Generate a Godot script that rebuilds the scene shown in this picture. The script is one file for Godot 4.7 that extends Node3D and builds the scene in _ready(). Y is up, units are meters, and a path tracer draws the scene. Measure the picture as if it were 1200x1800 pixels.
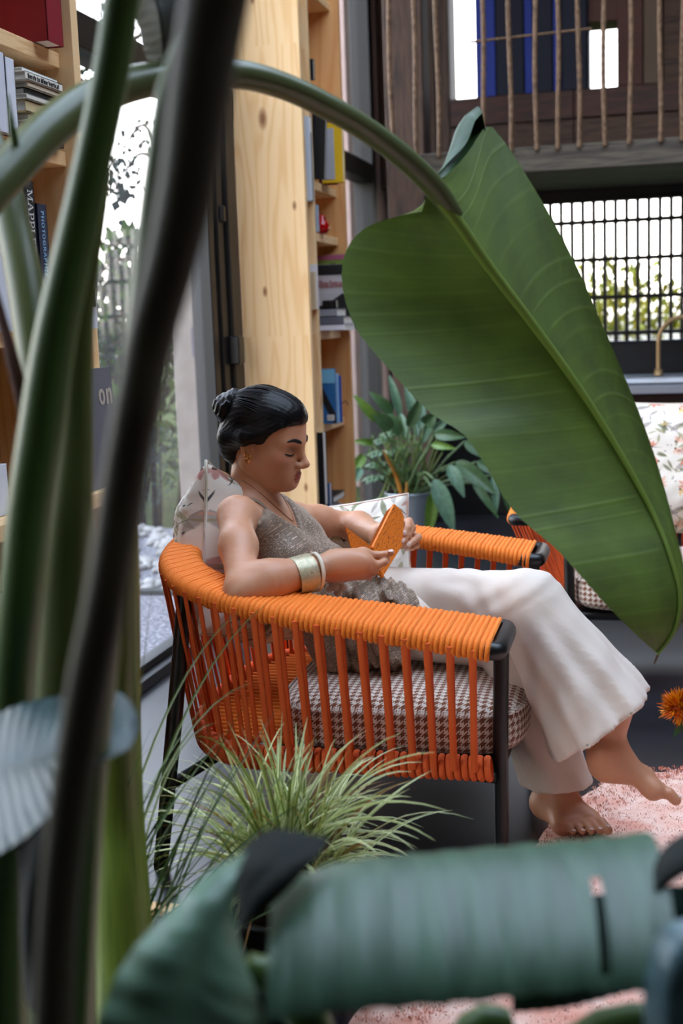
extends Node3D
# A reading corner in a tall glazed studio: a woman in a rope armchair, bookcases, and large banana-like plants in front.

var M := {}
var rng := RandomNumberGenerator.new()


func _ready() -> void:
	rng.seed = 7
	setup_camera_and_light()
	make_materials()
	build_room()
	build_garden()
	build_mezzanine_and_kitchen()
	build_bookcases()
	build_books()
	build_chairs()
	build_person()
	build_held_things()
	build_background_plants()
	build_foreground_plants()
	build_sedge()
	build_rug_and_flower()


func setup_camera_and_light() -> void:
	var cam := Camera3D.new()
	cam.name = "camera"
	cam.position = Vector3(0, 1.1, 0)
	cam.basis = Basis(Vector3.UP, deg_to_rad(14.0)) * Basis(Vector3.RIGHT, deg_to_rad(-8.66)) * Basis(Vector3.BACK, deg_to_rad(-2.1))
	cam.near = 0.05
	cam.far = 200.0
	var at := CameraAttributesPhysical.new()
	at.frustum_focal_length = 44.0
	at.frustum_focus_distance = 2.62
	at.exposure_aperture = 3.8
	at.frustum_near = 0.05
	at.frustum_far = 200.0
	cam.attributes = at
	add_child(cam)
	cam.fov = rad_to_deg(2.0 * atan(900.0 / 2200.0))
	cam.current = true

	var we := WorldEnvironment.new()
	we.name = "environment"
	var e := Environment.new()
	e.background_mode = Environment.BG_SKY
	var sky := Sky.new()
	var sm := ProceduralSkyMaterial.new()
	sm.sky_top_color = Color(0.80, 0.875, 0.98)
	sm.sky_horizon_color = Color(1.0, 0.975, 0.93)
	sm.sky_curve = 0.25
	sm.ground_bottom_color = Color(0.5, 0.5, 0.48)
	sm.ground_horizon_color = Color(0.8, 0.82, 0.82)
	sm.sky_energy_multiplier = 1.0
	sm.ground_energy_multiplier = 0.6
	sky.sky_material = sm
	e.sky = sky
	e.background_energy_multiplier = 3.0
	e.tonemap_mode = Environment.TONE_MAPPER_LINEAR
	e.tonemap_exposure = 2.6
	e.sdfgi_enabled = true
	e.ssao_enabled = true
	e.ssil_enabled = true
	we.environment = e
	add_child(we)


# ---------------------------------------------------------------- mesh builder
class MB:
	var v := PackedVector3Array()
	var n := PackedVector3Array()
	var uv := PackedVector2Array()
	var c := PackedColorArray()
	var ix := PackedInt32Array()
	var col := Color.WHITE

	func vert(p: Vector3, nn: Vector3, t := Vector2.ZERO) -> int:
		v.append(p)
		n.append(nn)
		uv.append(t)
		c.append(col)
		return v.size() - 1

	func tri(a: int, b: int, d: int) -> void:
		var g := (v[b] - v[a]).cross(v[d] - v[a])
		if g.dot(n[a] + n[b] + n[d]) > 0.0:
			ix.append_array(PackedInt32Array([a, d, b]))
		else:
			ix.append_array(PackedInt32Array([a, b, d]))

	func quad(a: int, b: int, d: int, e: int) -> void:
		tri(a, b, d)
		tri(a, d, e)

	# a box with chamfered edges
	func box(size: Vector3, t := Transform3D.IDENTITY, ch := 0.002) -> void:
		var h := size * 0.5
		ch = minf(ch, minf(h.x, minf(h.y, h.z)) * 0.45)
		var id := {}
		for sx in [-1, 1]:
			for sy in [-1, 1]:
				for sz in [-1, 1]:
					for a in 3:
						var p := Vector3(sx * h.x, sy * h.y, sz * h.z)
						var s := Vector3(sx, sy, sz)
						for b in 3:
							if b != a:
								p[b] -= s[b] * ch
						var nn := Vector3.ZERO
						nn[a] = s[a]
						var w := Vector2(p.z, p.y) if a == 0 else (Vector2(p.x, p.z) if a == 1 else Vector2(p.x, p.y))
						id[[sx, sy, sz, a]] = vert(t * p, (t.basis * nn).normalized(), w)
		for a in 3:
			var b := (a + 1) % 3
			var d := (a + 2) % 3
			for s in [-1, 1]:
				var q := []
				for k in [[-1, -1], [1, -1], [1, 1], [-1, 1]]:
					var key := [0, 0, 0, a]
					key[a] = s
					key[b] = k[0]
					key[d] = k[1]
					q.append(id[key])
				quad(q[0], q[1], q[2], q[3])
			for s in [-1, 1]:
				for u in [-1, 1]:
					var q := []
					for k in [[-1, b], [1, b], [1, d], [-1, d]]:
						var key := [0, 0, 0, k[1]]
						key[a] = k[0]
						key[b] = s
						key[d] = u
						q.append(id[key])
					quad(q[0], q[1], q[2], q[3])
		for sx in [-1, 1]:
			for sy in [-1, 1]:
				for sz in [-1, 1]:
					tri(id[[sx, sy, sz, 0]], id[[sx, sy, sz, 1]], id[[sx, sy, sz, 2]])

	func box_at(lo: Vector3, hi: Vector3, ch := 0.002) -> void:
		box(hi - lo, Transform3D(Basis.IDENTITY, (lo + hi) * 0.5), ch)

	# rows of points -> smooth sheet; rows may close round (wrap)
	func sheet(rows: Array, wrap := false, flip := false, us := 1.0, vs := 1.0) -> void:
		var nr := rows.size()
		var nc: int = rows[0].size()
		var base := v.size()
		for r in nr:
			for k in nc:
				var l: Vector3 = rows[r][(k + nc - 1) % nc] if wrap else rows[r][maxi(k - 1, 0)]
				var g: Vector3 = rows[r][(k + 1) % nc] if wrap else rows[r][mini(k + 1, nc - 1)]
				var u: Vector3 = rows[maxi(r - 1, 0)][k]
				var d: Vector3 = rows[mini(r + 1, nr - 1)][k]
				var nn := (g - l).cross(d - u)
				if nn.length_squared() < 1e-18:
					var kk := nc / 2
					nn = Vector3(rows[r][mini(kk + 1, nc - 1)] - rows[r][maxi(kk - 1, 0)]).cross(d - u)
				if nn.length_squared() < 1e-18:
					nn = Vector3.UP
				vert(rows[r][k], (-nn if flip else nn).normalized(), Vector2(us * k / (nc - 1.0), vs * r / (nr - 1.0)))
		var last := nc if wrap else nc - 1
		for r in nr - 1:
			for k in last:
				var a := base + r * nc + k
				var b := base + r * nc + (k + 1) % nc
				if flip:
					ix.append_array(PackedInt32Array([a, b, b + nc, a, b + nc, a + nc]))
				else:
					ix.append_array(PackedInt32Array([a, b + nc, b, a, a + nc, b + nc]))

	# a tube along points with a radius at each; flat < 1 squashes it along its side axis
	func tube(pts: Array, rad: Array, sides := 10, caps := true, flat := 1.0, side := Vector3.ZERO) -> void:
		var rows := []
		var up := side
		for i in pts.size():
			var t: Vector3 = (pts[mini(i + 1, pts.size() - 1)] - pts[maxi(i - 1, 0)]).normalized()
			if up == Vector3.ZERO or absf(up.normalized().dot(t)) > 0.999:
				up = Vector3.UP if absf(t.y) < 0.9 else Vector3.RIGHT
			var a := (up - t * up.dot(t)).normalized()
			var b := t.cross(a)
			up = a
			var row := []
			for k in sides:
				var w := TAU * k / sides
				row.append(pts[i] + a * (cos(w) * rad[i]) + b * (sin(w) * rad[i] * flat))
			rows.append(row)
		sheet(rows, true)
		if caps:
			for e in [0, pts.size() - 1]:
				var nn: Vector3 = (pts[0] - pts[1]).normalized() if e == 0 else (pts[-1] - pts[-2]).normalized()
				var m := vert(pts[e], nn)
				var ring := []
				for k in sides:
					ring.append(vert(rows[e][k], nn))
				for k in sides:
					tri(m, ring[k], ring[(k + 1) % sides])

	func lathe(profile: Array, at := Transform3D.IDENTITY, sides := 24) -> void:
		var rows := []
		for p in profile:
			var row := []
			for k in sides:
				var w := -TAU * k / sides
				row.append(at * Vector3(cos(w) * p.x, p.y, sin(w) * p.x))
			rows.append(row)
		sheet(rows, true)

	func ball(at: Vector3, r: Vector3, b := Basis.IDENTITY, rings := 10, sides := 14) -> void:
		var rows := []
		for i in rings + 1:
			var a := PI * i / rings
			var row := []
			for k in sides:
				var w := TAU * k / sides
				row.append(at + b * Vector3(sin(a) * cos(w) * r.x, cos(a) * r.y, sin(a) * sin(w) * r.z))
			rows.append(row)
		var first := v.size()
		sheet(rows, true)
		for i in range(first, v.size()):
			var q := b.inverse() * (v[i] - at)
			n[i] = (b * Vector3(q.x / (r.x * r.x), q.y / (r.y * r.y), q.z / (r.z * r.z))).normalized()

	# a flat outline (x, y) given depth along z
	func slab(outline: PackedVector2Array, depth: float, t := Transform3D.IDENTITY) -> void:
		var f := Geometry2D.triangulate_polygon(outline)
		for s in [-1.0, 1.0]:
			var b := v.size()
			for p in outline:
				vert(t * Vector3(p.x, p.y, s * depth * 0.5), (t.basis * Vector3(0, 0, s)).normalized(), p)
			for i in range(0, f.size(), 3):
				tri(b + f[i], b + f[i + 1], b + f[i + 2])
		var mid := Vector2.ZERO
		for p in outline:
			mid += p / outline.size()
		for i in outline.size():
			var p := outline[i]
			var q := outline[(i + 1) % outline.size()]
			var nn := Vector2(q.y - p.y, p.x - q.x).normalized()
			if Geometry2D.is_point_in_polygon((p + q) * 0.5 + nn * 0.0005, outline):
				nn = -nn
			var n3 := (t.basis * Vector3(nn.x, nn.y, 0)).normalized()
			var a := vert(t * Vector3(p.x, p.y, -depth * 0.5), n3, p)
			var b := vert(t * Vector3(q.x, q.y, -depth * 0.5), n3, q)
			var d := vert(t * Vector3(q.x, q.y, depth * 0.5), n3, q)
			var g := vert(t * Vector3(p.x, p.y, depth * 0.5), n3, p)
			quad(a, b, d, g)

	func mesh() -> ArrayMesh:
		var arr := []
		arr.resize(Mesh.ARRAY_MAX)
		arr[Mesh.ARRAY_VERTEX] = v
		arr[Mesh.ARRAY_NORMAL] = n
		arr[Mesh.ARRAY_TEX_UV] = uv
		arr[Mesh.ARRAY_COLOR] = c
		arr[Mesh.ARRAY_INDEX] = ix
		var m := ArrayMesh.new()
		m.add_surface_from_arrays(Mesh.PRIMITIVE_TRIANGLES, arr)
		return m


# ---------------------------------------------------------------- naming
var used := {}


func numbered(called: String) -> String:
	if not used.has(called):
		used[called] = 0
		return called
	used[called] += 1
	return "%s_%03d" % [called, used[called]]


func put(called: String, m: Mesh, mat: Material, parent: Node = null) -> MeshInstance3D:
	var o := MeshInstance3D.new()
	o.mesh = m
	o.material_override = mat
	if parent == null:
		o.name = numbered(called)
		add_child(o)
	else:
		var taken := 0
		var nm := called
		while parent.has_node(nm):
			taken += 1
			nm = "%s_%03d" % [called, taken]
		o.name = nm
		parent.add_child(o, true)
	return o


func thing(called: String, label: String, category: String, at := Vector3.ZERO, group := "") -> Node3D:
	var o := Node3D.new()
	o.name = numbered(called)
	add_child(o)
	o.position = at
	return tag(o, label, category, group)


func tag(o: Node3D, label: String, category: String, group := "") -> Node3D:
	o.set_meta("label", label)
	o.set_meta("category", category)
	if group:
		o.set_meta("group", group)
	return o


func structure(called: String, m: Mesh, mat: Material, label := "") -> MeshInstance3D:
	var o := put(called, m, mat)
	o.set_meta("kind", "structure")
	if label:
		o.set_meta("label", label)
	return o


func box_mesh(lo: Vector3, hi: Vector3, ch := 0.003) -> ArrayMesh:
	var b := MB.new()
	b.box_at(lo, hi, ch)
	return b.mesh()


func sized_box(size: Vector3, ch := 0.003) -> ArrayMesh:
	var b := MB.new()
	b.box(size, Transform3D.IDENTITY, ch)
	return b.mesh()


func tube_mesh(pts: Array, rad: Array, sides := 10, flat := 1.0, side := Vector3.ZERO) -> ArrayMesh:
	var b := MB.new()
	b.tube(pts, rad, sides, true, flat, side)
	return b.mesh()


# a smooth curve through points: [points, radii] from [[p, r], ...]
func curve(keys: Array, steps := 6) -> Array:
	var pts := []
	var rad := []
	for i in keys.size() - 1:
		var a = keys[maxi(i - 1, 0)]
		var b = keys[i]
		var d = keys[i + 1]
		var e = keys[mini(i + 2, keys.size() - 1)]
		for k in steps + (1 if i == keys.size() - 2 else 0):
			var t := float(k) / steps
			pts.append(Vector3(b[0]).cubic_interpolate(d[0], a[0], e[0], t))
			rad.append(cubic_interpolate(b[1], d[1], a[1], e[1], t))
	return [pts, rad]


func path(points: Array, steps := 6) -> Array:
	var keys := []
	for p in points:
		keys.append([p, 0.0])
	return curve(keys, steps)[0]


# the point a share t of the way along a list of points
func along(pts: Array, t: float) -> Vector3:
	var x := clampf(t, 0.0, 1.0) * (pts.size() - 1)
	var i := mini(int(x), pts.size() - 2)
	return Vector3(pts[i]).lerp(pts[i + 1], x - i)


# pieces of one length along a list of points, so that shares are shares of the length
func even(pts: Array, count: int) -> Array:
	var total := 0.0
	var at := [0.0]
	for i in pts.size() - 1:
		total += Vector3(pts[i]).distance_to(pts[i + 1])
		at.append(total)
	var out := []
	var j := 0
	for k in count:
		var w := total * k / (count - 1)
		while j < pts.size() - 2 and at[j + 1] < w:
			j += 1
		out.append(Vector3(pts[j]).lerp(pts[j + 1], clampf((w - at[j]) / maxf(at[j + 1] - at[j], 1e-9), 0.0, 1.0)))
	return out


# ---------------------------------------------------------------- materials
func noise_tex(seed_: int, freq: float, cols: Array, size := 512, kind := FastNoiseLite.TYPE_SIMPLEX_SMOOTH, oct := 4, bump := false) -> NoiseTexture2D:
	var f := FastNoiseLite.new()
	f.seed = seed_
	f.frequency = freq
	f.noise_type = kind
	f.fractal_octaves = oct
	var t := NoiseTexture2D.new()
	t.width = size
	t.height = size
	t.seamless = true
	t.noise = f
	if cols.size():
		var g := Gradient.new()
		var off := PackedFloat32Array()
		var cc := PackedColorArray()
		for i in cols.size():
			off.append(float(i) / (cols.size() - 1))
			cc.append(cols[i])
		g.offsets = off
		g.colors = cc
		t.color_ramp = g
	if bump:
		t.as_normal_map = true
		t.bump_strength = 4.0
	return t


func plain(col: Color, rough := 0.6, metal := 0.0, spec := 0.5) -> StandardMaterial3D:
	var m := StandardMaterial3D.new()
	m.albedo_color = col
	m.roughness = rough
	m.metallic = metal
	m.metallic_specular = spec
	return m


func tri_mat(tex: Texture2D, scale: Vector3, rough := 0.7, world := false) -> StandardMaterial3D:
	var m := plain(Color.WHITE, rough)
	m.albedo_texture = tex
	m.uv1_triplanar = true
	m.uv1_world_triplanar = world
	m.uv1_scale = scale
	m.uv1_triplanar_sharpness = 8.0
	return m


# straight-grained softwood with rings that run along y, and knots
func pine_image() -> ImageTexture:
	var w := 512
	var h := 1024
	var img := Image.create(w, h, false, Image.FORMAT_RGB8)
	var f := FastNoiseLite.new()
	f.seed = 11
	f.frequency = 0.004
	f.fractal_octaves = 3
	var g := FastNoiseLite.new()
	g.seed = 5
	g.frequency = 0.05
	var knots := [Vector3(110, 250, 15), Vector3(380, 420, 11), Vector3(300, 760, 18), Vector3(90, 860, 8), Vector3(430, 90, 9), Vector3(215, 560, 7)]
	for y in h:
		for x in w:
			var p := Vector2(x, y)
			var bend := 0.0
			var kn := 0.0
			for k in knots:
				var d := Vector2((p.x - k.x), (p.y - k.y) * 0.45)
				var q: float = d.length() / k.z
				if q < 6.0:
					bend += signf(d.x) * k.z * exp(-q * q * 0.12) * 0.9
					kn = maxf(kn, clampf(1.35 - q, 0.0, 1.0))
			var s := (p.x + bend) * 0.11 + f.get_noise_2d(p.x * 1.3, p.y * 0.16) * 14.0
			var ring := 0.5 + 0.5 * sin(s)
			ring = pow(ring, 3.0)
			var fine := g.get_noise_2d(p.x * 5.0, p.y * 0.16)
			var c := Color(0.90, 0.755, 0.555).lerp(Color(0.83, 0.635, 0.405), ring * 0.55 + fine * 0.14)
			c = c.lerp(Color(0.46, 0.27, 0.13), kn * 0.85)
			img.set_pixel(x, y, c)
	return ImageTexture.create_from_image(img)


func dark_plank_tex() -> NoiseTexture2D:
	return noise_tex(31, 0.012, [Color(0.11, 0.07, 0.048), Color(0.22, 0.145, 0.10), Color(0.29, 0.20, 0.14), Color(0.18, 0.12, 0.085)], 512, FastNoiseLite.TYPE_SIMPLEX_SMOOTH, 5)


func houndstooth(dark: Color, light: Color) -> ImageTexture:
	# the classic 8 x 8 broken check, four pixels to a thread
	var rows := ["11110001", "11110010", "11110100", "11111000", "11110000", "00011110", "00101101", "01001011"]
	rows = ["00011110", "00001111", "10000111", "11000011", "00001111", "01101111", "11101111", "11111111"]
	var img := Image.create(64, 64, false, Image.FORMAT_RGB8)
	for y in 64:
		for x in 64:
			var cx := (x / 4) % 8
			var cy := (y / 4) % 8
			var warp := cx < 4
			var weft := cy < 4
			var on := warp if warp == weft else posmod(cx + cy, 4) < 2
			var sh := 0.88 + 0.12 * (1.0 if (x % 4) in [1, 2] and (y % 4) in [1, 2] else 0.0)
			var c := (dark if on else light) * sh
			img.set_pixel(x, y, Color(c.r, c.g, c.b))
	return ImageTexture.create_from_image(img)


func blot(img: Image, cx: float, cy: float, rx: float, ry: float, ang: float, col: Color, soft := 0.35) -> void:
	var w := img.get_width()
	var r := maxf(rx, ry)
	for y in range(int(cy - r), int(cy + r) + 1):
		for x in range(int(cx - r), int(cx + r) + 1):
			var d := Vector2(x - cx, y - cy).rotated(-ang)
			# a petal: pointed at both ends
			var q := absf(d.y) / (ry * (1.0 - pow(minf(absf(d.x) / rx, 1.0), 2.0)) + 0.001)
			if absf(d.x) > rx or q > 1.0:
				continue
			var k := clampf((1.0 - q) / soft, 0.0, 1.0) * col.a
			var px := posmod(x, w)
			var py := posmod(y, w)
			img.set_pixel(px, py, img.get_pixel(px, py).lerp(Color(col.r, col.g, col.b), k))


func floral(seed_: int) -> ImageTexture:
	var w := 512
	var img := Image.create(w, w, false, Image.FORMAT_RGB8)
	img.fill(Color(0.90, 0.86, 0.80))
	var r := RandomNumberGenerator.new()
	r.seed = seed_
	var petals := [Color(0.80, 0.40, 0.28, 0.8), Color(0.88, 0.62, 0.50, 0.7), Color(0.62, 0.30, 0.28, 0.7), Color(0.66, 0.55, 0.28, 0.8), Color(0.72, 0.60, 0.60, 0.6), Color(0.86, 0.66, 0.32, 0.8)]
	for i in 80:
		var c := Vector2(r.randf() * w, r.randf() * w)
		var a := r.randf() * TAU
		var len := r.randf_range(22, 48)
		blot(img, c.x, c.y, len, len * r.randf_range(0.22, 0.38), a, [Color(0.42, 0.42, 0.30, 0.75), Color(0.60, 0.57, 0.42, 0.7), Color(0.55, 0.50, 0.47, 0.6)][r.randi() % 3])
	for i in 30:
		var c := Vector2(r.randf() * w, r.randf() * w)
		var col: Color = petals[r.randi() % petals.size()]
		var a0 := r.randf() * TAU
		for k in r.randi_range(3, 5):
			var a := a0 + k * 0.7
			var len := r.randf_range(18, 30)
			blot(img, c.x + cos(a) * len, c.y + sin(a) * len, len, len * 0.42, a, col.lerp(Color(0.95, 0.8, 0.7, col.a), r.randf() * 0.4), 0.6)
		blot(img, c.x, c.y, 8, 6, a0, Color(0.25, 0.16, 0.12, 0.9))
	for i in 40:
		var c := Vector2(r.randf() * w, r.randf() * w)
		blot(img, c.x, c.y, r.randf_range(3, 7), r.randf_range(2, 4), r.randf() * TAU, Color(0.12, 0.11, 0.13, 0.9), 0.2)
	for i in 26:
		var c := Vector2(r.randf() * w, r.randf() * w)
		blot(img, c.x, c.y, r.randf_range(22, 40), 1.6, r.randf() * TAU, Color(0.15, 0.15, 0.15, 0.85), 0.2)
	return ImageTexture.create_from_image(img)


# a broad leaf: u across (midrib at 0.5), v along
func leaf_tex(body: Color, vein: Color, count: int, seed_: int, height := false, shift_l := 0.10, shift_r := 0.10) -> ImageTexture:
	var w := 256
	var h := 1024
	var img := Image.create(w, h, false, Image.FORMAT_RGB8)
	var f := FastNoiseLite.new()
	f.seed = seed_
	f.frequency = 0.01
	var rr := RandomNumberGenerator.new()
	rr.seed = seed_
	var jit := []
	for i in 400:
		jit.append(rr.randf())
	for y in h:
		for x in w:
			var s := absf(x / (w - 1.0) - 0.5) * 2.0
			var q := (y / float(h) - (shift_l if x < w / 2 else shift_r) * pow(s, 1.3) + 1.0) * count
			var i := int(floor(q))
			var d := absf(q - i - 0.5 - 0.3 * (jit[i % 400] - 0.5))
			var strong: float = 0.25 + 0.75 * pow(jit[(i * 7 + (3 if x < w / 2 else 11)) % 400], 2.0)
			var line := clampf(1.0 - d * 7.0, 0.0, 1.0) * strong * clampf(s * 6.0, 0.0, 1.0)
			var fine := 0.5 + 0.5 * sin(q * TAU * 4.0)
			if height:
				var hgt := 0.5 - 0.30 * line + 0.03 * fine + f.get_noise_2d(x, y) * 0.1
				img.set_pixel(x, y, Color(hgt, hgt, hgt))
			else:
				var c := body.lerp(vein, line * 0.32 + fine * 0.03)
				var k := 1.0 + 0.18 * f.get_noise_2d(x * 1.2, y * 0.8)
				img.set_pixel(x, y, Color(c.r * k, c.g * k, c.b * k))
	return ImageTexture.create_from_image(img)


func leaf_mat(body: Color, vein: Color, count: int, seed_: int, rough := 0.42, back := 0.25, shift_l := 0.10, shift_r := 0.10) -> StandardMaterial3D:
	var m := plain(Color.WHITE, rough)
	m.albedo_texture = leaf_tex(body, vein, count, seed_, false, shift_l, shift_r)
	m.texture_repeat = false
	m.heightmap_enabled = true
	m.heightmap_texture = leaf_tex(body, vein, count, seed_, true, shift_l, shift_r)
	m.heightmap_scale = 0.12
	if back > 0.0:
		m.backlight_enabled = true
		m.backlight = Color(0.45, 0.75, 0.18) * back
	return m


func rope_tex() -> ImageTexture:
	# braided cord: slanting strands in two directions
	var img := Image.create(32, 32, false, Image.FORMAT_RGB8)
	for y in 32:
		for x in 32:
			var a := posmod(x + y, 16) / 16.0
			var b := posmod(x - y, 16) / 16.0
			var k := 0.5 + 0.5 * (sin(a * TAU) * 0.5 + sin(b * TAU) * 0.5)
			img.set_pixel(x, y, Color(k, k, k))
	return ImageTexture.create_from_image(img)


func make_materials() -> void:
	var pine := pine_image()
	M.pine_up = tri_mat(pine, Vector3(1.9, 0.95, 1.9), 0.62)
	M.pine_flat = tri_mat(noise_tex(3, 0.02, [Color(0.83, 0.64, 0.42), Color(0.91, 0.76, 0.56), Color(0.87, 0.70, 0.48)]), Vector3(6.0, 6.0, 0.7), 0.62)
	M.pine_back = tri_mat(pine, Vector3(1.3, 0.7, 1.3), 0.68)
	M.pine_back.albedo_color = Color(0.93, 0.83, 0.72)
	M.plank = tri_mat(dark_plank_tex(), Vector3(0.5, 4.5, 0.5), 0.75)
	M.plank_up = tri_mat(dark_plank_tex(), Vector3(4.5, 0.5, 4.5), 0.75)
	M.plank_red = tri_mat(noise_tex(33, 0.012, [Color(0.13, 0.07, 0.045), Color(0.24, 0.13, 0.085), Color(0.30, 0.175, 0.115)], 512, FastNoiseLite.TYPE_SIMPLEX_SMOOTH, 5), Vector3(0.5, 4.5, 0.5), 0.7)
	M.beam = tri_mat(noise_tex(37, 0.010, [Color(0.15, 0.13, 0.105), Color(0.26, 0.23, 0.19), Color(0.36, 0.33, 0.27), Color(0.20, 0.175, 0.145)], 512, FastNoiseLite.TYPE_SIMPLEX_SMOOTH, 5), Vector3(0.4, 5.0, 3.0), 0.6)
	M.steel_black = plain(Color(0.035, 0.037, 0.045), 0.38)
	M.frame_black = plain(Color(0.03, 0.031, 0.037), 0.45)
	M.concrete = tri_mat(noise_tex(41, 0.006, [Color(0.085, 0.085, 0.10), Color(0.13, 0.13, 0.15), Color(0.10, 0.10, 0.12)], 512), Vector3(0.6, 0.6, 0.6), 0.3, true)
	M.concrete.metallic_specular = 0.6
	M.plaster = tri_mat(noise_tex(43, 0.02, [Color(0.47, 0.44, 0.42), Color(0.54, 0.51, 0.49)], 512), Vector3(0.8, 0.8, 0.8), 0.9)
	M.lilac = tri_mat(noise_tex(44, 0.03, [Color(0.33, 0.31, 0.37), Color(0.39, 0.365, 0.43)], 512), Vector3(1.2, 1.2, 1.2), 0.9)  # outside plaster with its shade mixed into the colour
	M.post_wood = tri_mat(noise_tex(45, 0.02, [Color(0.60, 0.50, 0.47), Color(0.72, 0.61, 0.57)], 512), Vector3(5.0, 0.5, 5.0), 0.7)
	M.white_wall = tri_mat(noise_tex(46, 0.02, [Color(0.70, 0.68, 0.65), Color(0.76, 0.74, 0.71)], 256), Vector3(0.6, 0.6, 0.6), 0.9)
	M.glass = plain(Color(1, 1, 1, 0.06), 0.02)
	M.glass.transparency = BaseMaterial3D.TRANSPARENCY_ALPHA
	M.glass.metallic_specular = 0.2
	M.rebar = tri_mat(noise_tex(47, 0.03, [Color(0.24, 0.17, 0.12), Color(0.43, 0.33, 0.24), Color(0.54, 0.43, 0.33)], 256), Vector3(6, 3, 6), 0.6)
	M.rebar.metallic = 0.3
	M.steel = plain(Color(0.66, 0.69, 0.73), 0.33, 0.6)
	M.blue = plain(Color(0.05, 0.16, 0.50), 0.7)
	M.blue_dark = plain(Color(0.035, 0.055, 0.14), 0.8)
	M.redbrown = plain(Color(0.26, 0.12, 0.08), 0.7)
	M.tan = plain(Color(0.33, 0.26, 0.2), 0.7)
	var rt := rope_tex()
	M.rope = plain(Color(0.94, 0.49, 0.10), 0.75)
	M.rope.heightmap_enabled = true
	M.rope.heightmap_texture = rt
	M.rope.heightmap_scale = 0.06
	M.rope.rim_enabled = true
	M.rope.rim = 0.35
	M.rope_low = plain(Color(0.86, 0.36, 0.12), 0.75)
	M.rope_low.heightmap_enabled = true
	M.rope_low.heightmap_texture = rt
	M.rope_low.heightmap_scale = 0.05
	M.hound = plain(Color.WHITE, 0.9)
	M.hound.albedo_texture = houndstooth(Color(0.50, 0.285, 0.165), Color(0.94, 0.89, 0.83))
	M.hound.uv1_triplanar = true
	M.hound.uv1_scale = Vector3(31, 31, 31)
	M.hound.uv1_triplanar_sharpness = 10.0
	M.hound.rim_enabled = true
	M.hound.rim = 0.3
	M.floral = plain(Color.WHITE, 0.85)
	M.floral.albedo_texture = floral(4)
	M.floral.uv1_scale = Vector3(1.0, 1.0, 1)
	M.floral_b = plain(Color.WHITE, 0.85)
	M.floral_b.albedo_texture = floral(9)
	M.floral_b.uv1_scale = Vector3(1.6, 1.6, 1)
	M.paper = plain(Color(0.88, 0.86, 0.82), 0.8)
	M.ink = plain(Color(0.05, 0.05, 0.06), 0.6)
	M.white_ink = plain(Color(0.85, 0.85, 0.84), 0.6)
	M.soil = tri_mat(noise_tex(51, 0.05, [Color(0.05, 0.035, 0.025), Color(0.13, 0.09, 0.065), Color(0.22, 0.16, 0.11)], 256), Vector3(3, 3, 3), 0.95)
	M.terracotta = tri_mat(noise_tex(52, 0.03, [Color(0.42, 0.20, 0.13), Color(0.55, 0.28, 0.19)], 256), Vector3(3, 3, 3), 0.85)
	M.stone = tri_mat(noise_tex(53, 0.02, [Color(0.50, 0.49, 0.48), Color(0.66, 0.65, 0.64)], 256), Vector3(2, 2, 2), 0.85)
	M.gravel = tri_mat(noise_tex(54, 0.09, [Color(0.22, 0.22, 0.24), Color(0.46, 0.45, 0.47), Color(0.60, 0.59, 0.61)], 512, FastNoiseLite.TYPE_CELLULAR, 2), Vector3(1.2, 1.2, 1.2), 0.9, true)
	M.lawn = tri_mat(noise_tex(55, 0.05, [Color(0.10, 0.13, 0.05), Color(0.19, 0.23, 0.10), Color(0.25, 0.27, 0.14)], 256), Vector3(0.8, 0.8, 0.8), 0.95, true)
	M.bark = tri_mat(noise_tex(56, 0.04, [Color(0.16, 0.12, 0.09), Color(0.32, 0.26, 0.20)], 256), Vector3(4, 1, 4), 0.9)
	M.vcol = plain(Color.WHITE, 0.6)
	M.vcol.vertex_color_use_as_albedo = true
	M.vcol.vertex_color_is_srgb = true
	M.leafcol = M.vcol.duplicate()
	M.leafcol.roughness = 0.5
	M.leafcol.backlight_enabled = true
	M.leafcol.backlight = Color(0.4, 0.5, 0.2)
	M.gardenleaf = M.leafcol.duplicate()
	M.gardenleaf.roughness = 0.85
	for k in ["gardenleaf", "lawn", "gravel", "stone", "bark", "plaster", "lilac", "soil"]:
		M[k].metallic_specular = 0.12


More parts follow.
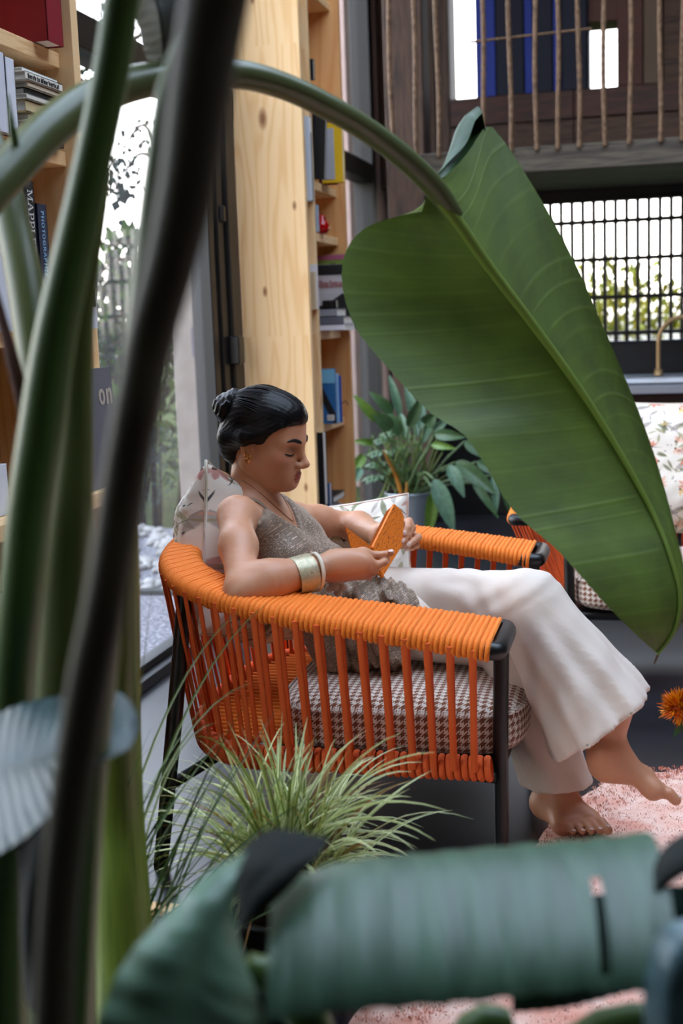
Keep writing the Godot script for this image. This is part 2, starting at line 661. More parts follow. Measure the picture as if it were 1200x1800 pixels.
# ---------------------------------------------------------------- the room
func build_room() -> void:
	structure("floor", box_mesh(Vector3(-1.66, -0.2, -7.7), Vector3(3.4, 0, 3.2)), M.concrete)
	# ceiling with a wide rooflight, unseen and added for its light from above
	structure("ceiling", box_mesh(Vector3(-1.66, 4.2, -7.7), Vector3(3.4, 4.4, -4.7)), M.white_wall)
	structure("ceiling_side", box_mesh(Vector3(-1.66, 4.2, -4.7), Vector3(-1.3, 4.4, -0.8)), M.white_wall)
	structure("ceiling_side", box_mesh(Vector3(2.6, 4.2, -4.7), Vector3(3.4, 4.4, -0.8)), M.white_wall)
	structure("ceiling_end", box_mesh(Vector3(-1.66, 4.2, -0.8), Vector3(3.4, 4.4, 3.2)), M.white_wall)
	var sk := put("added_window_2", box_mesh(Vector3(-1.3, 4.28, -4.7), Vector3(2.6, 4.34, -4.64)), M.frame_black)  # added roof window, sized for the light it lets in
	sk.set_meta("kind", "structure")
	for i in 5:
		put("glazing_bar", box_mesh(Vector3(-1.3 + i * 0.96, 4.26, -4.7), Vector3(-1.24 + i * 0.96, 4.34, -0.8)), M.frame_black, sk)
	for i in 4:
		put("pane", box_mesh(Vector3(-1.24 + i * 0.96, 4.29, -4.64), Vector3(-0.34 + i * 0.96, 4.297, -0.8), 0.001), M.glass, sk)
	structure("wall_right", box_mesh(Vector3(3.2, 0, -7.7), Vector3(3.4, 4.2, 3.2)), M.plank)
	structure("wall_front", box_mesh(Vector3(-1.66, 0, 3.0), Vector3(3.2, 4.2, 3.2)), M.plank)
	structure("wall_left", box_mesh(Vector3(-1.66, 0, -0.55), Vector3(-1.5, 4.2, 3.0)), M.white_wall)

	# the glass wall on the left: frame members, transom, panes
	var w := put("window_1", box_mesh(Vector3(-1.62, 0, -7.12), Vector3(-1.50, 0.035, -0.55)), M.frame_black)
	w.set_meta("kind", "structure")
	w.set_meta("label", "tall black framed glass wall along the left side of the room")
	put("track", box_mesh(Vector3(-1.585, 0.035, -4.56), Vector3(-1.535, 0.06, -0.55)), M.frame_black, w)
	put("transom", box_mesh(Vector3(-1.615, 1.862, -7.12), Vector3(-1.505, 1.962, -0.55), 0.006), M.frame_black, w)
	put("head_rail", box_mesh(Vector3(-1.62, 4.1, -7.12), Vector3(-1.50, 4.2, -0.55)), M.frame_black, w)
	var stiles := [[-4.30, -4.36, -1.60, -1.52], [-4.36, -4.375, -1.57, -1.545], [-4.375, -4.44, -1.605, -1.51], [-4.44, -4.455, -1.57, -1.55], [-4.455, -4.56, -1.61, -1.495], [-7.03, -7.12, -1.61, -1.50], [-0.55, -0.63, -1.60, -1.52]]
	for s in stiles:
		put("stile", box_mesh(Vector3(s[2], 0.03, minf(s[0], s[1])), Vector3(s[3], 4.15, maxf(s[0], s[1])), 0.004), M.frame_black, w)
	put("lock_plate", box_mesh(Vector3(-1.51, 0.955, -4.50), Vector3(-1.470, 1.06, -4.43), 0.006), M.steel_black, w)
	put("latch", box_mesh(Vector3(-1.53, 1.47, -4.43), Vector3(-1.495, 1.53, -4.40), 0.006), M.steel_black, w)
	for s in [[-4.36, -0.6], [-7.07, -4.5]]:
		for y in [[0.03, 1.87], [1.955, 4.12]]:
			put("pane", box_mesh(Vector3(-1.563, y[0], s[0]), Vector3(-1.557, y[1], s[1]), 0.001), M.glass, w)
	structure("trim_1", box_mesh(Vector3(-1.66, 0, -7.60), Vector3(-1.545, 4.2, -7.14), 0.006), M.post_wood, "pale pinkish wooden post at the far end of the glass wall")
	structure("trim_2", box_mesh(Vector3(-1.66, 0, -7.7), Vector3(-1.63, 4.2, -7.12)), M.plank_up)

	# the outside wall that returns beside the glass, seen through it
	structure("wall_outside", box_mesh(Vector3(-1.90, -0.2, -5.15), Vector3(-1.77, 5.0, -4.86), 0.006), M.plaster, "pale grey plaster pier outside the glass wall")
	structure("painted_shade_3", box_mesh(Vector3(-1.77, -0.2, -5.15), Vector3(-1.665, 5.0, -4.9), 0.006), M.lilac, "dark lilac strip that paints the shade on the plaster pier beside the frame")  # the shadow on the pier, built as a solid lilac strip
	var far_wall := structure("wall_outside_far", box_mesh(Vector3(-3.1, -0.2, -9.8), Vector3(-1.75, 5.0, -9.6)), M.lilac, "dusky lilac wall outside the glass, its pale stripes painting the reflections")
	for i in 5:  # alternating pale boards paint the upright reflections in the glass
		put("board", box_mesh(Vector3(-3.1 + i * 0.27, -0.2, -9.6), Vector3(-2.85 + i * 0.27, 5.0, -9.575 + 0.01 * (i % 2)), 0.006), M.post_wood if i % 2 else M.lilac, far_wall)
	put("shade_step", box_mesh(Vector3(-1.812, 0.98, -4.87), Vector3(-1.765, 1.10, -4.85), 0.004), M.lilac, get_node("painted_shade_3"))  # the step in that shadow, built as a small lilac block


# ---------------------------------------------------------------- outside
func build_garden() -> void:
	structure("ground", box_mesh(Vector3(-40, -0.4, -40), Vector3(40, -0.205, 40)), M.lawn)
	var path_ := structure("path", box_mesh(Vector3(-3.6, -0.3, -4.85), Vector3(-1.66, -0.02, 3.4)), M.gravel, "grey gravel strip outside the glass wall")
	put("edging", box_mesh(Vector3(-3.6, -0.3, -4.9), Vector3(-1.95, 0.0, -4.86)), M.steel_black, path_)
	# a bed of pale stones beyond the gravel
	var bed := structure("stone_bed", box_mesh(Vector3(-4.2, -0.3, -6.6), Vector3(-1.94, -0.03, -4.9)), M.gravel, "bed of pale stones behind the gravel strip")
	var r := RandomNumberGenerator.new()
	r.seed = 21
	var shapes := []
	for k in 6:
		shapes.append(pebble(r))
	for i in 290:
		var o := put("stone", shapes[i % 6], M.stone, bed)
		var big := r.randf_range(0.28, 0.75)
		o.position = Vector3(r.randf_range(-3.0, -1.95), -0.02, r.randf_range(-6.5, -4.95))
		o.basis = Basis.from_euler(Vector3(r.randf_range(-0.3, 0.3), r.randf() * TAU, r.randf_range(-0.3, 0.3))).scaled(Vector3.ONE * big)
	# shrubs and grasses behind the stones
	shrub("lavender_bush", "pale silvery blue bush low in front of the garden shrubs", "bush", Vector3(-2.846, 0, -6.85), Vector3(0.34, 0.50, 0.2), Color(0.50, 0.58, 0.58), 900, 0.035, 0.35, 3, 0.5)
	shrub("meadow_grass", "low pale green grassy clump behind the white stones", "grass clump", Vector3(-3.9, 0, -6.9), Vector3(0.75, 0.30, 0.35), Color(0.46, 0.52, 0.30), 1300, 0.05, 0.12, 4, 0.4)
	shrub("leafy_shrub", "fresh green broad leaved shrub directly behind the silvery blue bush", "shrub", Vector3(-3.081, 0, -7.42), Vector3(0.42, 1.62, 0.28), Color(0.62, 0.86, 0.30), 800, 0.12, 0.5, 13, 0.36)
	shrub("tall_grass", "tall feathery grass clump standing behind the silvery bush", "grass clump", Vector3(-3.9, 0, -8.1), Vector3(0.7, 0.95, 0.4), Color(0.42, 0.47, 0.30), 1100, 0.16, 0.10, 5)
	shrub("green_shrub", "dark green broad leaved shrub beside the plaster pier", "shrub", Vector3(-4.0, 0, -8.9), Vector3(0.9, 1.55, 0.55), Color(0.20, 0.29, 0.11), 900, 0.11, 0.55, 6)
	shrub("green_shrub", "mid green shrub to the left of the pier beyond the bookcase post", "shrub", Vector3(-6.4, 0, -8.6), Vector3(1.1, 1.35, 0.8), Color(0.33, 0.43, 0.20), 1000, 0.13, 0.3, 7)
	tree("garden_tree", "leafy tree hanging over the garden with open branches against the sky", Vector3(-5.0, 0, -7.4), 2.9, 8)
	tree("garden_tree", "smaller tree low behind the bookcase post", Vector3(-7.2, 0, -10.5), 2.2, 9)
	var t := thing("birch", "slender tree whose leafy branches hang against the bright sky in the left window", "tree", Vector3(Vector3(Vector3(-2.6157, 1.3426, -6.9000)).x, 0, -6.9))
	var r3 := RandomNumberGenerator.new()
	r3.seed = 71
	var tb := MB.new()
	tb.tube([Vector3(0, -0.25, 0), Vector3(0.02, 1.2, 0), Vector3(-0.02, 3.2, 0)], [0.05, 0.04, 0.02], 8)
	put("trunk", tb.mesh(), M.bark, t)
	var bm := MB.new()
	var lm := MB.new()
	for e in [[Vector3(-2.601, 1.599, -6.900), Vector3(-2.764, 2.215, -6.900), Vector3(-2.934, 2.120, -6.900), Vector3(-3.125, 1.915, -6.900)], [Vector3(-2.655, 1.445, -7.020), Vector3(-2.913, 1.604, -7.020), Vector3(-3.111, 1.598, -7.020), Vector3(-3.323, 1.708, -7.020)], [Vector3(-2.718, 1.150, -7.140), Vector3(-2.993, 1.430, -7.140), Vector3(-3.144, 1.369, -7.140), Vector3(-3.335, 1.309, -7.140)], [Vector3(-2.635, 1.018, -6.900), Vector3(-2.870, 1.206, -6.900), Vector3(-3.052, 1.164, -6.900), Vector3(-3.276, 1.072, -6.900)], [Vector3(-2.629, 1.897, -7.020), Vector3(-2.728, 2.569, -7.020), Vector3(-2.966, 2.682, -7.020), Vector3(-3.189, 2.542, -7.020)], [Vector3(-2.734, 0.880, -7.140), Vector3(-2.964, 1.023, -7.140), Vector3(-3.112, 1.028, -7.140), Vector3(-3.303, 0.965, -7.140)], [Vector3(-2.616, 1.343, -6.900), Vector3(-2.922, 1.502, -6.900), Vector3(-3.085, 1.460, -6.900), Vector3(-3.218, 1.368, -6.900)], [Vector3(-2.820, 2.763, -7.020), Vector3(-3.038, 2.657, -7.020), Vector3(-3.203, 2.352, -7.020), Vector3(-3.250, 2.194, -7.020)], [Vector3(-2.668, 2.008, -7.140), Vector3(-2.911, 2.121, -7.140), Vector3(-3.026, 2.030, -7.140), Vector3(-3.137, 2.004, -7.140)]]:
		var pts := []
		for p in e:
			pts.append(Vector3(p) - t.position)
		pts = path(pts, 6)
		var rad := []
		for i in pts.size():
			rad.append(lerpf(0.014, 0.003, float(i) / pts.size()))
		bm.tube(pts, rad, 6)
		for i in 58:
			var c := along(pts, r3.randf_range(0.25, 1.0)) + Vector3(r3.randfn(), r3.randfn(), r3.randfn()) * 0.05
			var s := r3.randf_range(0.7, 1.3)
			lm.col = Color(0.10 * s, 0.155 * s, 0.125 * s)
			leaflet(lm, c, Vector3(r3.randfn(), r3.randfn() - 0.5, r3.randfn()).normalized(), Vector3(r3.randfn(), r3.randfn(), r3.randfn()).normalized(), r3.randf_range(0.035, 0.06), 0.8)
	put("branches", bm.mesh(), M.bark, t)
	put("foliage", lm.mesh(), M.gardenleaf, t).set_meta("kind", "stuff")
	# hedges and autumn trees behind the grille
	shrub("autumn_hedge", "yellow green hedge seen through the dark grille", "hedge", Vector3(-0.45, 0, -12.5), Vector3(0.95, 1.5, 0.8), Color(0.98, 0.94, 0.42), 1100, 0.13, 0.4, 10, 0.5)
	shrub("autumn_hedge", "golden hedge with red leaves seen through the grille at the right", "hedge", Vector3(1.6, 0, -12.8), Vector3(1.0, 1.45, 0.8), Color(1.0, 0.74, 0.30), 1100, 0.13, 0.4, 11, 0.5)
	shrub("slender_tree", "pale leafy tree at the left end of the grille", "tree", Vector3(-2.4, 0.0, -13.2), Vector3(0.85, 2.3, 0.8), Color(0.95, 0.92, 0.55), 900, 0.13, 0.4, 12, 0.5)


func pebble(r: RandomNumberGenerator) -> ArrayMesh:
	var b := MB.new()
	b.ball(Vector3.ZERO, Vector3(0.07, 0.04, 0.055) * r.randf_range(0.8, 1.1), Basis.IDENTITY, 5, 8)
	for i in b.v.size():
		var q := b.v[i]
		b.v[i] = q * (1.0 + 0.14 * sin(q.x * 90.0 + r.seed % 7) + 0.12 * cos(q.z * 80.0 + q.y * 50.0))
	return b.mesh()


func leaflet(b: MB, at: Vector3, dir: Vector3, up: Vector3, len: float, wide: float) -> void:
	var side := dir.cross(up).normalized() * len * wide * 0.5
	var nn := side.cross(dir).normalized()
	var a := b.vert(at, nn)
	var c1 := b.vert(at + dir * len * 0.5 + side + nn * len * 0.06, nn)
	var c2 := b.vert(at + dir * len * 0.5 - side + nn * len * 0.06, nn)
	var e := b.vert(at + dir * len - nn * len * 0.1, nn)
	b.tri(a, c1, e)
	b.tri(a, e, c2)


# foliage that fills a rounded body, on a few stems
func shrub(called: String, label: String, cat: String, at: Vector3, size: Vector3, col: Color, count: int, len: float, wide: float, seed_: int, tone := 0.17) -> void:
	var r := RandomNumberGenerator.new()
	r.seed = seed_
	var t := thing(called, label, cat, at)
	var st := MB.new()
	for k in 7:
		var p := Vector3(r.randf_range(-0.3, 0.3) * size.x, -0.2, r.randf_range(-0.3, 0.3) * size.z)
		var q := Vector3(p.x * 2.2, size.y * r.randf_range(0.7, 1.0), p.z * 2.2)
		st.tube([p, p.lerp(q, 0.5) + Vector3(0.03, 0, 0.02), q], [0.014, 0.009, 0.004], 6)
	put("stem", st.mesh(), M.soil, t)
	var b := MB.new()
	for i in count:
		var u := Vector3(r.randfn(), r.randfn(), r.randfn()).normalized() * pow(r.randf(), 0.4)
		u.y = absf(u.y) if r.randf() < 0.5 else u.y
		var p := Vector3(u.x * size.x, size.y * 0.55 + u.y * size.y * 0.5, u.z * size.z)
		var d := (Vector3(u.x, 0.6 + u.y, u.z) + Vector3(r.randfn(), r.randfn(), r.randfn()) * 0.6).normalized()
		var k := r.randf_range(0.7, 1.25)
		b.col = Color(col.r * k * r.randf_range(0.92, 1.1), col.g * k, col.b * k) * tone
		leaflet(b, p, d, Vector3(r.randfn(), r.randfn(), r.randfn()).normalized(), len * r.randf_range(0.6, 1.3), wide)
	var f := put("foliage", b.mesh(), M.gardenleaf, t)
	f.set_meta("kind", "stuff")


func tree(called: String, label: String, at: Vector3, tall: float, seed_: int) -> void:
	var r := RandomNumberGenerator.new()
	r.seed = seed_
	var t := thing(called, label, "tree", at)
	var tr := MB.new()
	tr.tube([Vector3(0, -0.25, 0), Vector3(0.05, tall * 0.4, 0), Vector3(-0.05, tall * 0.8, 0.05)], [0.09, 0.06, 0.03], 8)
	put("trunk", tr.mesh(), M.bark, t)
	var br := MB.new()
	var b := MB.new()
	for k in 26:
		var a := r.randf() * TAU
		var h := tall * r.randf_range(0.35, 0.85)
		var p := Vector3(0, h, 0)
		var q := p + Vector3(cos(a), r.randf_range(0.1, 0.9), sin(a)) * r.randf_range(0.7, 1.5) * tall * 0.36
		var m := p.lerp(q, 0.5) + Vector3(0, 0.12, 0)
		var pts := path([p, m, q, q + (q - m) * 0.35 + Vector3(0, -0.08, 0)], 5)
		var rad := []
		for i in pts.size():
			rad.append(lerpf(0.018, 0.003, float(i) / pts.size()))
		br.tube(pts, rad, 5)
		for i in 80:
			var w := r.randf_range(0.3, 1.0)
			var c := along(pts, w) + Vector3(r.randfn(), r.randfn(), r.randfn()) * 0.055
			var d := Vector3(r.randfn(), r.randfn() - 0.4, r.randfn()).normalized()
			var s := r.randf_range(0.75, 1.25)
			b.col = Color(0.09 * s, 0.14 * s, 0.11 * s)
			leaflet(b, c, d, Vector3(r.randfn(), r.randfn(), r.randfn()).normalized(), r.randf_range(0.06, 0.10), 0.75)
	put("branches", br.mesh(), M.bark, t)
	put("foliage", b.mesh(), M.gardenleaf, t).set_meta("kind", "stuff")


# ---------------------------------------------------------------- mezzanine, kitchen, back wall
func build_mezzanine_and_kitchen() -> void:
	structure("mezzanine", box_mesh(Vector3(-1.06, 1.745, -7.38), Vector3(3.2, 1.86, -5.97), 0.006), M.beam, "grey brown timber edge of the mezzanine floor")
	var post := structure("trim_4", box_mesh(Vector3(-1.34, 0, -6.82), Vector3(-1.135, 4.2, -6.62), 0.008), M.plank_up, "dark weathered timber post in the far corner")
	post.set_meta("kind", "structure")
	# upper back wall, board by board
	var wb := structure("wall_back", box_mesh(Vector3(-1.54, 1.86, -7.7), Vector3(-1.12, 4.2, -7.44)), M.plank_up, "dark plank wall behind the mezzanine railing")
	put("backing", box_mesh(Vector3(-1.66, 0.0, -7.7), Vector3(-1.12, 1.86, -7.58)), M.plank_up, wb)
	for s in [[0.07, 4.2]]:
		put("backing", box_mesh(Vector3(s[0], 1.86, -7.7), Vector3(3.2, s[1], -7.44)), M.plank, wb)
	put("backing", box_mesh(Vector3(-1.12, 1.86, -7.7), Vector3(0.07, 2.335, -7.44)), M.plank, wb)
	put("backing", box_mesh(Vector3(-0.97, 2.335, -7.7), Vector3(-0.335, 4.2, -7.46)), M.blue_dark, wb)
	put("backing", box_mesh(Vector3(-0.335, 2.70, -7.7), Vector3(0.07, 4.2, -7.46)), M.redbrown, wb)
	put("backing", box_mesh(Vector3(-0.18, 2.335, -7.7), Vector3(0.07, 2.70, -7.46)), M.redbrown, wb)
	put("backing", box_mesh(Vector3(-1.12, 3.3, -7.7), Vector3(-0.97, 4.2, -7.46)), M.plank_up, wb)
	var y := 1.865
	for k in 3:
		var h: float = [0.14, 0.165, 0.155][k]
		var x := -1.12
		for seg in [[-1.12, -0.42], [-0.415, 0.62], [0.625, 1.9], [1.905, 3.19]]:
			put("plank", box_mesh(Vector3(seg[0], y, -7.44), Vector3(seg[1], y + h, -7.415 + 0.004 * ((k * 3 + int(seg[0] * 7)) % 3)), 0.006), M.plank_red if k != 1 else M.plank, wb)
		y += h + 0.006
	for k in 5:
		var x := -1.53 + k * 0.082
		put("plank", box_mesh(Vector3(x, 1.86, -7.44), Vector3(x + 0.078, 4.18, -7.425 + 0.006 * (k % 2)), 0.004), M.plank_up, wb)
	# blue panels, upright
	var bx := -0.965
	var k2 := 0
	for wdt in [0.115, 0.16, 0.05, 0.11, 0.05, 0.14]:
		put("panel", box_mesh(Vector3(bx, 2.34, -7.46), Vector3(bx + wdt - 0.006, 4.15, -7.44 + 0.004 * (k2 % 2)), 0.004), M.blue if k2 in [0, 2, 4] else M.blue_dark, wb)
		bx += wdt
		k2 += 1
	put("panel", box_mesh(Vector3(-0.175, 2.34, -7.46), Vector3(-0.04, 4.15, -7.43), 0.004), M.redbrown, wb)
	put("panel", box_mesh(Vector3(-0.034, 2.34, -7.46), Vector3(0.06, 4.15, -7.425), 0.004), M.tan, wb)
	var dish := thing("pendant_lamp", "dark round pendant lamp shade high behind the railing bars", "lamp", Vector3(-0.10, 2.70, -6.9))
	var pl := MB.new()
	pl.lathe([Vector2(0.0, 0.10), Vector2(0.02, 0.10), Vector2(0.05, 0.085), Vector2(0.09, 0.04), Vector2(0.10, 0.0), Vector2(0.094, 0.0), Vector2(0.085, 0.035), Vector2(0.02, 0.08), Vector2(0.0, 0.085)])
	put("shade", pl.mesh(), M.steel_black, dish)
	put("cord", tube_mesh([Vector3(0, 0.09, 0), Vector3(0, 1.5, 0)], [0.004, 0.004], 6), M.steel_black, dish)

	# railing of reinforcing bars
	var rail := thing("railing", "rusty reinforcing bar railing along the mezzanine edge", "railing", Vector3(0, 1.84, -5.955))
	for px in [Vector3(-1.1729, 1.8897, -5.9550), Vector3(-1.0576, 1.8460, -5.9550), Vector3(-0.9527, 1.8494, -5.9550), Vector3(-0.7405, 1.8457, -5.9550), Vector3(-0.6201, 1.8480, -5.9550), Vector3(-0.5035, 1.8503, -5.9550), Vector3(-0.4033, 1.8512, -5.9550), Vector3(-0.3116, 1.8525, -5.9550), Vector3(-0.2005, 1.8525, -5.9550), Vector3(-0.0855, 1.8522, -5.9550), Vector3(0.0433, 1.8582, -5.9550), Vector3(0.1389, 1.8566, -5.9550), Vector3(0.24, 1.86, -5.955), Vector3(0.35, 1.86, -5.955)]:
		var b := MB.new()
		var pts := []
		var rad := []
		for i in 120:
			pts.append(Vector3(px.x + 0.004 * sin(i * 0.13 + px.x * 20.0), i * 0.0185, 0))
			rad.append(0.0105 + (0.0014 if i % 2 else 0.0))
		b.tube(pts, rad, 8)
		put("bar", b.mesh(), M.rebar, rail)
	put("cable", tube_mesh([Vector3(-0.7988, 2.3384, -5.9550) - Vector3(0, 1.84, -5.955), Vector3(-0.2529, 2.3503, -5.9550) - Vector3(0, 1.84, -5.955)], [0.006, 0.006], 6), M.rebar, rail)

	# lower back wall with the grille window
	var low := structure("wall_back_low", box_mesh(Vector3(-1.34, 0, -7.1), Vector3(-0.75, 1.86, -6.92)), M.blue_dark, "black wall under the mezzanine")
	low.material_override = M.steel_black
	put("backing", box_mesh(Vector3(-0.75, 0, -7.1), Vector3(3.2, 0.93, -6.92)), M.steel_black, low)
	put("backing", box_mesh(Vector3(1.0, 0.93, -7.1), Vector3(3.2, 1.745, -6.92)), M.steel_black, low)
	put("backing", box_mesh(Vector3(-0.75, 1.69, -7.1), Vector3(1.0, 1.745, -6.92)), M.steel_black, low)
	var g := put("window_4", box_mesh(Vector3(-0.75, 0.925, -6.95), Vector3(1.0, 0.945, -6.88), 0.002), M.steel_black)
	g.set_meta("kind", "structure")
	g.set_meta("label", "black metal grille of upright slots across the kitchen window")
	for yy in [1.685, 1.572, 1.375, 1.175, 0.985]:
		var z0: float = yy - 0.011
		put("crossbar", box_mesh(Vector3(-0.75, z0, -6.945), Vector3(1.0, z0 + 0.022, -6.91), 0.004), M.steel_black, g)
	for i in 31:
		var x := -0.745 + i * 0.0568
		put("slat", box_mesh(Vector3(x - 0.0105, 0.93, -6.94), Vector3(x + 0.0105, 1.70, -6.915), 0.006), M.steel_black, g)
	# counter and cabinets
	var cab := thing("kitchen_cabinet", "dark wooden kitchen base cabinets under the pale steel worktop", "cabinet", Vector3(0, 0, -6.1))
	put("carcass", box_mesh(Vector3(-0.5, 0.08, -0.68), Vector3(1.6, 0.715, -0.02)), M.plank_up, cab)
	put("plinth", box_mesh(Vector3(-0.5, 0.0, -0.6), Vector3(1.6, 0.08, -0.08)), M.steel_black, cab)
	put("rail", box_mesh(Vector3(-0.5, 0.655, -0.02), Vector3(1.6, 0.715, 0.0)), M.plank_red, cab)
	for i in 4:
		put("door", box_mesh(Vector3(-0.49 + i * 0.52, 0.10, -0.02), Vector3(0.02 + i * 0.52, 0.648, 0.0), 0.005), M.plank_up, cab)
	var wt := thing("worktop", "pale brushed steel kitchen worktop below the grille", "worktop", Vector3(0, 0.715, -6.0))
	put("top", box_mesh(Vector3(-0.5, 0.045, -0.80), Vector3(1.6, 0.055, 0.0), 0.002), M.steel, wt)
	put("front_edge", box_mesh(Vector3(-0.5, 0.0, -0.02), Vector3(1.6, 0.04, 0.0), 0.002), M.steel, wt)
	put("sink_slot", box_mesh(Vector3(-0.12, 0.052, -0.52), Vector3(0.5, 0.058, -0.40), 0.002), M.steel_black, wt)
	var bs := thing("splashback", "matt black panel between worktop and grille", "panel", Vector3(0, 0.77, -6.86))
	put("board", box_mesh(Vector3(-0.5, 0, -0.02), Vector3(1.6, 0.165, 0.02)), M.steel_black, bs)
	put("ledge", box_mesh(Vector3(-0.5, 0.165, -0.04), Vector3(1.6, 0.175, 0.03)), plain(Color(0.1, 0.13, 0.2), 0.35), bs)
	var tap := thing("tap", "curved pale brass gooseneck tap in front of the grille", "tap", Vector3(0, 0.77, -6.62))
	var p0 := Vector3(0.0417, 0.9407, -6.6200) - Vector3(0, 0.77, -6.62)
	var arc := [Vector3(p0.x, 0, 0), Vector3(p0.x, p0.y - 0.02, 0)]
	for i in 13:
		var a := PI - PI * i / 12.0
		arc.append(Vector3(p0.x + 0.125 + cos(a) * 0.125, p0.y + sin(a) * 0.12, 0))
	arc.append(arc[-1] + Vector3(0, -0.03, 0))
	var rr := []
	for i in arc.size():
		rr.append(0.011)
	put("spout", tube_mesh(arc, rr, 10), plain(Color(0.62, 0.50, 0.34), 0.4, 0.5), tap)
	var fl := MB.new()
	fl.lathe([Vector2(0, 0.03), Vector2(0.018, 0.03), Vector2(0.022, 0.004), Vector2(0.03, 0.0), Vector2(0, 0)], Transform3D(Basis.IDENTITY, Vector3(p0.x, 0, 0)), 14)
	put("base", fl.mesh(), plain(Color(0.62, 0.50, 0.34), 0.4, 0.5), tap)


# ---------------------------------------------------------------- bookcases
func build_bookcases() -> void:
	var a := thing("bookcase", "tall pale pine bookcase behind the woman, its broad side panel facing us", "bookcase", Vector3(-1.5, 0, -4.58))
	# local: x 0 back .. 0.264 front, z 0 .. -0.66
	put("side_panel", box_mesh(Vector3(0, 0, -0.03), Vector3(0.264, 4.0, 0.0), 0.002), M.pine_up, a)
	put("divider", box_mesh(Vector3(0, 0, -0.142), Vector3(0.264, 4.0, -0.113), 0.002), M.pine_up, a)
	put("side_panel", box_mesh(Vector3(0, 0, -0.657), Vector3(0.264, 4.0, -0.627), 0.002), M.pine_back, a)
	put("back_panel", box_mesh(Vector3(0, 0, -0.63), Vector3(0.012, 4.0, -0.01), 0.002), M.pine_back, a)
	for y in SHELF_B:
		put("shelf", box_mesh(Vector3(0.012, y - 0.033, -0.627), Vector3(0.230, y, -0.142), 0.002), M.pine_flat, a)
	for y in SHELF_N:
		put("shelf", box_mesh(Vector3(0.012, y - 0.024, -0.113), Vector3(0.235, y, -0.03), 0.002), M.pine_flat, a)
	var b := thing("bookcase", "tall pine bookcase at the left edge behind the green stalks", "bookcase", Vector3(-1.5, 0, -2.70))
	put("side_panel", box_mesh(Vector3(0, 0, 0), Vector3(0.264, 4.0, 0.034), 0.002), M.pine_up, b)
	put("side_panel", box_mesh(Vector3(0, 0, 1.0), Vector3(0.264, 4.0, 1.034), 0.002), M.pine_up, b)
	put("back_panel", box_mesh(Vector3(0, 0, 0.01), Vector3(0.012, 4.0, 1.02), 0.002), M.pine_back, b)
	put("ledge", box_mesh(Vector3(0.266, 0.712, -0.02), Vector3(0.318, 0.745, 1.034), 0.002), M.pine_flat, b)
	for y in SHELF_A:
		put("shelf", box_mesh(Vector3(0.012, y - 0.033, 0.034), Vector3(0.230, y, 1.0), 0.002), M.pine_flat, b)


const SHELF_A := [0.06, 0.38, 0.745, 1.104, 1.497, 1.709, 2.1, 2.5, 2.9]
const SHELF_B := [0.05, 0.293, 0.695, 1.064, 1.446, 1.644, 2.01, 2.385, 2.8, 3.2]
const SHELF_N := [0.05, 0.392, 0.769, 1.147, 1.343, 1.551, 1.9, 2.288, 2.7]


# a book: x is its thickness, y its height, z its depth from the spine (at +z)
func book(label: String, size: Vector3, at: Vector3, cover: Color, turn: Basis, group := "", title := "", ink := Color(0.9, 0.9, 0.9), bold := false, tsize := 0.5, soft := 0.55) -> Node3D:
	var t := thing("book", label, "book", at, group)
	t.basis = turn
	var m := plain(cover, soft)
	var c := MB.new()
	var th := minf(0.0025, size.x * 0.2)
	for s in [-1.0, 1.0]:
		c.box(Vector3(th, size.y, size.z), Transform3D(Basis.IDENTITY, Vector3(s * (size.x - th) * 0.5, size.y * 0.5, -size.z * 0.5)), 0.0008)
	c.box(Vector3(size.x, size.y, th), Transform3D(Basis.IDENTITY, Vector3(0, size.y * 0.5, -th * 0.5)), 0.0008)
	put("cover", c.mesh(), m, t)
	put("pages", box_mesh(Vector3(-size.x * 0.5 + th, 0.003, -size.z + 0.003), Vector3(size.x * 0.5 - th, size.y - 0.003, -th), 0.0005), M.paper, t)
	if title:
		var l := letters(title, size.x * tsize, ink, bold)
		l.name = "lettering"
		t.add_child(l, true)
		var w: float = l.mesh.get_aabb().size.x
		l.basis = Basis(Vector3.BACK, -PI / 2)
		l.position = Vector3(-l.mesh.get_aabb().get_center().y, size.y * 0.95, 0.0006)
		if w > size.y * 0.92:
			l.basis = l.basis.scaled(Vector3(1, size.y * 0.92 / w, 1))
	return t


func letters(text: String, tall: float, ink: Color, bold := false, serif := false) -> MeshInstance3D:
	var tm := TextMesh.new()
	var f := SystemFont.new()
	f.font_names = PackedStringArray(["Droid Serif" if serif else "Droid Sans"])
	f.font_weight = 700 if bold else 400
	tm.font = f
	tm.text = text
	tm.font_size = 32
	tm.pixel_size = tall / 32.0 / 0.72
	tm.depth = 0.0006
	tm.curve_step = 2.0
	tm.horizontal_alignment = HORIZONTAL_ALIGNMENT_LEFT
	var o := MeshInstance3D.new()
	o.mesh = tm
	o.material_override = plain(ink, 0.5)
	return o


# ---------------------------------------------------------------- books
const SPINE_OUT := Basis(Vector3(0, 0, -1), Vector3(0, 1, 0), Vector3(1, 0, 0))


# an upright book with its spine to the room, between two points of its spine, on a shelf
func spine_book(label: String, near_: Vector3, far_: Vector3, shelf: float, tall: float, deep: float, cover: Color, group := "", title := "", ink := Color(0.9, 0.9, 0.9), bold := false, tsize := 0.5, lean := 0.0) -> Node3D:
	var th := absf(near_.z - far_.z) - 0.001
	return book(label, Vector3(th, tall, deep), Vector3(near_.x, shelf + absf(lean) * 0.5 * th, (near_.z + far_.z) * 0.5), cover, Basis(Vector3.RIGHT, lean) * SPINE_OUT, group, title, ink, bold, tsize)


